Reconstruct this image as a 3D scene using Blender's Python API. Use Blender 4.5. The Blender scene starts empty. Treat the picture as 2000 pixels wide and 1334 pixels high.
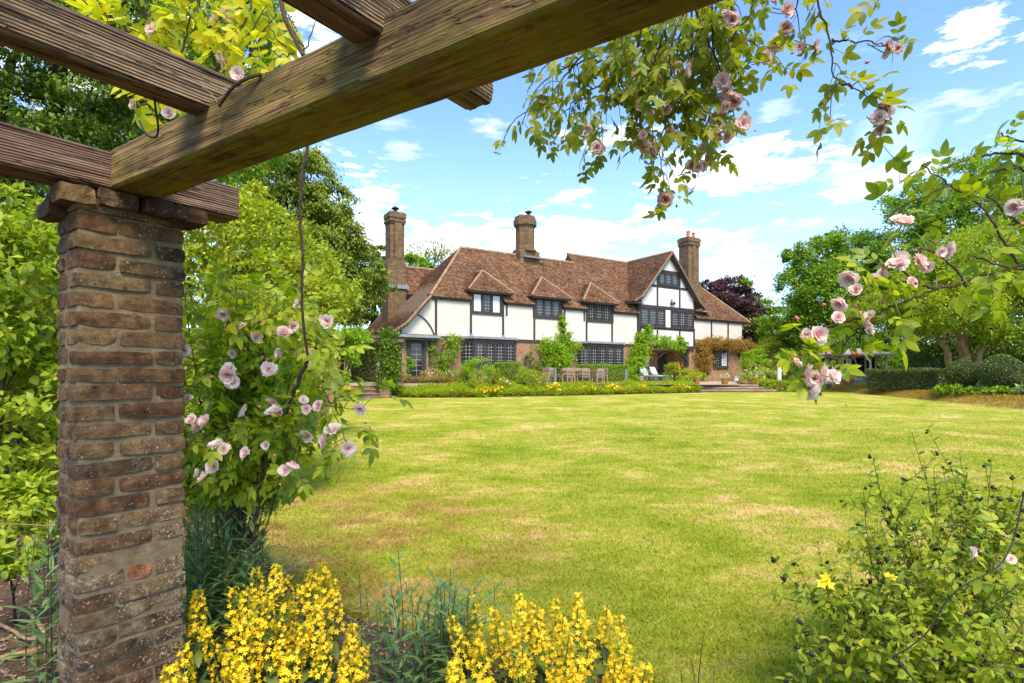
import bpy, bmesh, math, random
import numpy as np
from mathutils import Vector, Matrix, noise as mnoise

# ------------------------------------------------------------------ camera, sky, sun, exposure
SC = bpy.context.scene
COL = SC.collection
R = math.radians
CAMZ, FPX, HZ = 1.5, 1100.0, 735.0          # camera height, focal length and horizon row of the 2000 px wide photograph
cd = bpy.data.cameras.new('camera'); cam = bpy.data.objects.new('camera', cd); COL.objects.link(cam)
cam.location = (0, 0, CAMZ); cam.rotation_euler = (R(90), 0, 0)
cd.sensor_width = 36; cd.lens = 36 * FPX / 2000; cd.shift_y = 0.034
cd.clip_start = 0.02; cd.clip_end = 2000
SC.camera = cam
SUN_DIR = Vector((0.14, -0.58, 0.80)).normalized()     # towards the sun
SUN_EL = math.asin(SUN_DIR.z); SUN_AZ = math.atan2(SUN_DIR.x, SUN_DIR.y)
SUN_STRENGTH, SKY_STRENGTH, EXPOSURE = 3.1, 0.15, 1.1
vs = SC.view_settings
vs.view_transform = 'Standard'; vs.look = 'None'; vs.exposure = EXPOSURE; vs.gamma = 1; vs.use_curve_mapping = False
sl = bpy.data.lights.new('sun', 'SUN'); sun = bpy.data.objects.new('sun', sl); COL.objects.link(sun)
sl.energy = SUN_STRENGTH; sl.angle = R(24); sl.color = (1.0, 0.86, 0.62)
sun.location = (0, 0, 60)
sun.rotation_euler = (-SUN_DIR).to_track_quat('-Z', 'Y').to_euler()
SC.render.engine = 'CYCLES'
cy = SC.cycles
cy.max_bounces = 7; cy.diffuse_bounces = 4; cy.glossy_bounces = 2; cy.transmission_bounces = 5; cy.transparent_max_bounces = 6
cy.use_denoising = True; cy.caustics_reflective = False; cy.caustics_refractive = False


class NT:
    """small helper round a node tree"""
    def __init__(s, tree): s.t = tree; s.n = tree.nodes; s.l = tree.links
    def node(s, typ, **kw):
        n = s.n.new(typ)
        for k, v in kw.items(): setattr(n, k, v)
        return n
    def put(s, sock, v):
        if hasattr(v, 'is_output'): s.l.new(v, sock)
        else: sock.default_value = v
    def math(s, op, a, b=0.0, c=None, clamp=False):
        n = s.node('ShaderNodeMath', operation=op, use_clamp=clamp)
        s.put(n.inputs[0], a); s.put(n.inputs[1], b)
        if c is not None: s.put(n.inputs[2], c)
        return n.outputs[0]
    def noise(s, vec, scale, detail=4, rough=0.55, dist=0.0):
        n = s.node('ShaderNodeTexNoise')
        if vec is not None: s.l.new(vec, n.inputs['Vector'])
        n.inputs['Scale'].default_value = scale; n.inputs['Detail'].default_value = detail
        n.inputs['Roughness'].default_value = rough; n.inputs['Distortion'].default_value = dist
        return n.outputs['Fac']
    def ramp(s, fac, stops, interp='LINEAR'):
        n = s.node('ShaderNodeValToRGB'); cr = n.color_ramp; cr.interpolation = interp
        while len(cr.elements) < len(stops): cr.elements.new(0.5)
        for e, (p, c) in zip(cr.elements, stops):
            e.position = p; e.color = tuple(c) + (1,) if len(c) == 3 else c
        s.put(n.inputs[0], fac); return n.outputs[0]
    def mix(s, fac, a, b, mode='MIX'):
        n = s.node('ShaderNodeMix', data_type='RGBA', blend_type=mode)
        s.put(n.inputs['Factor'], fac)
        for k, v in ((6, a), (7, b)):
            if not hasattr(v, 'is_output') and len(v) == 3: v = tuple(v) + (1,)
            s.put(n.inputs[k], v)
        return n.outputs[2]
    def scalevec(s, vec, sc):
        n = s.node('ShaderNodeVectorMath', operation='MULTIPLY'); s.l.new(vec, n.inputs[0]); n.inputs[1].default_value = sc
        return n.outputs[0]
    def smooth(s, v, lo, hi):
        n = s.node('ShaderNodeMapRange', interpolation_type='SMOOTHSTEP')
        s.put(n.inputs[0], v); n.inputs[1].default_value = lo; n.inputs[2].default_value = hi
        return n.outputs[0]


def pix_dir(px, py):
    u, v = (px - 1000) / FPX, (HZ - py) / FPX
    return math.atan(u), math.atan(v / math.sqrt(1 + u * u))


world = bpy.data.worlds.new('World'); SC.world = world; world.use_nodes = True
w = NT(world.node_tree); w.n.clear()
sky = w.node('ShaderNodeTexSky', sky_type='NISHITA', sun_disc=False)
sky.sun_elevation = SUN_EL; sky.sun_rotation = SUN_AZ; sky.altitude = 50; sky.air_density = 1.0; sky.dust_density = 0.6; sky.ozone_density = 1.6
tc = w.node('ShaderNodeTexCoord'); D = tc.outputs['Generated']
sep = w.node('ShaderNodeSeparateXYZ'); w.l.new(D, sep.inputs[0])
az = w.math('ARCTAN2', sep.outputs[0], sep.outputs[1]); el = w.math('ARCSINE', sep.outputs[2])
nzA = w.noise(w.scalevec(D, (1.0, 1.0, 2.2)), 7.0, 9, 0.6)
nzB = w.noise(w.scalevec(D, (1.0, 1.0, 3.5)), 3.0, 7, 0.6, 0.6)
nzC = w.noise(w.scalevec(D, (1.0, 1.0, 4.5)), 16.0, 6, 0.6)
warp = w.math('ADD', w.math('MULTIPLY', w.math('SUBTRACT', nzA, 0.5), 5.5), w.math('MULTIPLY', w.math('SUBTRACT', nzC, 0.5), 4.0))
# clouds where the photograph has them, as directions: (px, py, half width, half height, tilt, opacity, softness)
CLOUDS = [(1925, 45, 95, 48, 0.25, 1.0, 0.5), (1930, 190, 130, 26, 0.0, 0.4, 1.1), (1450, 338, 150, 52, -0.02, 0.85, 0.7),
          (1195, 268, 80, 34, 0.0, 0.75, 0.7), (937, 257, 60, 20, 0.0, 0.55, 1.2), (800, 292, 50, 26, 0.0, 0.4, 1.3),
          (725, 425, 100, 58, 0.0, 1.0, 0.45), (1070, 462, 290, 62, 0.0, 1.0, 0.5), (1450, 520, 110, 66, 0.0, 0.55, 1.0),
          (1730, 345, 140, 26, 0.12, 0.55, 0.8), (1105, 388, 70, 18, 0.0, 0.6, 0.8), (590, 30, 90, 90, 0.0, 0.85, 0.6),
          (1690, 300, 80, 14, 0.1, 0.3, 0.9), (1510, 210, 50, 20, 0.0, 0.3, 0.9), (770, 240, 60, 20, 0.0, 0.3, 1.3),
          (1580, 440, 120, 16, 0.0, 0.3, 0.9), (150, 60, 420, 200, 0.0, 0.9, 0.6)]
mask = None
for (px, py, rw, rh, tilt, op, soft) in CLOUDS:
    a0, e0 = pix_dir(px, py); cu = math.cos(a0)
    ra, re = rw / FPX * cu * cu, rh / FPX * cu
    da = w.math('MULTIPLY', w.math('SUBTRACT', az, a0), 1.0); de = w.math('SUBTRACT', el, e0)
    de2 = w.math('SUBTRACT', de, w.math('MULTIPLY', da, tilt))
    d2 = w.math('ADD', w.math('POWER', w.math('ABSOLUTE', w.math('DIVIDE', da, ra)), 2.0), w.math('POWER', w.math('ABSOLUTE', w.math('DIVIDE', de2, re)), 2.0))
    dd = w.math('ADD', w.math('SQRT', d2), warp)
    m = w.math('MULTIPLY', w.smooth(dd, 1.15, 1.15 - soft - 0.25), op)
    mask = m if mask is None else w.math('MAXIMUM', mask, m)
gen = w.math('MULTIPLY', w.smooth(nzB, 0.56, 0.78), 0.35)            # fair-weather cloud over the whole sky
veil = w.math('MULTIPLY', w.smooth(el, 0.5, -0.02), 0.22)
mask = w.math('MAXIMUM', mask, gen); mask = w.math('MAXIMUM', mask, veil)
above = w.smooth(el, -0.02, 0.02)
mask = w.math('MULTIPLY', mask, above)
shade = w.math('MULTIPLY_ADD', nzA, 1.2, 5.2)
cc = w.node('ShaderNodeCombineXYZ'); w.put(cc.inputs[0], w.math('MULTIPLY', shade, 0.97)); w.put(cc.inputs[1], w.math('MULTIPLY', shade, 0.985)); w.put(cc.inputs[2], shade)
tint = w.mix(1.0, sky.outputs[0], (0.84, 1.02, 1.26), 'MULTIPLY')
colr = w.mix(mask, tint, cc.outputs[0])
bg = w.node('ShaderNodeBackground'); w.l.new(colr, bg.inputs[0]); bg.inputs[1].default_value = SKY_STRENGTH
wo = w.node('ShaderNodeOutputWorld'); w.l.new(bg.outputs[0], wo.inputs[0])

# ------------------------------------------------------------------ helpers
RNG = np.random.default_rng(7)
random.seed(7)


def W(px, py, Y):
    return Vector(((px - 1000) / FPX * Y, Y, CAMZ - (py - HZ) / FPX * Y))


def gz(Y):
    """height of the gently rising lawn"""
    return 0.0145 * min(max(Y, -5.0), 36.0)


def gzv(Y): return 0.0145 * np.clip(Y, -5.0, 36.0)


def rect_ground(px, py):
    """the lawn point seen at a pixel"""
    Y = CAMZ / ((py - HZ) / FPX + 0.0145); return Vector(((px - 1000) / FPX * Y, Y, gz(Y)))


def thing(name, label, cat, loc=(0, 0, 0), rotz=0.0, group=None):
    o = bpy.data.objects.new(name, None); COL.objects.link(o); o.empty_display_size = 0.2
    o.location = loc; o.rotation_euler = (0, 0, rotz); o['label'] = label; o['category'] = cat
    if group: o['group'] = group
    return o


def tag(o, label=None, cat=None, group=None, kind=None):
    for k, v in (('label', label), ('category', cat), ('group', group), ('kind', kind)):
        if v: o[k] = v
    return o


def link(name, me, mat=None, parent=None, loc=None):
    o = bpy.data.objects.new(name, me); COL.objects.link(o)
    if mat is not None and len(me.materials) == 0: me.materials.append(mat)
    if parent is not None: o.parent = parent
    if loc is not None: o.location = loc
    return o


def np_mesh(name, V, F, smooth=False):
    """mesh from an (n,3) array and a list of (m,k) face arrays"""
    me = bpy.data.meshes.new(name)
    V = np.asarray(V, dtype=np.float32)
    Fs = F if isinstance(F, list) else [F]
    loops = np.concatenate([np.asarray(f, dtype=np.int32).ravel() for f in Fs])
    tot = np.concatenate([np.full(len(f), f.shape[1], dtype=np.int32) for f in Fs])
    st = np.concatenate([[0], np.cumsum(tot)[:-1]]).astype(np.int32)
    me.vertices.add(len(V)); me.vertices.foreach_set('co', V.ravel())
    me.loops.add(len(loops)); me.loops.foreach_set('vertex_index', loops)
    me.polygons.add(len(tot)); me.polygons.foreach_set('loop_start', st); me.polygons.foreach_set('loop_total', tot)
    if smooth: me.polygons.foreach_set('use_smooth', np.ones(len(tot), dtype=bool))
    me.update(calc_edges=True)
    return me


class MB:
    """collects shapes into one mesh"""
    def __init__(s): s.v = []; s.f = []
    def add(s, V, F):
        b = len(s.v); s.v += [tuple(p) for p in V]; s.f += [tuple(i + b for i in f) for f in F]
    def box(s, x0, x1, y0, y1, z0, z1, M=None, bev=0.0):
        if bev > 0:
            c = []
            for x, sx in ((x0, 1), (x1, -1)):
                for y, sy in ((y0, 1), (y1, -1)):
                    for z, sz in ((z0, 1), (z1, -1)):
                        c.append(((x + sx * bev, y + sy * bev, z), (x + sx * bev, y, z + sz * bev), (x, y + sy * bev, z + sz * bev)))
            bm = bmesh.new()
            vs_ = [bm.verts.new(p) for t in c for p in t]
            ch = bmesh.ops.convex_hull(bm, input=vs_)
            bm.verts.index_update()
            V = [v.co.copy() for v in bm.verts]; F = [[v.index for v in f.verts] for f in bm.faces]; bm.free()
        else:
            V = [(x, y, z) for x in (x0, x1) for y in (y0, y1) for z in (z0, z1)]
            F = [(0, 1, 3, 2), (4, 6, 7, 5), (0, 4, 5, 1), (2, 3, 7, 6), (0, 2, 6, 4), (1, 5, 7, 3)]
        if M is not None: V = [M @ Vector(p) for p in V]
        s.add(V, F); return s
    def prism(s, poly, a0, a1, axes='xzy'):
        """polygon in two axes extruded along the third, axes as 'xzy': poly is (x,z), extruded along y"""
        n = len(poly); V = []
        ix = {'x': 0, 'y': 1, 'z': 2}
        for a in (a0, a1):
            for p in poly:
                q = [0, 0, 0]; q[ix[axes[0]]] = p[0]; q[ix[axes[1]]] = p[1]; q[ix[axes[2]]] = a; V.append(q)
        F = [tuple(range(n))[::-1], tuple(range(n, 2 * n))] + [(i, (i + 1) % n, n + (i + 1) % n, n + i) for i in range(n)]
        s.add(V, F); return s
    def tube(s, pts, rad, n=6, cap=True):
        pts = [Vector(p) for p in pts]; m = len(pts)
        rad = [rad] * m if not hasattr(rad, '__len__') else list(rad)
        V = []; up = Vector((0.31, 0.17, 0.93)); prev = None
        for i, p in enumerate(pts):
            t = (pts[min(i + 1, m - 1)] - pts[max(i - 1, 0)])
            t = t.normalized() if t.length > 1e-9 else Vector((0, 0, 1))
            if prev is None:
                a = t.orthogonal().normalized()
            else:
                a = (prev - t * prev.dot(t)); a = a.normalized() if a.length > 1e-6 else t.orthogonal().normalized()
            prev = a; b = t.cross(a)
            for k in range(n):
                th = 2 * math.pi * k / n; V.append(p + (a * math.cos(th) + b * math.sin(th)) * rad[i])
        F = [(i * n + k, i * n + (k + 1) % n, (i + 1) * n + (k + 1) % n, (i + 1) * n + k) for i in range(m - 1) for k in range(n)]
        if cap: F += [tuple(range(n))[::-1], tuple(range((m - 1) * n, m * n))]
        s.add(V, F); return s
    def bar(s, p, q, w_, h_, up=(0, 0, 1)):
        p, q = Vector(p), Vector(q); t = q - p; L = t.length; t.normalize()
        a = t.cross(Vector(up))
        a = a.normalized() if a.length > 1e-5 else t.orthogonal().normalized()
        b = a.cross(t)
        M = Matrix(((t.x, a.x, b.x, p.x), (t.y, a.y, b.y, p.y), (t.z, a.z, b.z, p.z), (0, 0, 0, 1)))
        return s.box(0, L, -w_ / 2, w_ / 2, -h_ / 2, h_ / 2, M)
    def lathe(s, prof, n=14, c=(0, 0, 0)):
        V = [(c[0] + r * math.cos(2 * math.pi * k / n), c[1] + r * math.sin(2 * math.pi * k / n), c[2] + z) for r, z in prof for k in range(n)]
        m = len(prof)
        F = [(i * n + k, i * n + (k + 1) % n, (i + 1) * n + (k + 1) % n, (i + 1) * n + k) for i in range(m - 1) for k in range(n)]
        F += [tuple(range(n))[::-1], tuple(range((m - 1) * n, m * n))]
        s.add(V, F); return s
    def mesh(s, name, smooth=False):
        me = bpy.data.meshes.new(name); me.from_pydata([tuple(v) for v in s.v], [], s.f); me.update()
        bm = bmesh.new(); bm.from_mesh(me); bmesh.ops.recalc_face_normals(bm, faces=bm.faces); bm.to_mesh(me); bm.free()
        if smooth:
            me.polygons.foreach_set('use_smooth', np.ones(len(me.polygons), dtype=bool))
        return me
    def build(s, name, mat, parent=None, smooth=False, loc=None):
        return link(name, s.mesh(name, smooth), mat, parent, loc)


# ------------------------------------------------------------------ materials
def new_mat(name):
    m = bpy.data.materials.new(name); m.use_nodes = True; t = NT(m.node_tree); t.n.clear()
    out = t.node('ShaderNodeOutputMaterial'); b = t.node('ShaderNodeBsdfPrincipled'); t.l.new(b.outputs[0], out.inputs[0])
    return m, t, b, out


def bump(t, b, h, strength, dist=0.01):
    n = t.node('ShaderNodeBump'); n.inputs['Strength'].default_value = strength; n.inputs['Distance'].default_value = dist
    t.put(n.inputs['Height'], h); t.l.new(n.outputs[0], b.inputs['Normal'])


def simple(name, col, rough=0.7, var=0.25, scale=6.0, bmp=0.0, metal=0.0, spec=0.4, rnd=0.0):
    m, t, b, o = new_mat(name)
    pos = t.node('ShaderNodeNewGeometry').outputs['Position']
    n = t.noise(pos, scale, 6, 0.65)
    c = t.ramp(n, [(0.3, tuple(x * (1 - var) for x in col)), (0.7, tuple(min(x * (1 + var), 1) for x in col))])
    if rnd:
        oi = t.node('ShaderNodeObjectInfo').outputs['Random']
        c = t.mix(1.0, c, t.ramp(oi, [(0, (1 - rnd,) * 3), (1, (1 + rnd,) * 3)]), 'MULTIPLY')
    t.l.new(c, b.inputs['Base Color']); b.inputs['Roughness'].default_value = rough; b.inputs['Metallic'].default_value = metal
    b.inputs['Specular IOR Level'].default_value = spec
    if bmp: bump(t, b, t.noise(pos, scale * 6, 5, 0.7), bmp, 0.01)
    return m


def leafmat(name, stops, transl=0.4, rough=0.5, clump=0.8, spec=0.25, tcol=None, cs=0.9):
    """leaf colour varies from leaf to leaf and from spray to spray; light shines through"""
    m, t, b, out = new_mat(name)
    g = t.node('ShaderNodeNewGeometry'); oi = t.node('ShaderNodeObjectInfo')
    r = t.math('FRACT', t.math('ADD', g.outputs['Random Per Island'], oi.outputs['Random']))
    n = t.noise(g.outputs['Position'], cs, 3, 0.5)
    f = t.math('ADD', t.math('MULTIPLY', r, 1 - clump * 0.5), t.math('MULTIPLY', t.math('SUBTRACT', n, 0.25), clump), clamp=True)
    k = len(stops) - 1; stops = [(q[0] * 1.95, q[1] * 1.45, q[2] * 1.25) for q in stops]
    c = t.ramp(f, [(i / k, s_) for i, s_ in enumerate(stops)])
    t.l.new(c, b.inputs['Base Color']); b.inputs['Roughness'].default_value = rough; b.inputs['Specular IOR Level'].default_value = spec
    tr = t.node('ShaderNodeBsdfTranslucent'); t.l.new(t.mix(1.0, c, tcol or (1.25, 1.3, 0.5), 'MULTIPLY'), tr.inputs[0])
    mx = t.node('ShaderNodeMixShader'); mx.inputs[0].default_value = transl
    t.l.new(b.outputs[0], mx.inputs[1]); t.l.new(tr.outputs[0], mx.inputs[2]); t.l.new(mx.outputs[0], out.inputs[0])
    return m


def lawn_colour(t, pos):
    flat = t.scalevec(pos, (1.0, 1.0, 0.0))
    n1 = t.noise(flat, 0.55, 5, 0.62, 0.4); n2 = t.noise(t.scalevec(flat, (0.8, 1.3, 0)), 2.4, 6, 0.7); n3 = t.noise(flat, 14.0, 4, 0.7)
    f = t.math('ADD', t.math('ADD', t.math('MULTIPLY', n1, 0.75), t.math('MULTIPLY', n2, 0.65)), t.math('ADD', t.math('MULTIPLY', n3, 0.30), t.math('MULTIPLY', t.math('SUBTRACT', t.noise(flat, 45.0, 3, 0.7), 0.5), 0.28)))
    sx = t.node('ShaderNodeSeparateXYZ'); t.l.new(pos, sx.inputs[0])
    # worn, dry turf under the trees' edge at the near left
    dx = t.math('DIVIDE', t.math('ADD', sx.outputs[0], 2.0), 2.2); dy = t.math('DIVIDE', t.math('SUBTRACT', sx.outputs[1], 5.0), 2.2)
    dry = t.math('MULTIPLY', t.smooth(t.math('ADD', t.math('MULTIPLY', dx, dx), t.math('MULTIPLY', dy, dy)), 1.8, 0.0), t.smooth(t.noise(flat, 1.6, 6, 0.75, 0.5), 0.40, 0.60))
    f = t.math('ADD', f, t.math('MULTIPLY', dry, 0.05))
    c = t.ramp(f, [(0.66, (0.19, 0.245, 0.012)), (0.80, (0.30, 0.345, 0.024)), (0.91, (0.42, 0.395, 0.06)), (1.02, (0.64, 0.46, 0.18))])
    return t.mix(t.math('MULTIPLY', dry, 0.7), c, (0.32, 0.175, 0.045))


def mat_lawn():
    m, t, b, o = new_mat('lawn_turf')
    pos = t.node('ShaderNodeNewGeometry').outputs['Position']
    c = lawn_colour(t, pos)
    fine = t.noise(pos, 55.0, 4, 0.8)
    c = t.mix(1.0, c, t.ramp(fine, [(0.28, (0.55, 0.55, 0.55)), (0.72, (1.3, 1.3, 1.3))]), 'MULTIPLY')
    t.l.new(c, b.inputs['Base Color']); b.inputs['Roughness'].default_value = 0.9; b.inputs['Specular IOR Level'].default_value = 0.1
    bump(t, b, fine, 0.7, 0.03)
    return m


def mat_blade():
    m, t, b, out = new_mat('grass_blade')
    g = t.node('ShaderNodeNewGeometry')
    c = lawn_colour(t, g.outputs['Position'])
    c = t.mix(1.0, c, t.ramp(g.outputs['Random Per Island'], [(0, (0.6, 0.65, 0.5)), (0.7, (1.15, 1.15, 1.1)), (1, (1.6, 1.4, 1.3))]), 'MULTIPLY')
    t.l.new(c, b.inputs['Base Color']); b.inputs['Roughness'].default_value = 0.6; b.inputs['Specular IOR Level'].default_value = 0.2
    tr = t.node('ShaderNodeBsdfTranslucent'); t.l.new(c, tr.inputs[0]); mx = t.node('ShaderNodeMixShader'); mx.inputs[0].default_value = 0.3
    t.l.new(b.outputs[0], mx.inputs[1]); t.l.new(tr.outputs[0], mx.inputs[2]); t.l.new(mx.outputs[0], out.inputs[0])
    return m


def mat_wood(name, base, dark, green=None, gfac=0.0, ridges=0.6):
    """weathered sawn timber, grain along the local x axis"""
    m, t, b, o = new_mat(name)
    oc = t.node('ShaderNodeTexCoord').outputs['Object']
    g1 = t.noise(t.scalevec(oc, (1.2, 26, 26)), 2.0, 7, 0.65, 0.6)
    g2 = t.noise(t.scalevec(oc, (2.0, 110, 110)), 2.0, 5, 0.7, 0.3)
    wv = t.node('ShaderNodeTexWave', wave_type='BANDS', bands_direction='Z'); t.l.new(t.scalevec(oc, (0.5, 3.0, 34.0)), wv.inputs['Vector'])
    wv.inputs['Scale'].default_value = 1.0; wv.inputs['Distortion'].default_value = 11.0; wv.inputs['Detail'].default_value = 4; wv.inputs['Detail Scale'].default_value = 0.22
    f = t.math('ADD', t.math('MULTIPLY', g1, 0.68), t.math('ADD', t.math('MULTIPLY', g2, 0.30), t.math('MULTIPLY', wv.outputs['Fac'], 0.05 if green is not None else 0.085)))
    c = t.ramp(f, [(0.38, tuple(x * 0.3 for x in dark)), (0.45, dark), (0.55, base), (0.75, tuple(min(1, x * 1.6) for x in base))])
    ck = t.noise(t.scalevec(oc, (0.9, 11.0, 11.0)), 1.6, 4, 0.6, 0.25)
    crack = t.smooth(t.math('ABSOLUTE', t.math('SUBTRACT', ck, 0.5)), 0.011, 0.002)
    c = t.mix(t.math('MULTIPLY', crack, 0.6), c, tuple(x * 0.18 for x in dark))
    pn = t.noise(oc, 3.2, 6, 0.7)
    c = t.mix(1.0, c, t.ramp(pn, [(0.3, (0.5, 0.5, 0.5)), (0.7, (1.4, 1.35, 1.25))]), 'MULTIPLY')
    if green is not None:
        gn = t.smooth(t.noise(t.scalevec(oc, (1.0, 2.5, 2.5)), 2.6, 6, 0.7, 0.5), 0.42, 0.66)
        c = t.mix(t.math('MULTIPLY', gn, gfac), c, green)
    if green is not None:                                              # moss along the lower arris, dark weather stains
        so = t.node('ShaderNodeSeparateXYZ'); t.l.new(oc, so.inputs[0])
        ms = t.math('MULTIPLY', t.smooth(so.outputs[2], -0.050, -0.074), t.smooth(t.noise(oc, 6.0, 6, 0.7), 0.40, 0.58))
        c = t.mix(t.math('MULTIPLY', ms, 0.8), c, (0.22, 0.205, 0.015))
        dk = t.smooth(t.noise(t.scalevec(oc, (1.0, 2.2, 2.2)), 1.7, 6, 0.72, 0.8), 0.50, 0.66)
        c = t.mix(t.math('MULTIPLY', dk, 0.65), c, (0.055, 0.042, 0.018))
    # knots
    vo = t.node('ShaderNodeTexVoronoi'); t.l.new(t.scalevec(oc, (1.5, 4.2, 4.2)), vo.inputs['Vector']); vo.inputs['Scale'].default_value = 1.3
    kn = t.smooth(vo.outputs['Distance'], 0.12, 0.05)
    c = t.mix(t.math('MULTIPLY', kn, 0.75), c, tuple(x * 0.3 for x in dark))
    t.l.new(c, b.inputs['Base Color']); b.inputs['Roughness'].default_value = 0.85; b.inputs['Specular IOR Level'].default_value = 0.2
    h = t.math('ADD', t.math('MULTIPLY', wv.outputs['Fac'], ridges), t.math('ADD', t.math('MULTIPLY', g1, 0.8), t.math('MULTIPLY', g2, 0.5)))
    h = t.math('SUBTRACT', h, t.math('MULTIPLY', crack, 2.0))
    bump(t, b, h, 1.0, 0.006)
    return m


def mat_brick(orange=False):
    m, t, b, o = new_mat('handmade_brick')
    g = t.node('ShaderNodeNewGeometry'); pos = g.outputs['Position']; oi = t.node('ShaderNodeObjectInfo').outputs['Random']
    c = t.ramp(oi, [(0.0, (0.085, 0.044, 0.026)), (0.22, (0.165, 0.090, 0.046)), (0.42, (0.21, 0.135, 0.068)), (0.6, (0.125, 0.062, 0.034)),
                    (0.75, (0.215, 0.15, 0.08)), (0.9, (0.16, 0.108, 0.058)), (1.0, (0.09, 0.056, 0.033))])
    if orange: c = t.mix(0.85, c, (0.42, 0.15, 0.06))
    c = t.mix(1.0, c, (0.78, 0.80, 0.80), 'MULTIPLY'); n1 = t.noise(pos, 18, 7, 0.7); n2 = t.noise(pos, 90, 6, 0.75); n3 = t.noise(pos, 95, 6, 0.7, 0.3)
    c = t.mix(1.0, c, t.ramp(n1, [(0.32, (0.32, 0.31, 0.30)), (0.52, (1.0, 0.97, 0.92)), (0.70, (1.75, 1.7, 1.45))]), 'MULTIPLY')
    c = t.mix(t.smooth(n2, 0.56, 0.66), c, (0.03, 0.019, 0.013))
    sx = t.node('ShaderNodeSeparateXYZ'); t.l.new(pos, sx.inputs[0])
    low = t.smooth(sx.outputs[2], 1.5, 0.35)
    lich = t.smooth(t.math('ADD', n3, t.math('ADD', t.math('MULTIPLY', low, 0.05), t.math('MULTIPLY', t.noise(pos, 5.0, 4), 0.26))), 0.745, 0.80)
    c = t.mix(t.math('MULTIPLY', lich, 0.75), c, (0.46, 0.42, 0.36))
    smear = t.math('MULTIPLY', t.smooth(t.noise(pos, 9.0, 6, 0.7), 0.50, 0.68), t.math('MULTIPLY', low, 0.38))
    c = t.mix(smear, c, (0.32, 0.27, 0.20))
    t.l.new(c, b.inputs['Base Color']); b.inputs['Roughness'].default_value = 0.92; b.inputs['Specular IOR Level'].default_value = 0.15
    bump(t, b, t.math('ADD', t.math('MULTIPLY', n1, 0.5), t.math('MULTIPLY', n2, 0.8)), 1.0, 0.006)
    return m


def mat_brickwork(name, c1, c2, mortar, sc=1.0):
    """distant brick walls: courses on the wall's own surface"""
    m, t, b, o = new_mat(name)
    oc = t.node('ShaderNodeTexCoord').outputs['Object']
    sx = t.node('ShaderNodeSeparateXYZ'); t.l.new(oc, sx.inputs[0])
    cb = t.node('ShaderNodeCombineXYZ'); t.put(cb.inputs[0], t.math('ADD', sx.outputs[0], sx.outputs[1])); t.put(cb.inputs[1], sx.outputs[2])
    br = t.node('ShaderNodeTexBrick'); t.l.new(cb.outputs[0], br.inputs['Vector'])
    br.inputs['Scale'].default_value = 1.0; br.inputs['Brick Width'].default_value = 0.225 * sc; br.inputs['Row Height'].default_value = 0.075 * sc
    br.inputs['Mortar Size'].default_value = 0.011 * sc; br.inputs['Mortar Smooth'].default_value = 0.3
    br.inputs['Color1'].default_value = c1 + (1,); br.inputs['Color2'].default_value = c2 + (1,); br.inputs['Mortar'].default_value = mortar + (1,)
    n = t.noise(oc, 3.0, 6, 0.7)
    c = t.mix(1.0, br.outputs['Color'], t.ramp(n, [(0.3, (0.6, 0.58, 0.56)), (0.7, (1.3, 1.28, 1.2))]), 'MULTIPLY')
    t.l.new(c, b.inputs['Base Color']); b.inputs['Roughness'].default_value = 0.9; b.inputs['Specular IOR Level'].default_value = 0.15
    bump(t, b, t.math('SUBTRACT', 1.0, br.outputs['Fac']), 0.5, 0.008)
    return m


def mat_tile():
    m, t, b, o = new_mat('clay_tile')
    g = t.node('ShaderNodeNewGeometry'); pos = g.outputs['Position']
    c = t.ramp(g.outputs['Random Per Island'], [(0.0, (0.105, 0.045, 0.026)), (0.3, (0.19, 0.08, 0.042)), (0.5, (0.255, 0.105, 0.052)), (0.66, (0.15, 0.082, 0.058)),
                                                (0.85, (0.31, 0.145, 0.075)), (1.0, (0.235, 0.155, 0.105))])
    n1 = t.noise(pos, 0.8, 6, 0.7); n2 = t.noise(pos, 5, 6, 0.75)
    c = t.mix(1.0, c, t.ramp(n1, [(0.3, (0.50, 0.57, 0.60)), (0.7, (1.12, 1.24, 1.22))]), 'MULTIPLY')
    c = t.mix(t.math('MULTIPLY', t.smooth(n2, 0.58, 0.72), 0.5), c, (0.30, 0.25, 0.16))
    t.l.new(c, b.inputs['Base Color']); b.inputs['Roughness'].default_value = 0.9; b.inputs['Specular IOR Level'].default_value = 0.12
    return m


def mat_glass(name, tint=(0.012, 0.014, 0.018), rough=0.06):
    m, t, b, o = new_mat(name)
    b.inputs['Base Color'].default_value = tint + (1,); b.inputs['Roughness'].default_value = rough; b.inputs['Specular IOR Level'].default_value = 0.6
    pos = t.node('ShaderNodeNewGeometry').outputs['Position']
    bump(t, b, t.noise(pos, 4.0, 2), 0.12, 0.02)
    return m


def mat_petal(name, inner, outer, rad, transl=0.35, rnd=0.25):
    m, t, b, out = new_mat(name)
    oc = t.node('ShaderNodeTexCoord').outputs['Object']; oi = t.node('ShaderNodeObjectInfo').outputs['Random']
    ln = t.node('ShaderNodeVectorMath', operation='LENGTH'); t.l.new(oc, ln.inputs[0])
    f = t.math('ADD', t.math('DIVIDE', ln.outputs['Value'], rad), t.math('MULTIPLY', t.math('SUBTRACT', oi, 0.5), rnd * 2), clamp=True)
    c = t.ramp(f, [(0.15, inner), (0.75, outer)])
    t.l.new(c, b.inputs['Base Color']); b.inputs['Roughness'].default_value = 0.6; b.inputs['Specular IOR Level'].default_value = 0.2
    tr = t.node('ShaderNodeBsdfTranslucent'); t.l.new(c, tr.inputs[0]); mx = t.node('ShaderNodeMixShader'); mx.inputs[0].default_value = transl
    t.l.new(b.outputs[0], mx.inputs[1]); t.l.new(tr.outputs[0], mx.inputs[2]); t.l.new(mx.outputs[0], out.inputs[0])
    return m


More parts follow.
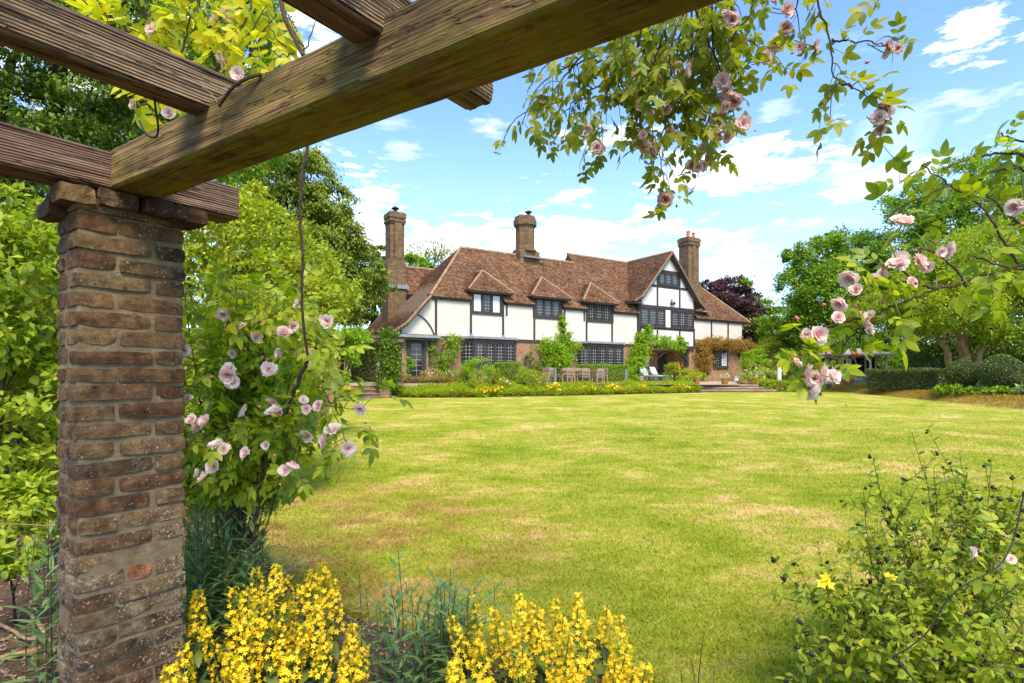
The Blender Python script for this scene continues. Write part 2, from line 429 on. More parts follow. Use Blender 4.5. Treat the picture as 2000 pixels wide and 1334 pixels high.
def mat_soil():
    m, t, b, o = new_mat('bare_soil')
    pos = t.node('ShaderNodeNewGeometry').outputs['Position']
    n = t.noise(pos, 9, 8, 0.75); n2 = t.noise(pos, 60, 5, 0.7)
    c = t.ramp(n, [(0.3, (0.08, 0.048, 0.03)), (0.55, (0.19, 0.12, 0.078)), (0.75, (0.30, 0.20, 0.135))])
    c = t.mix(1.0, c, t.ramp(n2, [(0.3, (0.5, 0.5, 0.5)), (0.7, (1.4, 1.4, 1.4))]), 'MULTIPLY')
    t.l.new(c, b.inputs['Base Color']); b.inputs['Roughness'].default_value = 0.95; b.inputs['Specular IOR Level'].default_value = 0.1
    bump(t, b, t.math('ADD', n, n2), 1.0, 0.03)
    return m


M = {}
M['lawn'] = mat_lawn(); M['blade'] = mat_blade(); M['soil'] = mat_soil()
M['rough_grass'] = simple('rough_grass', (0.06, 0.09, 0.016), 0.95, 0.4, 1.5, 0.6)
M['bank'] = simple('dry_bank_turf', (0.34, 0.25, 0.06), 0.95, 0.45, 2.5, 0.8)
M['chip'] = simple('bark_chip', (0.34, 0.215, 0.14), 0.9, 0.55, 23.0, 0.5)
M['brick'] = mat_brick()
M['brick_orange'] = mat_brick(True)
M['mortar'] = simple('lime_mortar', (0.19, 0.142, 0.08), 0.95, 0.4, 16, 0.8)
M['wood_main'] = mat_wood('mossy_oak', (0.255, 0.165, 0.078), (0.125, 0.078, 0.036), (0.175, 0.150, 0.020), 0.6, 0.12)
M['wood_dark'] = mat_wood('dark_oak', (0.20, 0.128, 0.090), (0.075, 0.046, 0.033), None, 0, 0.45)
M['wood_rafter'] = mat_wood('grey_brown_oak', (0.225, 0.158, 0.092), (0.075, 0.050, 0.030), None, 0, 0.6)
M['brickwork'] = mat_brickwork('house_brickwork', (0.24, 0.105, 0.06), (0.34, 0.17, 0.10), (0.36, 0.29, 0.21))
M['chimney'] = mat_brickwork('chimney_brickwork', (0.10, 0.062, 0.034), (0.20, 0.120, 0.066), (0.20, 0.15, 0.10))
M['pier'] = mat_brickwork('pier_brickwork', (0.19, 0.075, 0.05), (0.30, 0.14, 0.09), (0.40, 0.33, 0.25))
M['tile'] = mat_tile()
M['ridge'] = simple('ridge_clay', (0.30, 0.19, 0.11), 0.9, 0.35, 3.0, 0.4)
M['render'] = simple('cream_render', (0.60, 0.54, 0.475), 0.9, 0.08, 1.6, 0.25, spec=0.2)
M['render_white'] = simple('white_render', (0.60, 0.59, 0.58), 0.9, 0.09, 2.2, 0.5, spec=0.2)
M['timber'] = simple('black_timber', (0.040, 0.035, 0.033), 0.7, 0.35, 5.0, 0.3)
M['timber_brown'] = simple('brown_timber', (0.14, 0.09, 0.055), 0.85, 0.4, 6.0, 0.4)
M['lead'] = simple('lead_sheet', (0.23, 0.235, 0.26), 0.55, 0.25, 3.0, 0.2, spec=0.5)
M['lattice'] = simple('pale_glazing_bar', (0.30, 0.29, 0.28), 0.6, 0.1, 4.0)
M['glass'] = mat_glass('window_glass'); M['blind'] = simple('window_blind', (0.60, 0.62, 0.64), 0.35, 0.12, 1.5, spec=0.5)
M['pot'] = simple('terracotta', (0.40, 0.145, 0.065), 0.8, 0.3, 5.0, 0.2)
M['pot_orange'] = simple('orange_clay', (0.52, 0.17, 0.06), 0.75, 0.2, 5.0)
M['glazed'] = simple('amber_glazed_pot', (0.34, 0.15, 0.03), 0.25, 0.45, 4.0, spec=0.6)
M['teak'] = simple('silvered_teak', (0.30, 0.215, 0.155), 0.85, 0.3, 9.0, 0.3)
M['teak_red'] = simple('red_brown_hardwood', (0.17, 0.075, 0.045), 0.7, 0.3, 9.0)
M['cushion'] = simple('pale_blue_cushion', (0.42, 0.49, 0.52), 0.9, 0.12, 6.0); M['cushion_green'] = simple('green_cushion', (0.06, 0.20, 0.15), 0.9, 0.2, 6.0)
M['black'] = simple('black_cloth', (0.02, 0.02, 0.022), 0.8, 0.2, 6.0)
M['stone'] = simple('paving_stone', (0.34, 0.265, 0.20), 0.9, 0.3, 2.0, 0.6, rnd=0.15)
M['step'] = mat_brickwork('step_brick', (0.22, 0.10, 0.07), (0.33, 0.18, 0.12), (0.34, 0.28, 0.22))
M['grey_post'] = simple('grey_metal', (0.15, 0.17, 0.19), 0.45, 0.15, 6.0, spec=0.5); M['white_paint'] = simple('white_paint', (0.74, 0.77, 0.80), 0.5, 0.06, 6.0)
M['shed'] = simple('sage_cream_paint', (0.42, 0.37, 0.28), 0.75, 0.2, 3.0); M['shed_roof'] = simple('grey_felt_shingle', (0.33, 0.28, 0.25), 0.9, 0.2, 3.0, 0.4)
M['bark'] = simple('tree_bark', (0.145, 0.10, 0.062), 0.95, 0.5, 4.0, 1.0); M['bark_tan'] = simple('tan_bark', (0.34, 0.22, 0.10), 0.9, 0.4, 3.0, 0.8)
M['bark_dark'] = simple('dark_bark', (0.05, 0.036, 0.024), 0.95, 0.4, 8.0, 0.6)
M['cane'] = simple('rose_cane', (0.075, 0.058, 0.028), 0.7, 0.4, 9.0); M['cane_dry'] = simple('old_rose_cane', (0.085, 0.052, 0.034), 0.85, 0.5, 30.0, 0.8)
M['stem_green'] = simple('green_stem', (0.10, 0.15, 0.03), 0.6, 0.3, 12.0); M['stem_red'] = simple('red_brown_stem', (0.10, 0.048, 0.028), 0.7, 0.4, 12.0)
M['wire'] = simple('dark_wire', (0.014, 0.014, 0.015), 0.45, 0.2, 20.0, spec=0.5)
M['stick'] = simple('pale_stick', (0.30, 0.20, 0.10), 0.85, 0.4, 20.0, 0.4); M['wood_scrap'] = simple('split_wood', (0.36, 0.19, 0.085), 0.85, 0.4, 14.0, 0.5)
M['seed'] = simple('dark_seed_capsule', (0.022, 0.013, 0.010), 0.5, 0.4, 30.0)
# leaves
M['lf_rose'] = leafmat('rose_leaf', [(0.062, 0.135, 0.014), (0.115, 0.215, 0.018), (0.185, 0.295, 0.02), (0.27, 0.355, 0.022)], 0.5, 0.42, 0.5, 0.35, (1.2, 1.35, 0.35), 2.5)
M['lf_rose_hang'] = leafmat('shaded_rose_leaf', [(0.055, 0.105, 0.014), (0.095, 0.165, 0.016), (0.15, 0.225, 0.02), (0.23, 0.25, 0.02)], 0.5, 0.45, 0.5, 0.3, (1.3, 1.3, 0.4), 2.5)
M['lf_rose_backlit'] = leafmat('backlit_rose_leaf', [(0.16, 0.27, 0.018), (0.25, 0.37, 0.02), (0.34, 0.43, 0.025), (0.42, 0.36, 0.03)], 0.55, 0.45, 0.5, 0.3, (1.25, 1.25, 0.4), 2.5)  # rose leaf again, the glow of light from behind put into its yellow
M['lf_dark'] = leafmat('dark_tree_leaf', [(0.024, 0.058, 0.010), (0.048, 0.11, 0.014), (0.088, 0.175, 0.020), (0.14, 0.235, 0.026)], 0.3, 0.5, 0.9, 0.3, None, 0.5)
M['lf_mid'] = leafmat('tree_leaf', [(0.038, 0.10, 0.012), (0.075, 0.185, 0.016), (0.125, 0.265, 0.020), (0.185, 0.33, 0.028)], 0.35, 0.5, 0.9, 0.25, None, 0.5)
M['lf_olive'] = leafmat('olive_tree_leaf', [(0.042, 0.09, 0.014), (0.08, 0.155, 0.020), (0.13, 0.22, 0.026), (0.19, 0.28, 0.035)], 0.35, 0.5, 0.9, 0.25, None, 0.5)
M['lf_lime'] = leafmat('lime_shrub_leaf', [(0.075, 0.14, 0.012), (0.14, 0.23, 0.016), (0.215, 0.315, 0.022), (0.31, 0.37, 0.045)], 0.42, 0.5, 0.8, 0.25, None, 1.6)
M['lf_yellow'] = leafmat('yellow_green_leaf', [(0.065, 0.165, 0.010), (0.11, 0.255, 0.014), (0.165, 0.335, 0.018), (0.22, 0.37, 0.025)], 0.45, 0.5, 0.7, 0.25, None, 1.6)
M['lf_hedge'] = leafmat('hedge_leaf', [(0.06, 0.14, 0.010), (0.11, 0.225, 0.014), (0.155, 0.30, 0.018)], 0.3, 0.5, 0.6, 0.25)
M['lf_box'] = leafmat('dark_clipped_leaf', [(0.030, 0.062, 0.016), (0.055, 0.10, 0.024), (0.085, 0.145, 0.034)], 0.25, 0.4, 0.5, 0.4, None, 1.6)
M['lf_copper'] = leafmat('copper_leaf', [(0.026, 0.019, 0.022), (0.055, 0.038, 0.042), (0.10, 0.068, 0.072)], 0.3, 0.5, 0.8, 0.3, (1.3, 0.8, 0.8))
M['lf_brown'] = leafmat('bronze_climber_leaf', [(0.10, 0.075, 0.022), (0.165, 0.115, 0.03), (0.15, 0.145, 0.025), (0.25, 0.175, 0.05)], 0.3, 0.6, 0.6, 0.2, None, 1.5)
M['lf_border'] = leafmat('border_leaf', [(0.11, 0.20, 0.012), (0.18, 0.30, 0.016), (0.26, 0.38, 0.022)], 0.4, 0.5, 0.6, 0.25)
M['lf_loose'] = leafmat('loosestrife_leaf', [(0.035, 0.075, 0.018), (0.065, 0.125, 0.026), (0.11, 0.185, 0.035)], 0.35, 0.45, 0.4, 0.35, None, 3.0)
M['lf_willow'] = leafmat('grey_green_narrow_leaf', [(0.055, 0.135, 0.05), (0.10, 0.22, 0.085), (0.16, 0.32, 0.12)], 0.35, 0.4, 0.4, 0.4, None, 3.0)
M['lf_hyper'] = leafmat('small_oval_leaf', [(0.07, 0.14, 0.014), (0.12, 0.22, 0.018), (0.18, 0.30, 0.022), (0.26, 0.30, 0.022)], 0.4, 0.45, 0.5, 0.3, None, 3.0)
M['lf_vib'] = leafmat('viburnum_leaf', [(0.062, 0.13, 0.012), (0.12, 0.225, 0.016), (0.195, 0.315, 0.022), (0.28, 0.375, 0.045)], 0.4, 0.45, 0.6, 0.3, None, 1.2)
M['fl_yellow'] = simple('yellow_petal', (0.86, 0.57, 0.008), 0.6, 0.12, 30.0); M['fl_orange'] = simple('orange_petal', (0.75, 0.19, 0.01), 0.6, 0.2, 30.0)
M['fl_pink'] = simple('magenta_petal', (0.62, 0.20, 0.42), 0.6, 0.25, 20.0); M['fl_white'] = simple('white_petal', (0.72, 0.66, 0.66), 0.6, 0.1, 30.0)
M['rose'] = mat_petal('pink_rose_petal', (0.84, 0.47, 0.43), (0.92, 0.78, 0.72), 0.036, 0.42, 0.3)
M['rose_shade'] = mat_petal('shaded_rose_petal', (0.72, 0.34, 0.29), (0.88, 0.68, 0.63), 0.036, 0.45, 0.3)  # pink rose petal again, with shade put into a darker colour
M['bud'] = simple('rose_bud', (0.60, 0.15, 0.15), 0.6, 0.3, 40.0)
M['gravel'] = simple('sandy_gravel', (0.50, 0.36, 0.22), 0.95, 0.3, 12.0, 0.5)
M['lf_straw'] = leafmat('straw_grass', [(0.12, 0.17, 0.012), (0.20, 0.185, 0.03), (0.26, 0.20, 0.05), (0.17, 0.25, 0.016)], 0.3, 0.7, 0.8, 0.1, None, 1.0)
M['lf_ivy'] = leafmat('ivy_leaf', [(0.035, 0.085, 0.010), (0.065, 0.145, 0.014), (0.10, 0.215, 0.018)], 0.3, 0.4, 0.6, 0.35)
# ------------------------------------------------------------------ leaves, crowns, flowers
def leaf_tpl(wd=0.5, fold=0.12, curl=0.15, pos=0.42, fine=True):
    """one leaf of length 1 along x, folded along its midrib"""
    ts = [0.0, 0.22, 0.48, 0.76, 1.0] if fine else [0.0, 0.45, 1.0]
    def hw(t): return wd * 0.5 * (math.sin(math.pi * min(1, t / (2 * pos))) if t < pos else math.cos(math.pi / 2 * ((t - pos) / (1 - pos)) ** 1.3))
    V = []; z = lambda t: -curl * t * t
    for t in ts: V.append((t, 0, z(t)))
    k = len(ts); Ls = []; Rs = []
    for t in ts[1:-1]:
        Ls.append(len(V)); V.append((t, hw(t), z(t) + fold * hw(t) * 2)); Rs.append(len(V)); V.append((t, -hw(t), z(t) + fold * hw(t) * 2))
    T = []
    T += [(0, 1, Ls[0]), (0, Rs[0], 1)]
    for i in range(len(Ls) - 1):
        T += [(i + 1, i + 2, Ls[i + 1]), (i + 1, Ls[i + 1], Ls[i]), (i + 1, Rs[i], Rs[i + 1]), (i + 1, Rs[i + 1], i + 2)]
    T += [(k - 2, k - 1, Ls[-1]), (k - 2, Rs[-1], k - 1)]
    return np.array(V, dtype=np.float32), np.array(T, dtype=np.int32)


def compound_tpl(n=5, ll=0.42, wd=0.55, droop=0.25, seed=0):
    """a rose leaf of length 1: a rachis with paired leaflets and one at the tip"""
    rg = np.random.default_rng(seed); V, F = [], []; off = 0
    lv, lf = leaf_tpl(wd, 0.10, 0.22)
    items = [(1 - ll, 0.0, ll * 1.08)]
    for i in range((n - 1) // 2):
        t = (1 - ll) * (1 - 0.42 * i) - 0.02
        for s_ in (1, -1): items.append((t, s_ * R(58 + rg.uniform(-8, 8)), ll * (0.95 - 0.13 * i) * rg.uniform(0.9, 1.08)))
    for (t, a, L) in items:
        tw = rg.uniform(-0.35, 0.35)
        p = lv * L; c, s_ = math.cos(tw), math.sin(tw)
        p = np.stack([p[:, 0], p[:, 1] * c - p[:, 2] * s_, p[:, 1] * s_ + p[:, 2] * c], 1)
        c, s_ = math.cos(a), math.sin(a)
        q = np.stack([p[:, 0] * c - p[:, 1] * s_, p[:, 0] * s_ + p[:, 1] * c, p[:, 2]], 1); q[:, 0] += t
        V.append(q); F.append(lf + off); off += len(q)
    w_ = 0.010
    V.append(np.array([(0, w_, 0), (0, -w_, 0), (1 - ll, -w_, 0), (1 - ll, w_, 0)], dtype=np.float32)); F.append(np.array([(0, 1, 2), (0, 2, 3)], dtype=np.int32) + off)
    V = np.concatenate(V); V[:, 2] -= droop * V[:, 0] ** 2
    return V.astype(np.float32), np.concatenate(F)


LEAF1 = leaf_tpl(0.55, 0.14, 0.18, fine=False)                       # 4 triangles
LEAF2 = (np.array([(0, 0, 0), (0.5, 0.28, 0.06), (1, 0, -0.08), (0.5, -0.28, 0.06)], dtype=np.float32), np.array([(0, 2, 1), (0, 3, 2)], dtype=np.int32))
LEAFN = (np.array([(0, 0, 0), (0.45, 0.075, 0.02), (1, 0, -0.18), (0.45, -0.075, 0.02)], dtype=np.float32), np.array([(0, 2, 1), (0, 3, 2)], dtype=np.int32))


def unit(a): return a / np.maximum(np.linalg.norm(a, axis=-1, keepdims=True), 1e-9)


def frames(a, n):
    a = unit(np.asarray(a, dtype=np.float64)); n = np.asarray(n, dtype=np.float64)
    z = n - (n * a).sum(-1, keepdims=True) * a
    bad = np.linalg.norm(z, axis=-1) < 1e-3
    if bad.any(): z[bad] = np.cross(a[bad], np.array([0.3, 0.9, 0.2]))
    z = unit(z); y = np.cross(z, a)
    return np.stack([a, y, z], axis=-1)                             # columns


def frame_z(ax, ang=0.0):
    z = Vector(ax).normalized(); x = z.orthogonal().normalized(); y = z.cross(x); c, s_ = math.cos(ang), math.sin(ang)
    x2 = x * c + y * s_; y2 = z.cross(x2)
    return np.array([[x2[i], y2[i], z[i]] for i in range(3)])


def scatter(tpl, P, Rm, S):
    V, F = tpl; N = len(P)
    S = np.asarray(S)
    q = np.einsum('nij,kj->nki', Rm, V) * S[:, None, None] + np.asarray(P)[:, None, :]
    f = (F[None] + (np.arange(N) * len(V))[:, None, None]).reshape(-1, F.shape[1])
    return q.reshape(-1, 3).astype(np.float32), f.astype(np.int32)


def rand_dirs(n, rg=RNG): return unit(rg.normal(size=(n, 3)))


def crown(name, mat, parent, blobs, n, leaf, seed=1, tpl=LEAF2, twigs=None, spread=0.16, shell=0.22, up=0.35, droop=0.0, kind='stuff', loc=(0, 0, 0), zmin=None, core=0.12):
    """leaves gathered in sprays over the shells of a crown's limbs; gaps stay between the sprays"""
    rg = np.random.default_rng(seed)
    C = np.array([b[0] for b in blobs], dtype=float); Rd = np.array([b[1] if hasattr(b[1], '__len__') else (b[1],) * 3 for b in blobs], dtype=float)
    area = (Rd.prod(1)) ** (2 / 3); pr = area / area.sum()
    nt = twigs or max(30, n // 45)
    bi = rg.choice(len(blobs), nt, p=pr); d = rand_dirs(nt, rg)
    rr = 1 - np.abs(rg.normal(size=nt)) * shell
    inner = rg.random(nt) < core; rr[inner] = rg.random(inner.sum()) ** 0.5 * 0.9
    tp = C[bi] + d * Rd[bi] * rr[:, None]
    # drop sprays that lie deep inside another limb's volume
    dist = np.min(np.linalg.norm((tp[:, None, :] - C[None]) / Rd[None], axis=2), axis=1)
    keep = (dist > 0.62) | inner; tp, d, bi = tp[keep], d[keep], bi[keep]; nt = len(tp)
    ti = rg.integers(0, nt, n); sc = Rd[bi].mean(1)
    if nt < 4: return None
    tsz = sc * spread * rg.uniform(0.6, 1.5, nt)
    off = rg.normal(size=(n, 3)) * tsz[ti][:, None] * np.array([1, 1, 0.6])
    P = tp[ti] + off
    out = unit(d[ti] + off / (tsz[ti][:, None] + 1e-6) * 0.4)
    ax = unit(out * 0.7 + rg.normal(size=(n, 3)) * 0.6 + np.array([0, 0, -droop]))
    nn = unit(out * 0.6 + rg.normal(size=(n, 3)) * 0.5 + np.array([0, 0, up * 2.2]))
    if zmin is not None:
        k = P[:, 2] > zmin; P, ax, nn = P[k], ax[k], nn[k]
    V, F = scatter(tpl, P - np.array(loc), frames(ax, nn), leaf * rg.uniform(0.6, 1.35, len(P)))
    o = link(name, np_mesh(name, V, F), mat, parent)
    if kind: o['kind'] = kind
    return o


def limb_pts(a, b, sag=0.0, n=6, wob=0.06, rg=RNG):
    a, b = np.array(a, float), np.array(b, float); L = np.linalg.norm(b - a)
    t = np.linspace(0, 1, n)[:, None]; p = a + (b - a) * t + rg.normal(size=(n, 3)) * wob * L * np.sin(np.pi * t)
    p[:, 2] += sag * L * np.sin(np.pi * t[:, 0]); return p


def trunk(parent, base, top, r, blobs, mat, seed=1, limbs=6, name='trunk'):
    rg = np.random.default_rng(seed); mb = MB()
    pts = limb_pts(base, top, 0, 8, 0.03, rg)
    mb.tube(pts, np.linspace(r, r * 0.35, 8) + np.array([r * 0.4, r * .1, 0, 0, 0, 0, 0, 0]), 9)
    idx = rg.permutation(len(blobs))[:limbs]
    for i in idx:
        k = rg.integers(2, 7); c = np.array(blobs[i][0])
        mb.tube(limb_pts(pts[k], c, 0.05, 6, 0.05, rg), np.linspace(r * 0.45, r * 0.06, 6), 6)
    return mb.build(name, mat, parent, True)


def tree(name, label, base, blobs, n, leaf, mat, bark, seed, r=0.3, top=None, group=None, cat='tree', limbs=7, **kw):
    base = Vector(base); t = thing(name, label, cat, base, group=group)
    bl = [(np.array(c) - np.array(base), rd) for c, rd in blobs]
    if top is None:
        hi = max(bl, key=lambda q: q[0][2]); top = hi[0]
    trunk(t, (0, 0, 0), top, r, bl, bark, seed, limbs)
    kw.setdefault('twigs', n // 95); kw['spread'] = kw.get('spread', .16) * .78; kw.setdefault('core', .22)
    crown('crown', mat, t, bl, n, leaf * 1.22, seed, **kw)
    return t


def bush(name, label, c, rad, n, leaf, mat, seed, cat='shrub', group=None, lumps=7, flowers=None, stem=None, tpl=LEAF2, kind='stuff', fname='foliage', ground=None, **kw):
    """a rounded shrub; c is the middle of its foot on the ground, rad its half sizes (z = full height)"""
    rg = np.random.default_rng(seed); c = Vector(c)
    t = thing(name, label, cat, c, group=group)
    rx, ry, hz = rad; bl = []
    for i in range(lumps):
        d = rand_dirs(1, rg)[0]; d[2] = abs(d[2])
        k = rg.uniform(0.25, 0.6)
        bl.append((np.array([d[0] * rx * k, d[1] * ry * k, hz * (0.36 + 0.34 * d[2])]), np.array([rx, ry, hz * 0.62]) * rg.uniform(0.42, 0.62)))
    bl.append((np.array([0, 0, hz * 0.42]), np.array([rx * 0.8, ry * 0.8, hz * 0.46])))
    kw.setdefault('spread', 0.2)
    crown(fname, mat, t, bl, n, leaf, seed + 1, tpl=tpl, kind=kind, zmin=0.0, **kw)
    mb = MB()
    for i in range(5):
        b = bl[i % len(bl)][0]
        mb.tube(limb_pts((rg.normal() * rx * 0.08, rg.normal() * ry * 0.08, 0), b, 0, 5, 0.06, rg), np.linspace(0.03, 0.008, 5) * max(0.5, hz), 5)
    mb.build('stem', stem or M['bark_dark'], t)
    if flowers:
        fm, fn, fs = flowers
        bi = rg.integers(0, len(bl), fn); d = rand_dirs(fn, rg); d[:, 2] = np.abs(d[:, 2]); d[:, 1] -= 0.4; d = unit(d)
        P = np.array([bl[i][0] for i in bi]) + d * np.array([bl[i][1] for i in bi]) * 1.05
        P = P[P[:, 2] > 0.1 * hz]; d = d[:len(P)]
        V, F = scatter(BLOB, P, frames(rand_dirs(len(P), rg), rand_dirs(len(P), rg)), fs * rg.uniform(0.7, 1.3, len(P)))
        o = link('blossom', np_mesh('blossom', V, F), fm, t); o['kind'] = 'stuff'
    return t


def star_tpl(n=5, r=1.0, w_=0.5, cup=0.35):
    V = [(0, 0, 0)]; F = []
    for k in range(n):
        a = 2 * math.pi * k / n; b = len(V)
        for (rr, da) in ((0.55, 0.5), (1.0, 0.0), (0.55, -0.5)):
            an = a + da * w_; V.append((rr * r * math.cos(an), rr * r * math.sin(an), cup * rr * rr))
        F += [(0, b + 2, b + 1), (0, b + 1, b)]
    return np.array(V, dtype=np.float32), np.array(F, dtype=np.int32)


STAR = star_tpl(5, 1.0, 1.0, 0.3)
BLOB = star_tpl(6, 1.0, 1.0, 0.5)


def rose_tpl(seed, openness=1.0):
    """a many-petalled bloom facing +z, about 7 cm across"""
    rg = np.random.default_rng(seed); V, F = [], []
    for (n, L, tilt, r0, wd) in ((9, 0.036, 4, 0.004, 0.80), (9, 0.033, 20, 0.004, 0.80), (9, 0.028, 36, 0.003, 0.8), (8, 0.022, 52, 0.003, 0.8), (6, 0.014, 70, 0.002, 0.9)):
        a0 = rg.uniform(0, 6.28)
        for k in range(n):
            a = a0 + 2 * math.pi * k / n + rg.normal() * 0.12; tl = R(tilt + rg.normal() * 10) / openness; b = len(V); l = L * rg.uniform(0.85, 1.12)
            rows = ((0.0, 0.25, 0), (0.4, 0.8, 1), (0.75, 1.0, 1), (1.0, 0.62, 0))
            for (tt, ww, _) in rows:
                for s_ in (-1, 0, 1):
                    x = r0 + l * tt * math.cos(tl) ; z = l * tt * math.sin(tl) + 0.25 * l * tt * tt * math.cos(tl) + (abs(s_) * 0.10 * l * tt if tt < 1 else -0.02 * l) + rg.normal() * 0.0014
                    if tt == 1.0 and s_ == 0: x -= 0.06 * l
                    y = s_ * ww * wd * l * 0.5
                    V.append((x * math.cos(a) - y * math.sin(a), x * math.sin(a) + y * math.cos(a), z))
            for i in range(3):
                for j in range(2):
                    q = b + i * 3 + j; F += [(q, q + 3, q + 4), (q, q + 4, q + 1)]
    return np.array(V, dtype=np.float32), np.array(F, dtype=np.int32)


def bud_mesh(name='bud'):
    mb = MB(); mb.lathe([(0.001, 0), (0.005, 0.003), (0.0065, 0.009), (0.004, 0.016), (0.0005, 0.021)], 7); return mb.mesh(name, True)


def mat4(Rm, p, s_):
    m = Matrix.Identity(4)
    for i in range(3):
        for j in range(3): m[i][j] = float(Rm[i][j]) * float(s_)
        m[i][3] = float(p[i])
    return m


def in_view(P):
    Y = np.maximum(P[:, 1], 0.05); px = 1000 + FPX * P[:, 0] / Y; py = HZ - FPX * (P[:, 2] - CAMZ) / Y
    return (P[:, 1] > 0.1) & (px > -60) & (px < 2060) & (py > -60) & (py < 1394)


def place_parts(t, name, meshes, P, Rm, S, mat, nmax=300, rest='foliage', seed=0, labels=None):
    """the pieces that show largest become parts of their own; the others are joined into one part"""
    rg = np.random.default_rng(seed); base = np.array(t.location)
    P = np.asarray(P, float); S = np.asarray(S, float)
    dist = np.linalg.norm(P - np.array([0, 0, CAMZ]), axis=1)
    score = S / dist + np.where(in_view(P), 10.0, 0.0)
    order = np.argsort(-score); pick = order[:nmax]; left = order[nmax:]
    mi = rg.integers(0, len(meshes), len(P))
    for i in pick:
        o = bpy.data.objects.new(name, meshes[mi[i]][0]); COL.objects.link(o); o.parent = t
        o.matrix_basis = mat4(Rm[i], P[i] - base, S[i])
    if len(left):
        Vs, Fs, off = [], [], 0
        for k in range(len(meshes)):
            sel = left[mi[left] == k]
            if len(sel) == 0: continue
            V, F = scatter(meshes[k][1], P[sel] - base, np.asarray(Rm)[sel], S[sel]); Vs.append(V); Fs.append(F + off); off += len(V)
        o = link(rest, np_mesh(rest, np.concatenate(Vs), np.concatenate(Fs)), mat, t); o['kind'] = 'stuff'


def tpl_mesh(name, tpl, mat, smooth=False):
    me = np_mesh(name, tpl[0], tpl[1], smooth); me.materials.append(mat); return (me, tpl)


def curve(pts, n=24, wob=0.0, rg=RNG):
    """smooth line through points"""
    p = np.array([np.array(q, float) for q in pts]); m = len(p); out = []
    for t in np.linspace(0, m - 1, n):
        i = min(int(t), m - 2); f = t - i
        p0, p1, p2, p3 = p[max(i - 1, 0)], p[i], p[i + 1], p[min(i + 2, m - 1)]
        out.append(0.5 * ((2 * p1) + (-p0 + p2) * f + (2 * p0 - 5 * p1 + 4 * p2 - p3) * f * f + (-p0 + 3 * p1 - 3 * p2 + p3) * f ** 3))
    out = np.array(out)
    if wob: out += rg.normal(size=out.shape) * wob
    return out


# ------------------------------------------------------------------ ground, lawn, soil
def ground_sheet():
    xs = np.concatenate([[-900, -300, -120], np.linspace(-60, 60, 41), [120, 300, 900]]); ys = np.concatenate([[-60, -20], np.linspace(-6, 90, 49), [140, 300, 1200]])
    X, Y = np.meshgrid(xs, ys); Z = gzv(Y) - 0.10
    V = np.stack([X.ravel(), Y.ravel(), Z.ravel()], 1); nx = len(xs); F = []
    for j in range(len(ys) - 1):
        for i in range(nx - 1): F.append((j * nx + i, j * nx + i + 1, (j + 1) * nx + i + 1, (j + 1) * nx + i))
    o = link('ground', np_mesh('ground', V, np.array(F)), M['rough_grass']); o['kind'] = 'structure'


ground_sheet()
LAWN = [(9, 1.6), (6, 1.75), (3.6, 2.0), (2.0, 2.2), (1.1, 2.45), (0.45, 2.85), (-0.3, 3.2), (-1.02, 3.5), (-1.66, 4.1), (-2.24, 5.0), (-2.8, 5.9), (-3.4, 8), (-4.4, 12), (-5.9, 18), (-7.1, 22), (-8.0, 26), (-8.0, 29),
        (-7.2, 30.6), (-5.6, 29.0), (-4.4, 28.5), (-2, 28.8), (0, 29.5), (4, 31), (8, 32.8), (11.6, 34.4), (15.7, 35.6), (20.9, 35.6), (19.6, 28), (18.6, 21), (18.2, 14), (18, 8), (17, 2)]
LAWN = [tuple(p[:2]) for p in curve([(x, y, 0) for x, y in LAWN], 190)]


def inside(poly, x, y):
    x, y = np.asarray(x, float), np.asarray(y, float); r = np.zeros(x.shape, bool); n = len(poly); j = n - 1
    for i in range(n):
        xi, yi = poly[i]; xj, yj = poly[j]
        c = ((yi > y) != (yj > y)) & (x < (xj - xi) * (y - yi) / (yj - yi + 1e-12) + xi); r ^= c; j = i
    return r


def sheet(name, poly, zf, mat, skirt=0.08, kind='structure', step=2.0):
    """a ground sheet with a skirt down its edge"""
    bm = bmesh.new(); top = [bm.verts.new((x, y, zf(x, y))) for x, y in poly]
    bot = [bm.verts.new((x, y, zf(x, y) - skirt)) for x, y in poly]
    bm.faces.new(top); n = len(poly)
    for i in range(n): bm.faces.new((top[i], bot[i], bot[(i + 1) % n], top[(i + 1) % n]))
    bmesh.ops.triangulate(bm, faces=[f for f in bm.faces if len(f.verts) > 4])
    if zf(0, 0) != zf(0, 40):                                        # follow the fold of the slope
        for y in (36.0,):
            bmesh.ops.bisect_plane(bm, geom=bm.verts[:] + bm.edges[:] + bm.faces[:], plane_co=(0, y, 0), plane_no=(0, 1, 0))
    bmesh.ops.recalc_face_normals(bm, faces=bm.faces)
    me = bpy.data.meshes.new(name); bm.to_mesh(me); bm.free()
    o = link(name, me, mat)
    if kind: o['kind'] = kind
    return o


sheet('lawn', LAWN, lambda x, y: gz(y), M['lawn'], 0.05)
SOIL = [(-9, -3), (9, -3), (9, 1.9), (3.6, 2.3), (1.2, 2.8), (0, 3.5), (-0.9, 3.9), (-1.4, 4.6), (-2.2, 6.2), (-2.9, 8.2), (-4.0, 12), (-5.6, 18), (-6.8, 22), (-7.6, 27), (-12, 28), (-13, 10)]
sheet('soil', SOIL, lambda x, y: gz(y) - 0.045, M['soil'], 0.03)


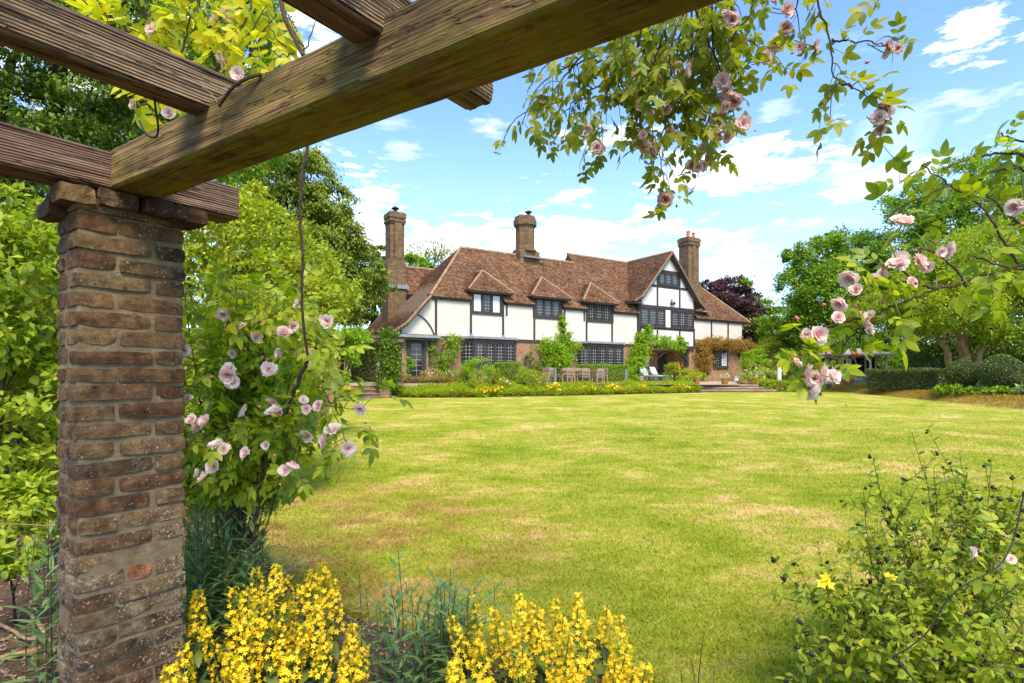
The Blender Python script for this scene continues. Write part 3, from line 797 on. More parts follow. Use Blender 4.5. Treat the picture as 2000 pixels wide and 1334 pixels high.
def blades():
    rg = np.random.default_rng(3); Ps = []
    for (y0, y1, n, h) in ((2.2, 4.5, 120000, 0.017), (4.5, 8.0, 130000, 0.021), (8.0, 14.0, 110000, 0.028), (14, 24, 45000, 0.036)):
        y = rg.uniform(y0, y1, n); x = y * rg.uniform(-1.0, 1.0, n)
        k = inside(LAWN, x, y); x, y = x[k], y[k]
        Ps.append(np.stack([x, y, gzv(y), np.full(len(x), h)], 1))
    A = np.concatenate(Ps); n = len(A); P = A[:, :3]; h = A[:, 3] * rg.uniform(0.5, 1.5, n)
    a = rg.uniform(0, 6.28, n); wd = h * 0.13 + 0.0009; lean = rg.normal(size=(n, 2)) * h[:, None] * 0.75
    dx, dy = np.cos(a) * wd, np.sin(a) * wd
    V = np.empty((n, 3, 3), np.float32)
    V[:, 0] = P + np.stack([dx, dy, np.full(n, -0.002)], 1); V[:, 1] = P + np.stack([-dx, -dy, np.full(n, -0.002)], 1)
    V[:, 2] = P + np.stack([lean[:, 0], lean[:, 1], h], 1)
    o = link('grass', np_mesh('grass', V.reshape(-1, 3), np.arange(3 * n).reshape(-1, 3)), M['blade']); o['kind'] = 'stuff'
    tag(o, 'short mown grass with straw-coloured dry patches over the lawn', 'grass')


blades()


def chips():
    rg = np.random.default_rng(4); n = 16000
    y = rg.uniform(1.2, 6.5, n); x = y * rg.uniform(-1.02, 1.0, n)
    k = inside(SOIL, x, y) & ~inside(LAWN, x, y); x, y = x[k], y[k]; n = len(x)
    tpl = (np.array([(-1, -.3, 0), (1, -.36, .1), (1, .3, 0), (-1, .36, .1), (0, 0, .42)], dtype=np.float32), np.array([(0, 1, 4), (1, 2, 4), (2, 3, 4), (3, 0, 4)], dtype=np.int32))
    ax = np.stack([rg.normal(size=n), rg.normal(size=n), rg.normal(size=n) * 0.3], 1); nn = np.stack([rg.normal(size=n) * .4, rg.normal(size=n) * .4, np.ones(n)], 1)
    V, F = scatter(tpl, np.stack([x, y, gzv(y) - 0.035], 1), frames(ax, nn), 0.014 * rg.uniform(0.3, 1.6, n))
    o = link('bark_mulch', np_mesh('bark_mulch', V, F), M['chip']); o['kind'] = 'stuff'
    tag(o, 'brown bark chips and leaf litter on the bare soil bed', 'mulch')


chips()
# ------------------------------------------------------------------ the house
HX, HY, TZ = -5.04, 33.0, 1.2
EX = Vector((0.8427, 0.539, 0)); EY = Vector((-0.539, 0.8427, 0)); HROT = math.atan2(0.539, 0.8427)
house = thing('house', 'long half-timbered house with red tiled roof, white panels and three brick chimneys', 'house', (HX, HY, TZ), HROT)


def HW(s_, w_, z=0.0):
    """house coordinates (along the front, behind it, up) to the world"""
    return Vector((HX, HY, TZ + z)) + EX * s_ + EY * w_


def tz(s_, w_): return TZ - 0.03 * abs(min(w_, 0.0))


TERR = [(-3.6, -2.4), (-1.3, -2.6), (3.2, -4.2), (9.9, -5.2), (15.6, -6.3), (16.2, -6.75), (19.6, -8.9), (21.2, -8.4), (31, -3), (33, 0.5), (33, 8), (-3.6, 6)]
tp = [(HW(a, b).x, HW(a, b).y) for a, b in TERR]
bm = bmesh.new(); tv = [bm.verts.new(HW(a, b, -0.03 * abs(min(b, 0)))) for a, b in TERR]; tb = [bm.verts.new(HW(a, b, -0.9)) for a, b in TERR]
f0 = bm.faces.new(tv)
for i in range(len(tv)): bm.faces.new((tv[i], tb[i], tb[(i + 1) % len(tv)], tv[(i + 1) % len(tv)]))
bmesh.ops.triangulate(bm, faces=[f0]); bmesh.ops.recalc_face_normals(bm, faces=bm.faces)
me = bpy.data.meshes.new('terrace'); bm.to_mesh(me); bm.free(); o = link('terrace', me, M['stone']); o['kind'] = 'structure'


def hbox(name, mat, x0, x1, y0, y1, z0, z1, parent=None, bev=0.0):
    mb = MB(); mb.box(x0, x1, y0, y1, z0, z1, None, bev); return mb.build(name, mat, parent or house)


def hpoly(name, mat, poly, y0, y1, parent=None):
    mb = MB(); mb.prism(poly, y0, y1, 'xzy'); return mb.build(name, mat, parent or house)


# ground-floor brick front, with the porch left open
BW = M['brickwork']
hbox('brick_wall', BW, -1.7, 18.35, 0.0, 0.3, -0.3, 2.5)
hbox('brick_wall', BW, 22.9, 29.8, 0.0, 0.3, -0.3, 3.25)
hbox('brick_wall', BW, -1.7, -1.4, 0.302, 7.0, -0.3, 2.6)
hbox('brick_wall', BW, 29.5, 29.8, 0.302, 7.0, -0.3, 4.8)
hbox('brick_wall', BW, 18.05, 18.35, 0.302, 2.6, -0.3, 2.5); hbox('brick_wall', BW, 22.9, 23.2, 0.302, 2.6, -0.3, 2.5)
hbox('porch_wall', BW, 18.36, 22.89, 2.4, 2.7, -0.3, 2.5)
hbox('porch_ceiling', M['render'], 18.36, 22.89, 0.2, 2.4, 2.46, 2.56)
hbox('back_wall', BW, 0.6, 29.8, 6.7, 7.0, -0.3, 4.8); hbox('back_wall', BW, -1.39, 0.59, 6.7, 7.0, -0.3, 2.9)
hbox('upper_wall', M['timber'], 0.2, 17.2, 0.08, 0.3, 2.52, 5.15)
hbox('upper_wall', M['timber'], 23.2, 29.8, 0.08, 0.3, 3.27, 5.05)
hpoly('upper_wall', M['timber'], [(-1.65, 2.52), (0.198, 2.52), (0.198, 4.75), (-1.65, 2.95)], 0.08, 0.3)
hbox('bressumer', M['timber'], -1.68, 17.25, -0.045, 0.076, 2.50, 2.68)
hbox('eaves_board', M['timber'], 0.3, 2.9, -0.16, 0.07, 4.86, 5.02); hbox('eaves_board', M['timber'], 5.5, 7.55, -0.16, 0.07, 4.86, 5.02)
hbox('eaves_board', M['timber'], 10.2, 12.0, -0.16, 0.07, 4.86, 5.02); hbox('eaves_board', M['timber'], 14.75, 17.15, -0.16, 0.07, 4.86, 5.02)
hbox('eaves_board', M['timber'], 23.5, 30.2, -0.16, 0.07, 4.86, 5.0)
# white panels between the posts
for (a, b, c, d) in ((0.70, 2.90, 2.70, 4.84), (3.04, 5.22, 2.70, 4.13), (5.36, 7.64, 2.70, 4.84), (7.78, 9.91, 2.70, 4.13), (10.06, 12.10, 2.70, 4.84),
                     (12.26, 14.50, 2.70, 4.13), (14.66, 17.07, 2.70, 4.84), (23.45, 25.55, 3.3, 4.84), (25.72, 27.72, 3.3, 4.84), (27.9, 29.7, 3.3, 4.84)):
    hbox('render_panel', M['render'], a, b, -0.02, 0.078, c, d)
hpoly('render_panel', M['render'], [(-1.5, 2.75), (0.55, 2.75), (0.55, 4.82), (0.22, 4.82), (-1.5, 3.08)], -0.02, 0.078)
for s_ in (0.625, 2.97, 5.29, 7.71, 9.985, 12.18, 14.58):
    hbox('timber_post', M['timber'], s_ - 0.075, s_ + 0.075, -0.05, 0.075, 2.69, 4.85)
for s_ in (25.635, 27.81, 23.35): hbox('timber_post', M['timber'], s_ - 0.08, s_ + 0.08, -0.05, 0.075, 3.27, 4.85)
hbox('timber_post', M['timber'], 17.1, 17.3, -0.17, 0.07, 2.69, 6.1)
mb = MB(); pts = curve([(0.5, -0.035, 2.72), (0.28, -0.035, 3.2), (-0.18, -0.035, 3.7), (-0.85, -0.035, 4.0)], 10)
for i in range(9): mb.bar(pts[i], pts[i + 1] + (pts[i + 1] - pts[i]) * 0.08, 0.05, 0.15, (0, -1, 0))
mb.build('curved_brace', M['timber'], house)
for s_ in (2.97, 5.29): hbox('lead_collar', M['lead'], s_ - 0.11, s_ + 0.11, -0.09, -0.052, 2.72, 2.9)
mb = MB(); mb.tube([(10.15, -0.09, 4.7), (10.15, -0.09, 0.0)], 0.045, 8); mb.build('downpipe', M['timber'], house)


def window(s0, s1, z0, z1, y=-0.06, ncas=3, cols=3, rows=5, blinds=(), parent=house, name='window', glass='glass', lat=True, fr=0.09):
    """a timber casement window: frame with mullions, and in each light a pane and a lattice of glazing bars"""
    mb = MB(); d = 0.11
    mb.box(s0, s1, y, y + d, z0, z0 + fr); mb.box(s0, s1, y, y + d, z1 - fr, z1)
    wl = (s1 - s0 - fr) / ncas
    for k in range(ncas + 1):
        x = s0 + k * wl; mb.box(x, x + fr, y + 0.002, y + d - 0.002, z0 + fr, z1 - fr)
    mb.box(s0 - 0.06, s1 + 0.06, y - 0.05, y + 0.0, z0 - 0.07, z0 + 0.03)
    wn = mb.build(name, M['timber'], parent)
    for k in range(ncas):
        a, b = s0 + k * wl + fr, s0 + (k + 1) * wl; c, e = z0 + fr, z1 - fr; iw = 0.045
        mb = MB(); mb.box(a, b, y + 0.02, y + 0.06, c, c + iw); mb.box(a, b, y + 0.02, y + 0.06, e - iw, e)
        mb.box(a, a + iw, y + 0.022, y + 0.058, c + iw, e - iw); mb.box(b - iw, b, y + 0.022, y + 0.058, c + iw, e - iw); mb.build('casement', M['timber'], wn)
        mb = MB(); mb.box(a + iw, b - iw, y + 0.045, y + 0.055, c + iw, e - iw)
        mb.build('pane', M['blind'] if k in blinds else M[glass], wn)
        if lat and k not in blinds or lat == 2:
            mb = MB(); bw = 0.011
            for i in range(1, cols): x = a + iw + (b - a - 2 * iw) * i / cols; mb.box(x - bw, x + bw, y + 0.030, y + 0.043, c + iw, e - iw)
            for i in range(1, rows): z = c + iw + (e - c - 2 * iw) * i / rows; mb.box(a + iw, b - iw, y + 0.031, y + 0.042, z - bw, z + bw)
            mb.build('glazing_bars', M['lattice'], wn)['kind'] = 'stuff'
    return wn


window(3.06, 5.20, 4.20, 5.50, -0.03, 3, 3, 5, (0, 2))
window(7.80, 9.90, 4.20, 5.48, -0.03, 3, 3, 5)
window(12.27, 14.48, 4.20, 5.45, -0.03, 3, 3, 5)
# ------------------------------------------------------------------ tiled roofs
def frame_of(poly, eave):
    P = [Vector(p) for p in poly]; U = Vector(eave).normalized(); N = Vector((0, 0, 0))
    for i in range(len(P)): N += P[i].cross(P[(i + 1) % len(P)])
    N.normalize()
    if N.z < 0: N = -N
    Vv = N.cross(U).normalized()
    if Vv.z < 0: Vv = -Vv
    return P[0], U, Vv, N


def roof(poly, eave, parent=house, name='roof', gauge=0.115, wd=0.17, seed=0, tiles=True, thick=0.06):
    """one roof slope: a deck with courses of clay tiles laid over it"""
    O, U, Vv, N = frame_of(poly, eave); rg = np.random.default_rng(seed)
    P = [Vector(p) for p in poly]; mb = MB()
    n = len(P); V = P + [p - N * thick for p in P]
    mb.add(V, [tuple(range(n)), tuple(range(n, 2 * n))[::-1]] + [(i, (i + 1) % n, n + (i + 1) % n, n + i) for i in range(n)])
    dk = mb.build(name, M['timber_brown'], parent)
    if not tiles: 
        dk.data.materials.clear(); dk.data.materials.append(M['tile']); return dk
    q = [((p - O).dot(U), (p - O).dot(Vv)) for p in P]
    u0, u1 = min(a for a, b in q), max(a for a, b in q); v0, v1 = min(b for a, b in q), max(b for a, b in q)
    rows = int((v1 - v0) / gauge) + 1; cols = int((u1 - u0) / wd) + 3; us, vs_ = [], []
    for r_ in range(rows):
        uu = u0 + (np.arange(cols) - 0.5 + 0.5 * (r_ % 2)) * wd; us.append(uu); vs_.append(np.full(cols, v0 + r_ * gauge))
    us, vs_ = np.concatenate(us), np.concatenate(vs_)
    k = inside(q, us, vs_ + gauge * 0.4); us, vs_ = us[k], vs_[k]; m = len(us)
    jit = rg.normal(size=m) * 0.006; wh = wd * 0.5 - 0.004; lift = 0.032 + rg.normal(size=m) * 0.005; h = gauge * 1.25
    o3, u3, v3, n3 = (np.array(x) for x in (O, U, Vv, N))
    def pt(du, dv, dn): return o3 + (us + du)[:, None] * u3 + (vs_ + dv)[:, None] * v3 + np.broadcast_to(np.asarray(dn, float), (m,))[:, None] * n3
    sk = rg.normal(size=m) * 0.006
    A = [pt(-wh, jit + sk, lift), pt(wh, jit - sk, lift), pt(wh, h, 0.012), pt(-wh, h, 0.012), pt(-wh, jit + sk, lift - 0.022), pt(wh, jit - sk, lift - 0.022)]
    Vt = np.stack(A, 1).reshape(-1, 3); b = np.arange(m)[:, None] * 6
    F = np.concatenate([b + np.array([[0, 1, 2, 3]]), b + np.array([[4, 5, 1, 0]])])
    o = link('roof_tiles', np_mesh('roof_tiles', Vt, F), M['tile'], dk); o['kind'] = 'stuff'
    return dk


def ridge(pts, r=0.11, name='ridge_tiles', parent=house, seg=0.4):
    """half-round capping tiles along a ridge or hip"""
    mb = MB()
    for a, b in zip(pts[:-1], pts[1:]):
        a, b = Vector(a), Vector(b); L = (b - a).length; k = max(1, int(L / seg))
        for i in range(k):
            p, q = a.lerp(b, i / k), a.lerp(b, (i + 0.97) / k); mb.tube([p, q], [r * 1.05, r * 0.95], 7)
    o = mb.build(name, M['ridge'], parent); o['kind'] = 'stuff'; return o


MS = 1.067
def zs(w_): return 5.0 + MS * (w_ + 0.25)
notch = []
for a, b in ((2.92, 5.36), (7.62, 10.06), (12.10, 14.66)): notch += [(a, -0.25), (a, 0.32), (b, 0.32), (b, -0.25)]
main = [(0.18, -0.25)] + notch + [(17.15, -0.25), (17.15, 0.7), (20.4, 4.295), (13.9, 4.295), (13.9, 3.5), (4.1, 3.5)]
roof([(a, b, zs(b)) for a, b in main], (1, 0, 0), seed=1)
roof([(a, b, zs(b)) for a, b in [(23.65, -0.25), (30.5, -0.25), (27.0, 3.5), (21.2, 3.5), (23.9, 0.6), (23.65, 0.4)]], (1, 0, 0), seed=2)
roof([(30.5, -0.25, 5.0), (30.5, 7.25, 5.0), (27.0, 3.5, 9.0)], (0, 1, 0), seed=3)
LS = (9.0 - 2.77) / 6.1
roof([(-2.25, -0.40, 2.70), (-1.35, -0.40, 3.30), (-1.35, 7.4, 3.30), (-2.25, 7.4, 2.70)], (0, 1, 0), seed=4)
roof([(-1.35, -0.40, 3.30), (0.18, -0.30, 5.0), (4.1, 3.5, 9.0), (0.18, 7.3, 5.0), (-1.35, 7.4, 3.30)], (0, 1, 0), seed=5)
roof([(0.18, 7.25, 5.0), (30.5, 7.25, 5.0), (27.0, 3.5, 9.0), (4.1, 3.5, 9.0)], (1, 0, 0), tiles=False)
roof([(13.9, 8.9, 5.0), (26, 8.9, 5.0), (24, 4.295, 9.85), (13.9, 4.295, 9.85)], (1, 0, 0), tiles=False)
roof([(20.4, 4.295, 9.85), (24, 4.295, 9.85), (27, 3.5, 9.0), (21.2, 3.5, 9.0)], (1, 0, 0), tiles=False)
mb = MB(); mb.prism([(3.45, 8.95), (5.1, 8.95), (4.295, 9.83)], 13.93, 14.05, 'yzx'); mb.build('gable_end', M['tile'], house)
ridge([(4.1, 3.5, 9.03), (13.9, 3.5, 9.03)]); ridge([(13.85, 4.295, 9.88), (20.4, 4.295, 9.88)]); ridge([(0.18, -0.28, 5.06), (4.1, 3.5, 9.04)], 0.09, 'hip_tiles')
ridge([(30.5, -0.25, 5.04), (27.0, 3.5, 9.03)], 0.09, 'hip_tiles')
# the low swept verge at the near end
mb = MB()
for a, b in (((-2.25, -0.36, 2.60), (-1.35, -0.36, 3.18)), ((-1.35, -0.36, 3.18), (0.2, -0.27, 4.88))): mb.bar(a, b, 0.05, 0.24, (0, -1, 0))
mb.build('verge_board', M['timber'], house)
mb = MB()
for a, b in (((-2.25, -0.37, 2.735), (-1.35, -0.37, 3.335)), ((-1.35, -0.37, 3.335), (0.2, -0.28, 5.03))): mb.bar(a, b, 0.12, 0.07, (0, -1, 0))
mb.build('verge_tiles', M['ridge'], house)
hpoly('brick_wall', M['timber'], [(-2.1, 2.52), (-1.66, 2.52), (-1.66, 2.95), (-2.1, 2.66)], 0.0, 0.3)

# dormers
for i, (a, b, wz) in enumerate(((2.65, 5.91, 5.56), (7.31, 10.58, 5.55), (11.62, 15.0, 5.52))):
    mid = (a + b) / 2; top = 7.02; ya = 0.85; yb = (top - 5.0) / MS - 0.25; ye = (wz - 5.0) / MS - 0.25
    dm = MB(); dm.box(a + 0.28, a + 0.42, -0.04, 0.5, 4.14, wz - 0.04); dm.box(b - 0.42, b - 0.28, -0.04, 0.5, 4.14, wz - 0.04)
    dm.box(a + 0.43, b - 0.43, 0.10, 0.2, 4.2, wz - 0.06)
    dm.box(a + 0.03, b - 0.03, -0.33, 0.3, wz - 0.10, wz - 0.03)
    d_ = dm.build('dormer', M['timber'], house)
    roof([(a, -0.38, wz), (b, -0.38, wz), (mid, ya, top)], (1, 0, 0), d_, 'dormer_roof', seed=20 + i)
    roof([(a, -0.38, wz), (mid, ya, top), (mid, yb, top), (a, ye, wz)], (0, 1, 0), d_, 'dormer_roof', seed=30 + i)
    roof([(b, -0.38, wz), (b, ye, wz), (mid, yb, top), (mid, ya, top)], (0, 1, 0), d_, 'dormer_roof', seed=40 + i)
    ridge([(a - 0.02, -0.38, wz + 0.05), (mid, ya, top + 0.05), (b + 0.02, -0.38, wz + 0.05)], 0.075, 'hip_tiles', d_); ridge([(mid, ya, top + .04), (mid, yb, top + .04)], 0.08, 'ridge_tiles', d_)

# ------------------------------------------------------------------ the cross gable
GC, GZ, GS = 20.35, 9.9, 1.13
def gs(z, side): return GC + side * (GZ - 0.15 - z) / GS
gy = -0.16
hpoly('gable_wall', M['timber'], [(17.25, 2.52), (23.4, 2.52), (23.4, 6.05), (GC, GZ - 0.2), (17.25, 6.05)], gy + 0.05, 0.28)
RW = M['render_white']
def gpanel(poly): hpoly('render_panel', RW, poly, gy, gy + 0.048)
gpanel([(19.3, 8.52), (21.4, 8.52), (GC, 9.62)])
gpanel([(18.34, 7.32), (19.02, 7.32), (19.02, 8.12)]); gpanel([(22.36, 7.32), (21.7, 7.32), (21.7, 8.12)])
gpanel([(17.42, 5.72), (19.02, 5.72), (19.02, 7.12), (18.12, 7.12), (17.42, 6.36)]); gpanel([(19.2, 5.72), (21.52, 5.72), (21.52, 7.12), (19.2, 7.12)])
gpanel([(23.22, 5.72), (21.7, 5.72), (21.7, 7.12), (22.56, 7.12), (23.22, 6.42)])
gpanel([(20.02, 4.1), (20.56, 4.1), (20.56, 5.45), (20.02, 5.45)])
gpanel([(17.42, 2.72), (19.02, 2.72), (19.02, 3.88), (17.42, 3.88)]); gpanel([(19.2, 2.72), (21.52, 2.72), (21.52, 3.88), (19.2, 3.88)]); gpanel([(21.7, 2.72), (23.2, 2.72), (23.2, 3.88), (21.7, 3.88)])
def gt(name, x0, x1, z0, z1, p=0.035): hbox(name, M['timber'], x0, x1, gy - p, gy + 0.047, z0, z1)
gt('timber_rail', 17.27, 23.38, 5.50, 5.70); gt('timber_rail', 17.27, 23.38, 3.90, 4.05); gt('timber_rail', 17.2, 23.45, 2.50, 2.70, 0.06)
gt('timber_rail', 18.1, 22.6, 7.14, 7.30); gt('timber_rail', 19.05, 21.7, 8.36, 8.50)
for a, b in ((19.04, 19.18), (21.54, 21.68)): gt('timber_post', a, b, 7.31, 8.35, 0.033); gt('timber_post', a, b, 5.71, 7.13, 0.033); gt('timber_post', a, b, 2.71, 3.89, 0.033)
gt('timber_post', 17.27, 17.4, 5.71, 6.4, 0.033); gt('timber_post', 23.24, 23.38, 5.71, 6.4, 0.033); gt('timber_post', 17.27, 17.4, 2.71, 3.89, 0.033); gt('timber_post', 23.22, 23.38, 2.71, 3.89, 0.033)
window(19.22, 21.50, 7.34, 8.34, gy - 0.03, 3, 3, 4)
window(17.30, 19.98, 4.08, 5.48, gy - 0.03, 3, 3, 6); window(20.60, 23.30, 4.08, 5.48, gy - 0.03, 3, 3, 6)
yv = -0.55
roof([(GC, yv, GZ), (GC, 4.4, GZ), (17.15, 0.95, 6.28), (17.15, yv, 6.28)], (0, 1, 0), seed=50); roof([(17.15, yv, 6.28), (17.15, 0.95, 6.28), (16.3, 0.6, 5.86), (16.3, yv, 5.86)], (0, 1, 0), seed=51)
roof([(GC, yv, GZ), (23.55, yv, 6.28), (23.55, 0.95, 6.28), (GC, 4.4, GZ)], (0, 1, 0), seed=52); roof([(23.55, yv, 6.28), (24.2, yv, 5.86), (24.2, 0.6, 5.86), (23.55, 0.95, 6.28)], (0, 1, 0), seed=53)
ridge([(GC, yv, GZ + 0.03), (GC, 4.3, GZ + 0.03)])
mb = MB(); mt = MB()
for sd in (-1, 1):
    e = 16.3 if sd < 0 else 24.2; k = 17.15 if sd < 0 else 23.55
    for p, q in (((GC, yv, GZ), (k, yv, 6.28)), ((k, yv, 6.28), (e, yv, 5.86))):
        p, q = Vector(p), Vector(q); mb.bar(p + Vector((0, 0.06, -0.16)), q + Vector((0, 0.06, -0.16)), 0.06, 0.2, (0, -1, 0)); mt.bar(p + Vector((0, -0.02, 0.0)), q + Vector((0, -0.02, 0.0)), 0.10, 0.075, (0, -1, 0))
mb.build('barge_board', M['timber'], house); mt.build('verge_tiles', M['ridge'], house)
hbox('gable_soffit', M['timber_brown'], 16.35, 17.24, yv + 0.05, 0.4, 5.72, 5.80)
mb = MB(); mb.box(20.5, 20.82, gy - 0.16, gy - 0.02, 5.88, 6.06); mb.box(20.62, 20.68, gy - 0.1, gy - 0.03, 6.1, 6.3); mb.box(20.86, 21.0, gy - 0.12, gy - 0.02, 5.92, 6.12); mb.build('floodlight', M['timber'], house)

# bays, door, porch, side window
def bay(s0, s1, nl, cols=4, rows=6):
    p = 0.75; z0, z1 = 0.95, 2.42
    mb = MB(); mb.prism([(s0, -0.02), (s0 + 0.55, -p + 0.04), (s1 - 0.55, -p + 0.04), (s1, -0.02)], -0.3, z0 - 0.05, 'xyz')
    bw_ = mb.build('bay_window', BW, house)
    mb = MB(); mb.prism([(s0 - 0.12, -0.02), (s0 + 0.42, -p - 0.16), (s1 - 0.42, -p - 0.16), (s1 + 0.12, -0.02)], 2.58, 2.72, 'xyz'); mb.build('lead_roof', M['lead'], bw_)
    mb = MB(); mb.prism([(s0 - 0.05, -0.03), (s0 + 0.5, -p - 0.06), (s1 - 0.5, -p - 0.06), (s1 + 0.05, -0.03)], 2.40, 2.575, 'xyz'); mb.build('fascia', M['timber'], bw_)
    mb = MB(); mb.prism([(s0 + 0.04, -0.03), (s0 + 0.57, -p + 0.1), (s1 - 0.57, -p + 0.1), (s1 - 0.04, -0.03)], z0, 2.39, 'xyz'); mb.build('dark_interior', M['black'], bw_)
    window(s0 + 0.5, s1 - 0.5, z0, z1, -p - 0.02, nl, cols, rows, (), house, 'window', 'glass', 1, 0.1)
    for (a, b, c, d) in ((s0, -0.02, s0 + 0.52, -p), (s1 - 0.52, -p, s1, -0.02)):     # canted lights
        mb = MB(); A, B = Vector((a, b, 0)), Vector((c, d, 0)); t = (B - A); L = t.length; t.normalize(); nrm = Vector((t.y, -t.x, 0))
        Mx = Matrix(((t.x, -nrm.x, 0, A.x), (t.y, -nrm.y, 0, A.y), (0, 0, 1, 0), (0, 0, 0, 1)))
        mb.box(0, L, -0.03, 0.06, z0, z0 + 0.1, Mx); mb.box(0, L, -0.03, 0.06, z1 - 0.1, z1, Mx); mb.box(0, 0.1, -0.03, 0.06, z0 + 0.1, z1 - 0.1, Mx); mb.box(L - 0.1, L, -0.03, 0.06, z0 + 0.1, z1 - 0.1, Mx)
        mb.build('side_light', M['timber'], bw_)
        mb = MB(); mb.box(0.1, L - 0.1, 0.01, 0.02, z0 + 0.1, z1 - 0.1, Mx); mb.build('pane', M['glass'], bw_)
        mb = MB()
        for i in range(1, 3): x = 0.1 + (L - 0.2) * i / 3; mb.box(x - 0.012, x + 0.012, -0.01, 0.005, z0 + 0.1, z1 - 0.1, Mx)
        for i in range(1, 6): z = z0 + 0.1 + (z1 - z0 - 0.2) * i / 6; mb.box(0.1, L - 0.1, -0.008, 0.003, z - 0.012, z + 0.012, Mx)
        mb.build('glazing_bars', M['lattice'], bw_)['kind'] = 'stuff'


bay(2.3, 6.25, 4, 3, 6); bay(11.35, 15.5, 4, 3, 6)
hbox('door_canopy', M['lead'], -1.95, 0.7, -0.55, -0.05, 2.52, 2.68); hbox('canopy_fascia', M['timber'], -1.85, 0.6, -0.47, -0.05, 2.38, 2.515)
mb = MB(); mb.box(-1.2, -1.06, -0.08, -0.002, 0, 2.36); mb.box(-0.16, -0.02, -0.08, -0.002, 0, 2.36); mb.box(-1.06, -0.16, -0.078, -0.002, 2.22, 2.36); dr = mb.build('door', M['timber'], house)
mb = MB(); mb.box(-1.05, -0.17, -0.05, -0.003, 0.02, 0.3); mb.box(-1.05, -0.93, -0.05, -0.003, 0.31, 2.2); mb.box(-0.29, -0.17, -0.05, -0.003, 0.31, 2.2); mb.build('door_leaf', M['timber'], dr)
mb = MB(); mb.box(-0.92, -0.3, -0.03, -0.003, 0.31, 2.2); mb.build('pane', M['glass'], dr)
mb = MB()
for i in range(1, 6): mb.box(-0.92, -0.3, -0.04, -0.032, 0.31 + i * 0.315 - 0.012, 0.31 + i * 0.315 + 0.012)
mb.box(-0.62, -0.6, -0.042, -0.034, 0.31, 2.2); mb.build('glazing_bars', M['lattice'], dr)['kind'] = 'stuff'
hbox('timber_post', M['timber'], 0.15, 0.3, -0.04, -0.003, 0.9, 2.38); hbox('timber_post', M['timber'], -1.66, -1.52, -0.06, -0.003, -0.1, 2.38)
window(18.5, 20.35, 0.75, 2.2, 2.36, 3, 3, 5)
hbox('porch_door', M['timber'], 21.9, 22.85, 2.33, 2.395, 0, 2.2)
mb = MB(); pts = curve([(22.85, 0.1, 1.15), (22.6, 0.1, 1.75), (22.1, 0.1, 2.2), (21.5, 0.1, 2.45)], 9)
for i in range(8): mb.bar(pts[i], pts[i + 1] + (pts[i + 1] - pts[i]) * .08, 0.14, 0.16, (0, -1, 0))
mb.build('curved_brace', M['timber'], house)
hbox('porch_post', M['timber'], 22.68, 22.86, 0.02, 0.2, -0.2, 2.48)
window(25.9, 27.75, 1.05, 2.42, -0.09, 2, 3, 5, (1,), house, 'window', 'glass', 2)
mb = MB(); mb.box(29.15, 29.35, -0.25, -0.003, 2.0, 2.35); mb.build('wall_lantern', M['timber'], house)

# chimneys
def cap(mb, x0, x1, y0, y1, z):
    for (g, a, b) in ((0.04, 0.0, 0.10), (0.09, 0.102, 0.24), (0.05, 0.242, 0.36), (0.10, 0.362, 0.66), (0.02, 0.662, 0.74)): mb.box(x0 - g, x1 + g, y0 - g, y1 + g, z + a, z + b)


CB = M['chimney']
mb = MB(); mb.box(-0.95, 0.25, 3.7, 4.95, -0.3, 7.45); mb.prism([(-0.95, 7.452), (0.25, 7.452), (0.2, 7.8), (-0.85, 7.8)], 3.72, 4.9, 'xzy'); mb.box(-0.75, 0.2, 3.85, 4.75, 7.78, 10.1)
mb.box(-0.50, -0.04, 3.70, 3.849, 7.8, 10.09); cap(mb, -0.75, 0.2, 3.82, 4.75, 10.1)
c1 = mb.build('chimney', CB, house)
mb = MB(); mb.lathe([(0.14, 10.82), (0.12, 11.05), (0.02, 11.06)], 10, (-0.28, 4.2, 0)); mb.lathe([(0.24, 11.1), (0.27, 11.14), (0.03, 11.3)], 10, (-0.28, 4.2, 0)); mb.build('cowl', M['timber'], c1)
def octa(cx, cy_, r): return [(cx + r * math.cos(math.pi / 8 + k * math.pi / 4), cy_ + r * math.sin(math.pi / 8 + k * math.pi / 4)) for k in range(8)]
mb = MB(); cx, cyy = 9.35, 3.5
mb.box(cx - 0.85, cx + 0.85, cyy - 0.65, cyy + 0.65, 7.6, 9.3)
for (r_, a, b) in ((0.9, 9.3, 9.42), (0.70, 9.42, 11.1), (0.76, 11.102, 11.2), (0.86, 11.202, 11.62), (0.78, 11.622, 11.85)): mb.prism(octa(cx, cyy, r_), a, b, 'xyz')
c2 = mb.build('chimney', CB, house)
mb = MB(); mb.lathe([(0.17, 11.85), (0.14, 12.05), (0.02, 12.06)], 10, (cx - 0.35, cyy, 0)); mb.build('chimney_pot', M['pot_orange'], c2)
mb = MB(); mb.lathe([(0.15, 11.85), (0.13, 12.18), (0.02, 12.2)], 10, (cx + 0.3, cyy, 0)); mb.lathe([(0.26, 12.26), (0.27, 12.3), (0.04, 12.42)], 10, (cx + 0.3, cyy, 0)); mb.build('cowl', M['timber'], c2)
mb = MB(); mb.box(cx - 0.6, cx + 1.25, cyy - 0.95, cyy - 0.66, 8.78, 8.86); mb.build('lead_flashing', M['lead'], house)
mb = MB(); mb.box(23.35, 25.05, 0.45, 1.75, 4.9, 7.75); mb.prism([(23.35, 7.752), (25.05, 7.752), (24.9, 8.15), (23.5, 8.15)], 0.5, 1.7, 'xzy'); mb.box(23.55, 24.85, 0.6, 1.6, 8.1, 11.05); mb.box(24.02, 24.38, 0.5, 0.66, 8.12, 11.04); cap(mb, 23.55, 24.85, 0.58, 1.6, 11.05)
c3 = mb.build('chimney', CB, house)
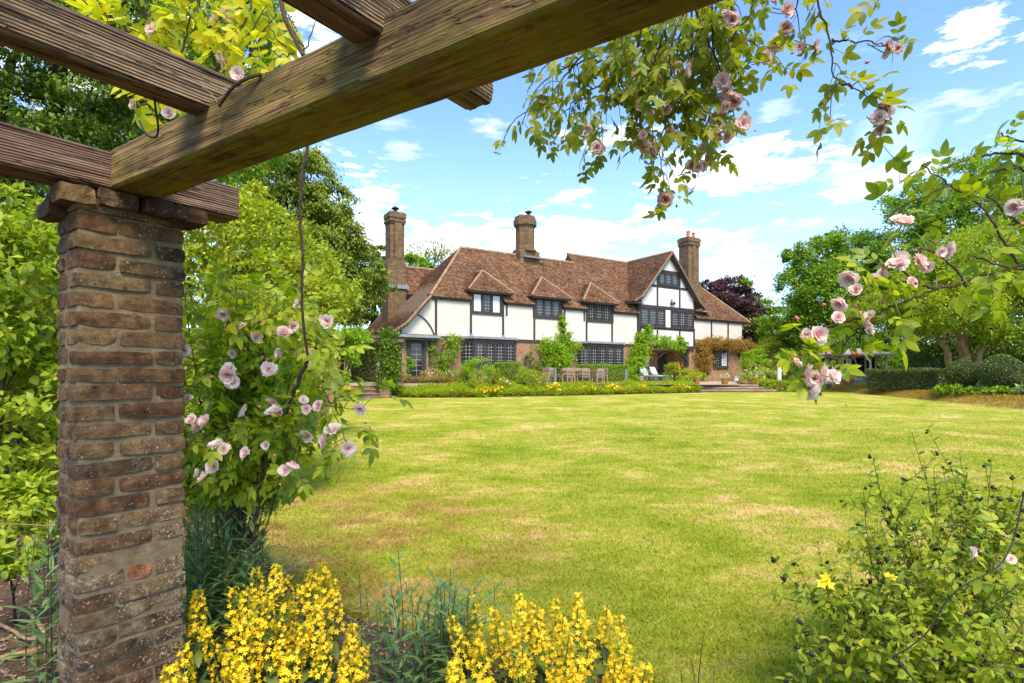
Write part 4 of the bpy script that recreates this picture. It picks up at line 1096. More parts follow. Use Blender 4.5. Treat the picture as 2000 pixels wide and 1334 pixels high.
for (x, y) in ((23.85, 0.9), (24.25, 1.2), (24.6, 0.95)):
    mb = MB(); mb.lathe([(0.17, 11.77), (0.16, 11.85), (0.13, 11.9), (0.12, 12.2), (0.16, 12.22), (0.15, 12.3), (0.02, 12.3)], 10, (x, y, 0)); mb.build('chimney_pot', M['pot_orange'], c3)
mb = MB(); mb.lathe([(0.18, 12.36), (0.2, 12.4), (0.02, 12.5)], 10, (24.25, 1.2, 0)); mb.lathe([(0.03, 12.3), (0.03, 12.38)], 6, (24.25, 1.2, 0)); mb.build('cowl', M['timber'], c3)
mb = MB(); mb.tube([(23.75, 0.8, 11.75), (23.75, 0.8, 12.75)], 0.02, 5); mb.tube([(23.75, 0.8, 11.9), (21.9, 0.3, 11.92)], 0.02, 5)
for i in range(6): mb.tube([(22.0 + i * 0.25, 0.1 + i * .07, 11.92), (22.0 + i * 0.25, 0.55 + i * .07, 11.92)], 0.008, 4)
mb.build('aerial', M['lead'], house)
mb = MB(); mb.box(24.0, 25.35, -0.32, 0.43, 5.55, 5.62); mb.box(25.07, 25.3, 0.44, 1.5, 5.9, 6.0); mb.build('lead_flashing', M['lead'], house)
mb = MB(); mb.bar((0.33, 3.62, 5.95), (0.33, 4.6, 7.0), 0.12, 0.02); mb.box(-0.96, 0.42, 3.58, 3.68, 5.9, 6.12); mb.build('lead_flashing', M['lead'], house)
# rear wing behind the near end
hbox('brick_wall', BW, 0.255, 3.2, 4.0, 4.3, -0.3, 5.55)
roof([(-0.2, 3.72, 5.6), (3.6, 3.72, 5.6), (3.6, 6.0, 7.75), (-0.2, 6.0, 7.75)], (1, 0, 0), seed=60); roof([(-0.2, 8.3, 5.6), (3.6, 8.3, 5.6), (3.6, 6.0, 7.75), (-0.2, 6.0, 7.75)], (1, 0, 0), tiles=False)
ridge([(-0.3, 6.0, 7.8), (3.6, 6.0, 7.8)])
hbox('eaves_board', M['timber'], 0.26, 3.2, 3.78, 3.98, 5.45, 5.57)
window(0.36, 1.4, 4.5, 5.42, 3.93, 2, 3, 4, (0, 1), house, 'window', 'glass', 2)
# ------------------------------------------------------------------ terrace, steps, paths, bank
def slab_poly(name, poly, z, mat, h=1.0):
    mb = MB(); mb.prism(poly, z - h, z, 'xyz'); o = mb.build(name, mat); o['kind'] = 'structure'; return o


st = thing('garden_steps', 'wide brick steps from the lawn up to the terrace', 'steps', (14, 35.6, 0.5))
for (x0, x1, y0, z) in ((-2.4, 2.35, -0.75, 0.16), (-2.35, 1.75, -0.38, 0.31), (-2.3, 1.6, -0.02, 0.455)):
    mb = MB(); mb.box(x0, x1, y0, 0.45, z - 0.6, z - 0.055); s_ = mb.build('step', M['step'], st)
    x = x0
    while x < x1 - 0.1:
        L = min(random.uniform(0.55, 0.8), x1 - x); mb = MB(); mb.box(x, x + L - 0.02, y0 - 0.05, y0 + 0.42, z - 0.052, z, None, 0.008); mb.build('coping_stone', M['stone'], s_); x += L
slab_poly('path', [(-11, 29.35), (-6.85, 29.35), (-6.85, 40), (-11, 44)], 1.13, M['gravel'])
st = thing('garden_steps', 'narrow brick steps beside the ivy-covered pillar', 'steps', (-7.3, 28.9, 0.45))
for k, (y0, z) in enumerate(((-0.75, 0.2), (-0.4, 0.40), (-0.05, 0.60))):
    mb = MB(); mb.box(-0.95, 0.75, y0, 0.44, z - 0.4, z - 0.055); s_ = mb.build('step', M['step'], st)
    for i in range(3): mb = MB(); mb.box(-0.97 + i * 0.57, -0.42 + i * 0.57, y0 - 0.05, y0 + 0.36, z - 0.052, z, None, 0.008); mb.build('coping_stone', M['stone'], s_)
mb = MB(); mb.box(-0.45, 0.45, -0.25, 0.25, -0.05, 0.03, None, 0.01); tag(mb.build('stepping_stone', M['stone'], None, False, (-7.35, 30.2 - 2.4, gz(27.8) + 0.0)), 'flat grey stepping stone in the turf below the narrow steps', 'stone')
# raised bank on the right
bb = [(20.9, 37.5), (20.6, 33), (19.7, 28), (18.75, 21), (18.3, 14), (18.0, 6), (18, 0)]
bp = curve([(x, y, 0) for x, y in bb], 40)
rows = []; rg = np.random.default_rng(5)
for k, (dx, dz) in enumerate(((-0.12, -0.06), (0.12, 0.05), (0.45, 0.24), (0.8, 0.34), (1.4, 0.37), (6, 0.40), (40, 0.5), (400, 0.5))):
    jz = 0.02 if 0 < k < 5 else 0
    rows.append(np.stack([bp[:, 0] + dx, bp[:, 1], gzv(bp[:, 1]) + dz + rg.normal(size=40) * jz], 1))
V = np.concatenate(rows); nb = 40
F = [(i * nb + j, i * nb + j + 1, (i + 1) * nb + j + 1, (i + 1) * nb + j) for i in range(len(rows) - 1) for j in range(nb - 1)]
me = np_mesh('bank', V, np.array(F)); me.materials.append(M['bank']); me.materials.append(M['rough_grass'])
me.polygons.foreach_set('material_index', np.array([0 if i // (nb - 1) < 4 else 1 for i in range(len(F))], dtype=np.int32))
o = link('bank', me); o['kind'] = 'structure'


def bank_z(Y): return gz(Y) + 0.37


def blades_on(name, label, pts_fn, n, h, mat, seed, wd=0.10):
    rg = np.random.default_rng(seed); P = pts_fn(rg, n); n = len(P)
    ax = np.stack([rg.normal(size=n) * 0.45, rg.normal(size=n) * 0.45, np.ones(n)], 1)
    V, F = scatter(LEAFN, P, frames(ax, rand_dirs(n, rg)), h * rg.uniform(0.5, 1.4, n))
    o = link(name, np_mesh(name, V, F), mat); o['kind'] = 'stuff'; tag(o, label, 'plants'); return o


def bank_pts(rg, n):
    i = rg.uniform(0, 28, n); k = i.astype(int); f = i - k; p = bp[k] * (1 - f)[:, None] + bp[k + 1] * f[:, None]; u = rg.uniform(0, 1, n)
    dx = np.interp(u, [0, .3, .7, 1], [0.0, 0.45, 0.8, 2.2]); dz = np.interp(dx, [0, .12, .45, .8, 2.2], [0, .05, .24, .34, .38])
    return np.stack([p[:, 0] + dx, p[:, 1], gzv(p[:, 1]) + dz], 1)


# ------------------------------------------------------------------ hedges, balls, border
def hedge(label, M4, sx, sy, sz, n, leaf, mat, seed, name='hedge', cat='hedge', rnd=0.06, group=None):
    """a clipped hedge: leaves thick over the faces of a softened block; M4 places its foot"""
    rg = np.random.default_rng(seed); t = thing(name, label, cat, group=group); t.matrix_world = M4
    ar = np.array([sx * sz, sx * sz, sy * sz, sy * sz, sx * sy]); f = rg.choice(5, n, p=ar / ar.sum())
    u, v = rg.uniform(-.5, .5, n), rg.uniform(0, 1, n); P = np.empty((n, 3)); N = np.zeros((n, 3))
    for k in range(5):
        m = f == k
        if k == 0: P[m] = np.stack([u[m] * sx, np.full(m.sum(), -sy / 2), v[m] * sz], 1); N[m] = (0, -1, 0)
        if k == 1: P[m] = np.stack([u[m] * sx, np.full(m.sum(), sy / 2), v[m] * sz], 1); N[m] = (0, 1, 0)
        if k == 2: P[m] = np.stack([np.full(m.sum(), -sx / 2), u[m] * sy, v[m] * sz], 1); N[m] = (-1, 0, 0)
        if k == 3: P[m] = np.stack([np.full(m.sum(), sx / 2), u[m] * sy, v[m] * sz], 1); N[m] = (1, 0, 0)
        if k == 4: P[m] = np.stack([u[m] * sx, (v[m] - .5) * sy, np.full(m.sum(), sz)], 1); N[m] = (0, 0, 1)
    bulge = 0.05 * np.sin(P[:, 0] * 2.1 + seed) + 0.04 * np.sin(P[:, 2] * 4.3 + P[:, 1] * 3)
    P += N * (bulge - np.abs(rg.normal(size=n)) * rnd)[:, None]
    ax = unit(N * 0.8 + rg.normal(size=(n, 3)) * 0.7); nn = unit(N + rg.normal(size=(n, 3)) * 0.6 + np.array([0, 0, .4]))
    V, F = scatter(LEAF2, P, frames(ax, nn), leaf * rg.uniform(0.6, 1.3, n))
    o = link('foliage', np_mesh('foliage', V, F), mat, t); o['kind'] = 'stuff'
    mb = MB(); 
    for i in range(max(3, int(sx / 0.5))):
        x = -sx / 2 + 0.2 + i * 0.5
        mb.tube(limb_pts((x, 0, 0), (x + rg.normal() * .1, rg.normal() * .1, sz * .9), 0, 5, .05, rg), np.linspace(.03, .01, 5), 5)
    mb.box(-sx / 2 + .14, sx / 2 - .14, -sy / 2 + .14, sy / 2 - .14, 0.05, sz - .16)
    mb.build('stem', M['bark_dark'], t)
    return t


def at(loc, rz=0.0): return Matrix.Translation(Vector(loc)) @ Matrix.Rotation(rz, 4, 'Z')


hedge('short clipped green hedge block in front of the near bay window', at(HW(4.25, -2.2, -0.06), HROT), 1.5, 0.8, 1.18, 9000, 0.06, M['lf_hedge'], 1)
hedge('long clipped green hedge behind the garden dining set', at(HW(11.75, -2.2, -0.06), HROT), 4.0, 0.85, 1.15, 18000, 0.06, M['lf_hedge'], 2)
hedge('dark glossy hedge along the bank beside the summerhouse', at((21.05, 29.8, bank_z(29)), R(98)), 4.6, 1.1, 1.08, 20000, 0.075, M['lf_box'], 3)


def ball(label, c, r, n, leaf, mat, seed, flat=0.95):
    rg = np.random.default_rng(seed); foot = Vector((c[0], c[1], bank_z(c[1]))); t = thing('topiary_ball', label, 'topiary', foot)
    d = rand_dirs(n, rg); lump = 1 + 0.05 * np.sin(d[:, 0] * 5 + seed) * np.sin(d[:, 2] * 6)
    P = d * r * (lump - np.abs(rg.normal(size=n)) * 0.05)[:, None] * np.array([1, 1, flat]) + np.array([0, 0, c[2] - foot.z])
    V, F = scatter(LEAF2, P, frames(unit(d * .7 + rg.normal(size=(n, 3)) * .7), unit(d + rg.normal(size=(n, 3)) * .5)), leaf * rg.uniform(0.6, 1.3, n))
    o = link('foliage', np_mesh('foliage', V, F), mat, t); o['kind'] = 'stuff'
    mb = MB(); mb.tube([(0, 0, -0.05), (0.03, 0, 0.4), (0, 0, c[2] - foot.z)], [0.08, 0.06, 0.05], 7)
    mb.lathe([(0.05, c[2] - foot.z - r * .8), (r * .72, c[2] - foot.z - r * .35), (r * .72, c[2] - foot.z + r * .3), (0.05, c[2] - foot.z + r * .75)], 10); mb.build('trunk', M['bark_dark'], t)


ball('clipped ball bush touching the end of the dark hedge', (20.55, 25.7, 1.62), 0.64, 8000, 0.075, M['lf_box'], 11)
ball('larger clipped ball bush on a short stem standing apart from the hedge', (20.9, 24.05, 1.66), 0.78, 9000, 0.075, M['lf_box'], 12)
for i, (x, y, r_, h) in enumerate(((20.0, 26.0, 0.5, 0.42), (19.95, 25.1, 0.55, 0.45), (20.15, 24.2, 0.5, 0.4), (20.2, 23.3, 0.55, 0.42), (20.9, 22.8, 0.6, 0.5))):
    lab = ['broad-leaved plant at the foot of the hedge end', 'low leafy plant below the smaller clipped ball', 'low leafy plant between the two clipped balls', 'low leafy plant at the foot of the larger clipped ball', 'grey-green leafy plant beyond the larger clipped ball'][i]
    bush('low_plant', lab, (x, y, bank_z(y) - 0.02), (r_, r_, h * .8), 700, 0.15, M['lf_hedge'] if i != 4 else M['lf_willow'], 60 + i, 'plant', 'leafy plants below the topiary', lumps=4)


def border_pts(rg, n):
    a = np.array([(-7.0, 29.6), (-6.2, 28.85), (-4.9, 28.55), (-4.0, 28.6), (-2, 29.0), (0, 29.7), (4, 31.2), (8, 33.0), (11.7, 34.55)])
    seg = np.linalg.norm(np.diff(a, axis=0), axis=1); cs = np.concatenate([[0], np.cumsum(seg)]); q = rg.uniform(0, cs[-1], n)
    x = np.interp(q, cs, a[:, 0]); y = np.interp(q, cs, a[:, 1]); dd = rg.uniform(0, 1, n) ** 0.8 * 1.5
    nx, ny = -0.30, 0.95
    top = 0.42 + 0.10 * np.sin(q * 1.7) + 0.06 * np.sin(q * 4.1 + 1)
    zz = gzv(y) + dd * 0.24 + rg.uniform(0, 1, n) ** 0.7 * top * 0.72
    return np.stack([x + nx * dd, y + ny * dd, zz], 1)


def border():
    rg = np.random.default_rng(21); n = 62000; P = border_pts(rg, n)
    ax = np.stack([rg.normal(size=n) * .7, rg.normal(size=n) * .7 - .25, rg.uniform(-.1, 1.1, n)], 1)
    V, F = scatter(LEAFN, P, frames(ax, np.stack([rg.normal(size=n) * .5, rg.normal(size=n) * .5 - .4, np.ones(n)], 1)), 0.15 * rg.uniform(0.5, 1.5, n))
    o = link('border_foliage', np_mesh('border_foliage', V, F), M['lf_border']); o['kind'] = 'stuff'; tag(o, 'long band of fresh green edging plants along the far lawn edge', 'border plants')


border()
# the sloping bed behind the edging
bedp = [(-7.0, 29.7), (-6.2, 28.95), (-4.0, 28.75), (0, 29.8), (4, 31.3), (8, 33.1), (11.7, 34.7)]
Vb = []; 
for x, y in bedp: Vb += [(x, y, gz(y) - 0.01), (x - 0.55, y + 1.75, max(gz(y) + 0.45, 0.92))]
F = [(2 * i, 2 * i + 2, 2 * i + 3, 2 * i + 1) for i in range(len(bedp) - 1)]
me = bpy.data.meshes.new('flower_bed'); me.from_pydata(Vb, [], F); me.update(); o = link('flower_bed', me, M['soil']); o['kind'] = 'structure'

YB = 'flowers in the border below the terrace'
for i, (px, py, Y, r_, h, m, fl, lab) in enumerate((
        (945, 768, 29.4, 0.45, 0.75, 'lf_border', ('fl_yellow', 60), 'yellow-flowered clump below the lime-green shrub'),
        (975, 766, 29.8, 0.42, 0.78, 'lf_border', ('fl_yellow', 50), 'yellow iris-like clump just right of the round green mound'),
        (1078, 766, 31.2, 0.5, 0.85, 'lf_border', ('fl_yellow', 85), 'yellow-flowered clump in front of the left end of the dining set'),
        (1147, 763, 32.2, 0.4, 0.75, 'lf_border', ('fl_yellow', 45), 'small yellow-flowered clump in front of the table'),
        (1192, 762, 32.8, 0.75, 0.75, 'lf_border', ('fl_yellow', 110), 'widest yellow-flowered clump, in front of the long hedge'),
        (1246, 760, 33.6, 0.55, 0.7, 'lf_border', ('fl_yellow', 55), 'pale yellow clump in front of the porch climber'),
        (1326, 760, 34.6, 0.7, 0.7, 'lf_border', ('fl_yellow', 90), 'yellow-flowered clump nearest the wide steps'))):
    p = rect_ground(px, py + 6); p = Vector(((px - 1000) / FPX * Y, Y + 0.35, gz(Y) + 0.08))
    p.y -= .75; h *= .9; p.z = gz(p.y) - .02
    bush('flower_clump', lab, p, (r_, 0.4, h), 420, 0.16, M[m], 100 + i, 'flower', YB, lumps=3, flowers=(M[fl[0]], fl[1], 0.055), tpl=LEAFN)
GS_ = 'shrubs in the beds in front of the house'
# (px, foot row, distance, half width px, height px, leaf, material, flowers, label, count)
SHR = [(930, 762, 30.6, 42, 62, .07, 'lf_yellow', None, 'lime-green bushy shrub below the near bay window', 2600), (905, 752, 30.8, 36, 34, .07, 'lf_yellow', ('fl_pink', 26, .05), 'yellow-green rose bush with pink blooms left of the lime-green shrub', 1500),
       (840, 752, 31.0, 28, 34, .06, 'lf_lime', ('fl_pink', 40, .05), 'loose shrub with magenta flowers in front of the garden door', 1100), (798, 742, 31.0, 11, 46, .07, 'lf_yellow', None, 'slender pale bush standing against the garden door', 700),
       (928, 766, 29.9, 17, 26, .045, 'lf_lime', None, 'smooth round green mound in the border', 2600), (962, 760, 30.7, 13, 40, .2, 'lf_lime', None, 'upright sword-leaved clump beside the short hedge block', 420),
       (1022, 758, 31.2, 20, 40, .07, 'lf_yellow', None, 'soft yellow-green perennial at the right end of the short hedge', 1300), (1040, 762, 31.2, 36, 40, .07, 'lf_lime', None, 'broad light green mound left of the dining set', 1800),
       (985, 764, 30.6, 22, 28, .06, 'lf_lime', ('fl_white', 14, .05), 'low shrub with a few white flower heads below the hedge block', 1000),
       (1322, 752, 38.5, 22, 44, .09, 'lf_lime', ('fl_orange', 9, .12), 'leafy shrub with orange flowers in front of the porch', 1300), (1345, 758, 36.6, 27, 40, .08, 'lf_border', ('fl_orange', 4, .07), 'green shrub left of the wide steps', 1500),
       (1290, 754, 37.0, 26, 20, .07, 'lf_willow', None, 'low grey-green lavender below the loungers', 900), (1372, 742, 42.0, 9, 14, .12, 'lf_border', None, 'strappy plant at the foot of the bronze climber', 300),
       (1470, 762, 37.2, 30, 48, .07, 'lf_lime', ('fl_white', 60, .05), 'shrub covered in white and pink blooms right of the pots', 1900), (1448, 752, 40.5, 13, 26, .07, 'lf_border', ('fl_white', 22, .06), 'small white-flowered shrub by the house corner', 600),
       (1510, 752, 40.0, 30, 34, .08, 'lf_lime', ('fl_white', 40, .06), 'pale-flowered shrub beside the white post', 1300), (1458, 752, 37.0, 12, 8, .05, 'lf_border', ('fl_pink', 75, .06), 'low mound of magenta flowers beside the pots', 250),
       (1475, 738, 46.0, 34, 58, .1, 'lf_yellow', None, 'golden shrub behind the corner of the house', 2200), (1540, 742, 44.0, 40, 62, .1, 'lf_olive', ('fl_white', 14, .1), 'olive-green rhododendron behind the white post', 2600),
       (1590, 745, 42.0, 40, 50, .1, 'lf_lime', None, 'lime-green shrub left of the summerhouse', 2400), (1500, 735, 52.0, 34, 74, .12, 'lf_lime', None, 'feathery light green shrub behind the golden shrub', 2300),
       (1742, 745, 41.0, 22, 56, .12, 'lf_yellow', None, 'yellow-green laurel at the right side of the summerhouse', 1700), (872, 752, 32.4, 10, 30, .07, 'lf_mid', ('fl_pink', 8, .05), 'dark leafy rose under the wall climber', 500)]
for i, (px, py, Y, wp, hp, lf, mt_, fl, lab, n) in enumerate(SHR):
    p = W(px, py, Y); k = Y / FPX
    bush('garden_shrub', lab, p, (wp * k, wp * k * 0.8, hp * k * 1.05), int(n * 1.6), lf * 1.1, M[mt_], 200 + i, 'shrub', GS_, lumps=6, flowers=(M[fl[0]], fl[1], fl[2]) if fl else None, tpl=LEAFN if lf == .2 else LEAF2)
# low bronze hedge in front of the garden door
hedge('low bronze-leaved hedge in front of the garden door', at(Vector((W(840, 752, 30.2).x, 30.4, 0.95)), R(12)), 3.2, 0.6, 0.5, 3600, 0.055, M['lf_brown'], 5, rnd=0.1)
hedge('bright green low hedge right of the wide steps', at((17.75, 35.75, gz(36)), R(1)), 3.9, 0.9, 0.72, 9000, 0.085, M['lf_border'], 6, rnd=0.09)
# the yellow strip at the left corner of the lawn
def strip_pts(rg, n):
    t_ = rg.uniform(0, 1, n); a = np.array([(-8.4, 22.3), (-8.6, 24.5), (-8.3, 26.6), (-7.9, 28.2)]); x = np.interp(t_, [0, .35, .7, 1], a[:, 0]); y = np.interp(t_, [0, .35, .7, 1], a[:, 1])
    return np.stack([x + rg.uniform(-.9, .25, n), y, gzv(y) + rg.uniform(0, .32, n)], 1)
blades_on('edging_foliage', 'green leaves of the yellow flowers by the left lawn edge', strip_pts, 9000, 0.16, M['lf_border'], 31)
rg = np.random.default_rng(32); P = strip_pts(rg, 700); P[:, 2] = gzv(P[:, 1]) + rg.uniform(.28, .52, 700)
V, F = scatter(BLOB, P, frames(rand_dirs(700, rg), rand_dirs(700, rg)), 0.06 * rg.uniform(.6, 1.3, 700)); o = link('yellow_blossom', np_mesh('yellow_blossom', V, F), M['fl_yellow']); o['kind'] = 'stuff'; tag(o, 'yellow blossoms in the strip below the far pergola pillar', 'flowers')

# ------------------------------------------------------------------ far pergola and ivy
pg = thing('far_pergola', 'distant rustic pergola of brick piers and brown beams at the lawn corner', 'pergola', (-8.0, 25.2, 0.55))
def pier(x, y, h, w_=0.5):
    mb = MB(); mb.box(x - w_ / 2, x + w_ / 2, y - w_ / 2, y + w_ / 2, -0.2, h); mb.box(x - w_ / 2 - .05, x + w_ / 2 + .05, y - w_ / 2 - .05, y + w_ / 2 + .05, h, h + .08)
    o = mb.build('brick_pier', M['pier'], pg); return o
pier(0, 0, 2.55); pier(1.65, 3.1, 2.6); pier(-2.6, 3.4, 2.6)
for a, b in (((-0.9, -0.2, 2.74), (0.6, 0.15, 2.74)), ((-0.3, -0.6, 2.9), (1.95, 3.8, 2.9)), ((0.4, 3.15, 2.74), (2.6, 3.0, 2.74)), ((-2.9, 3.2, 2.9), (2.4, 3.35, 2.72))):
    mb = MB(); mb.bar(a, b, 0.14, 0.16); mb.build('beam', M['timber_brown'], pg)


def climber(label, pts, n, leaf, mat, seed, name='climbing_plant', cat='climber', stem='bark_dark', group=None, up=0.3, stems=True, tpl=LEAF2, droop=0.3):
    """leaves gathered round a list of (centre, radii) along a wall; stems rise from its foot"""
    rg = np.random.default_rng(seed); foot = Vector(pts[0][0]); foot.z -= pts[0][1][2] * 0.9; t = thing(name, label, cat, foot, group=group)
    bl = [(np.array(c) - np.array(foot), np.array(r_) * 1.12) for c, r_ in pts]; n = int(n * 1.8); leaf *= 1.15
    crown('foliage', mat, t, bl, n, leaf, seed, tpl=tpl, spread=0.26, shell=0.35, up=up, droop=droop, core=0.3)
    mb = MB()
    for k in range(min(6, len(bl))): mb.tube(limb_pts((rg.normal() * .08, 0, -0.1), bl[rg.integers(0, len(bl))][0], 0, 7, 0.05, rg), np.linspace(.035, .01, 7), 5)
    for a, b in zip(bl[:-1], bl[1:]): mb.tube(limb_pts(a[0], b[0], 0, 5, 0.05, rg), [.02] * 5, 5)
    mb.build('stem', M[stem], t)
    return t


def hp(s_, z, w_=-0.15): return tuple(HW(s_, w_, z))
ivy = [((-6.22, 28.3, 1.3 + k * 0.42), (0.44, 0.42, 0.42)) for k in range(6)]
climber('dense green ivy covering the far pillar beside the house corner', ivy, 6500, 0.10, M['lf_ivy'], 41)
climber('thin wall shrub climbing between the garden door and the near bay', [(hp(.9, .7), (.5, .3, .6)), (hp(.9, 1.5), (.75, .3, .6)), (hp(1.0, 2.1), (.95, .3, .5)), (hp(1.6, 2.5), (.6, .25, .35)), (hp(.3, 2.3), (.5, .25, .4))], 2600, .09, M['lf_mid'], 42)
climber('vine climbing the wall between the two bays with a thin spur up the post', [(hp(9.4, .7), (.8, .4, .7)), (hp(9.0, 1.6), (1.2, .4, .8)), (hp(8.6, 2.3), (1.1, .35, .45)), (hp(10.1, 2.2), (.9, .35, .6)), (hp(10.0, 3.0), (.45, .25, .5)), (hp(9.95, 3.7), (.2, .18, .5)), (hp(9.93, 4.3), (.14, .14, .3))], 5200, .12, M['lf_yellow'], 43)
climber('dark rambling rose at the left foot of the vine', [(hp(7.6, .6), (.5, .35, .6)), (hp(8.0, 1.3), (.7, .3, .5)), (hp(7.2, 1.5), (.4, .25, .35))], 900, .09, M['lf_dark'], 44, stem='stem_red')
climber('bright green wisteria trained round the porch opening', [(hp(16.6, .9, -.4), (.55, .45, .8)), (hp(16.7, 1.6, -.3), (.7, .4, .7)), (hp(17.0, 2.2), (.85, .35, .6)), (hp(17.4, 3.0), (.6, .3, .6)), (hp(17.7, 3.7), (.45, .28, .45)), (hp(18.6, 3.1), (.6, .3, .45)), (hp(19.5, 3.0), (.65, .3, .4)), (hp(20.4, 2.9), (.6, .3, .45)), (hp(21.3, 2.9), (.6, .3, .5)), (hp(21.9, 2.6), (.35, .25, .5)), (hp(15.9, .5, -.5), (.6, .4, .6))], 6800, .13, M['lf_yellow'], 45)
climber('bronze-brown climber draped over the brick end of the house', [(hp(24.0, .9), (.6, .3, .9)), (hp(24.0, 2.0), (.7, .35, .6)), (hp(24.3, 2.9), (.8, .4, .6)), (hp(25.3, 3.0), (.8, .4, .55)), (hp(26.4, 3.0), (.8, .4, .55)), (hp(27.5, 3.0), (.8, .4, .5)), (hp(28.6, 3.0), (.8, .4, .5)), (hp(29.6, 3.1), (.7, .5, .5)), (hp(25.0, 1.7), (.5, .3, .7)), (hp(30.2, 2.8), (.5, .5, .5))], 8200, .11, M['lf_brown'], 46, droop=0.8)
climber('yellow-leaved climber over the far pergola pillar', [((-7.45, 25.0, 1.6), (.12, .15, .6)), ((-7.3, 25.1, 2.7), (.35, .35, .35)), ((-7.8, 25.0, 3.4), (.6, .5, .28)), ((-7.1, 25.6, 3.4), (.55, .5, .28)), ((-7.0, 25.4, 2.8), (.25, .3, .4)), ((-7.0, 25.2, 2.1), (.28, .22, .22))], 1500, .12, M['lf_yellow'], 47, stem='stick')
hedge('tall dark hedge behind the far pergola', at((-10.4, 34.5, 0.5), R(-10)), 7.5, 1.6, 3.3, 26000, .10, M['lf_dark'], 48)

blades_on('bank_grass', 'rough dry grass on the face of the raised bank', bank_pts, 30000, 0.10, M['lf_straw'], 33)
# ------------------------------------------------------------------ furniture on the terrace
def chair(label, loc, rz, proto=[None]):
    if proto[0] is None:
        t = thing('garden_chair', label, 'chair', loc, rz, 'teak chairs round the garden table'); proto[0] = t
        T = M['teak']
        mb = MB(); mb.box(-.28, .28, -.24, .24, .41, .44); mb.build('seat', T, t)
        for x, y, h in ((-.29, -.24, .63), (.25, -.24, .63), (-.29, .21, .93), (.25, .21, .93)):
            mb = MB(); mb.box(x, x + .04, y, y + .04, 0, h); mb.build('leg', T, t)
        mb = MB()
        top = [(-.30, .80)] + [(-.30 + .6 * k / 10, .80 + .13 * math.sin(math.pi * k / 10) + (.03 if k in (2, 8) else 0)) for k in range(11)] + [(.30, .80)]
        mb.prism([(x, z) for x, z in top] + [(.30, .75), (-.30, .75)], .20, .245, 'xzy'); mb.box(-.25, .25, .205, .24, .50, .55); mb.build('top_rail', T, t)
        for k in range(7): x = -.21 + k * .07; mb = MB(); mb.box(x - .014, x + .014, .212, .232, .552, .80); mb.build('back_slat', T, t)
        for x in (-.29, .25): mb = MB(); mb.box(x - .005, x + .05, -.27, .209, .63, .66); mb.build('armrest', T, t)
        mb = MB(); mb.box(-.25, .25, -.23, -.20, .34, .40); mb.box(-.25, .25, .20, .205, .34, .40); mb.build('stretcher', T, t)
        return t
    c = proto[0].copy(); COL.objects.link(c); c.location = loc; c.rotation_euler = (0, 0, rz); c['label'] = label
    for ch in proto[0].children:
        d = ch.copy(); COL.objects.link(d); d.parent = c
    return c


ts, tw = 8.35, -3.55
CH = [(ts - 1.25, tw - .85, 180, 'teak chair at the left end of the front row, its back to the lawn'), (ts - .1, tw - .85, 180, 'teak chair in the middle of the front row, its back to the lawn'), (ts + 1.05, tw - .85, 180, 'teak chair at the right end of the front row, its back to the lawn'),
      (ts - 1.0, tw + .95, 0, 'teak chair at the left end of the far side of the table'), (ts + .15, tw + .95, 0, 'teak chair in the middle of the far side of the table'), (ts + 1.2, tw + .95, 0, 'teak chair at the right end of the far side of the table'),
      (ts - 2.0, tw, 90, 'teak chair at the head of the table near the vine'), (ts + 2.1, tw, -90, 'teak chair at the head of the table near the long hedge')]
for s_, w_, a, lab in CH: chair(lab, HW(s_, w_, -0.03 * abs(w_)), HROT + R(a))
for k, (s_, w_) in enumerate(((ts + 1.2, tw + .9), (ts + 2.05, tw), (ts + .15, tw + .9))):
    mb = MB(); mb.box(-.24, .24, -.22, .2, .442, .50, None, .02); tag(mb.build('seat_cushion', M['cushion_green'], None, False, HW(s_, w_, -0.03 * abs(w_))), ['green cushion on the right-hand chair of the far row', 'green cushion on the chair near the long hedge', 'green cushion on the middle chair of the far row'][k], 'cushion', 'green seat cushions').rotation_euler = (0, 0, HROT + (R(-90) if k == 1 else 0))
tb = thing('garden_table', 'long slatted teak table set with chairs on the terrace', 'table', HW(ts, tw, -0.03 * abs(tw)), HROT)
for k in range(7): mb = MB(); mb.box(-1.6, 1.6, -.5 + k * .145, -.5 + k * .145 + .13, .71, .74); mb.build('slat', M['teak'], tb)
for x in (-1.35, 1.27):
    for y in (-.42, .34): mb = MB(); mb.box(x, x + .08, y, y + .08, 0, .70); mb.build('leg', M['teak'], tb)
mb = MB(); mb.box(-1.4, 1.4, -.4, -.36, .62, .705); mb.box(-1.4, 1.4, .36, .4, .62, .705); mb.build('apron', M['teak'], tb)
for k, (s_, lab) in enumerate(((16.75, 'reclining lounger with pale cushion nearest the wisteria trunk'), (17.75, 'reclining lounger with pale cushion nearer the orange-flowered shrub'))):
    L = thing('sun_lounger', lab, 'lounger', HW(s_, -1.5, -0.045), HROT, 'loungers by the porch'); D_ = M['teak_red']
    mb = MB(); mb.box(-.33, .33, -1.2, .35, .27, .32); mb.build('seat', D_, L); mb = MB(); mb.bar((0, .33, .32), (0, .75, .95), .64, .04, (0, 1, 0)); mb.build('backrest', D_, L)
    for x in (-.31, .26):
        for y in (-1.15, .25): mb = MB(); mb.box(x, x + .05, y, y + .05, 0, .268); mb.build('leg', D_, L)
        mb = MB(); mb.box(x, x + .05, -.5, .45, .50, .54); mb.build('armrest', D_, L)
    mb = MB(); mb.box(-.29, .29, -1.15, .3, .325, .42, None, .03); mb.build('cushion', M['cushion'], L); mb = MB(); mb.bar((0, .30, .42), (0, .68, 1.02), .58, .11, (0, 1, 0)); mb.build('back_cushion', M['cushion'], L); mb = MB(); mb.bar((0, .60, .86), (0, .74, 1.09), .60, .14, (0, 1, 0)); mb.build('headrest', M['black'], L)


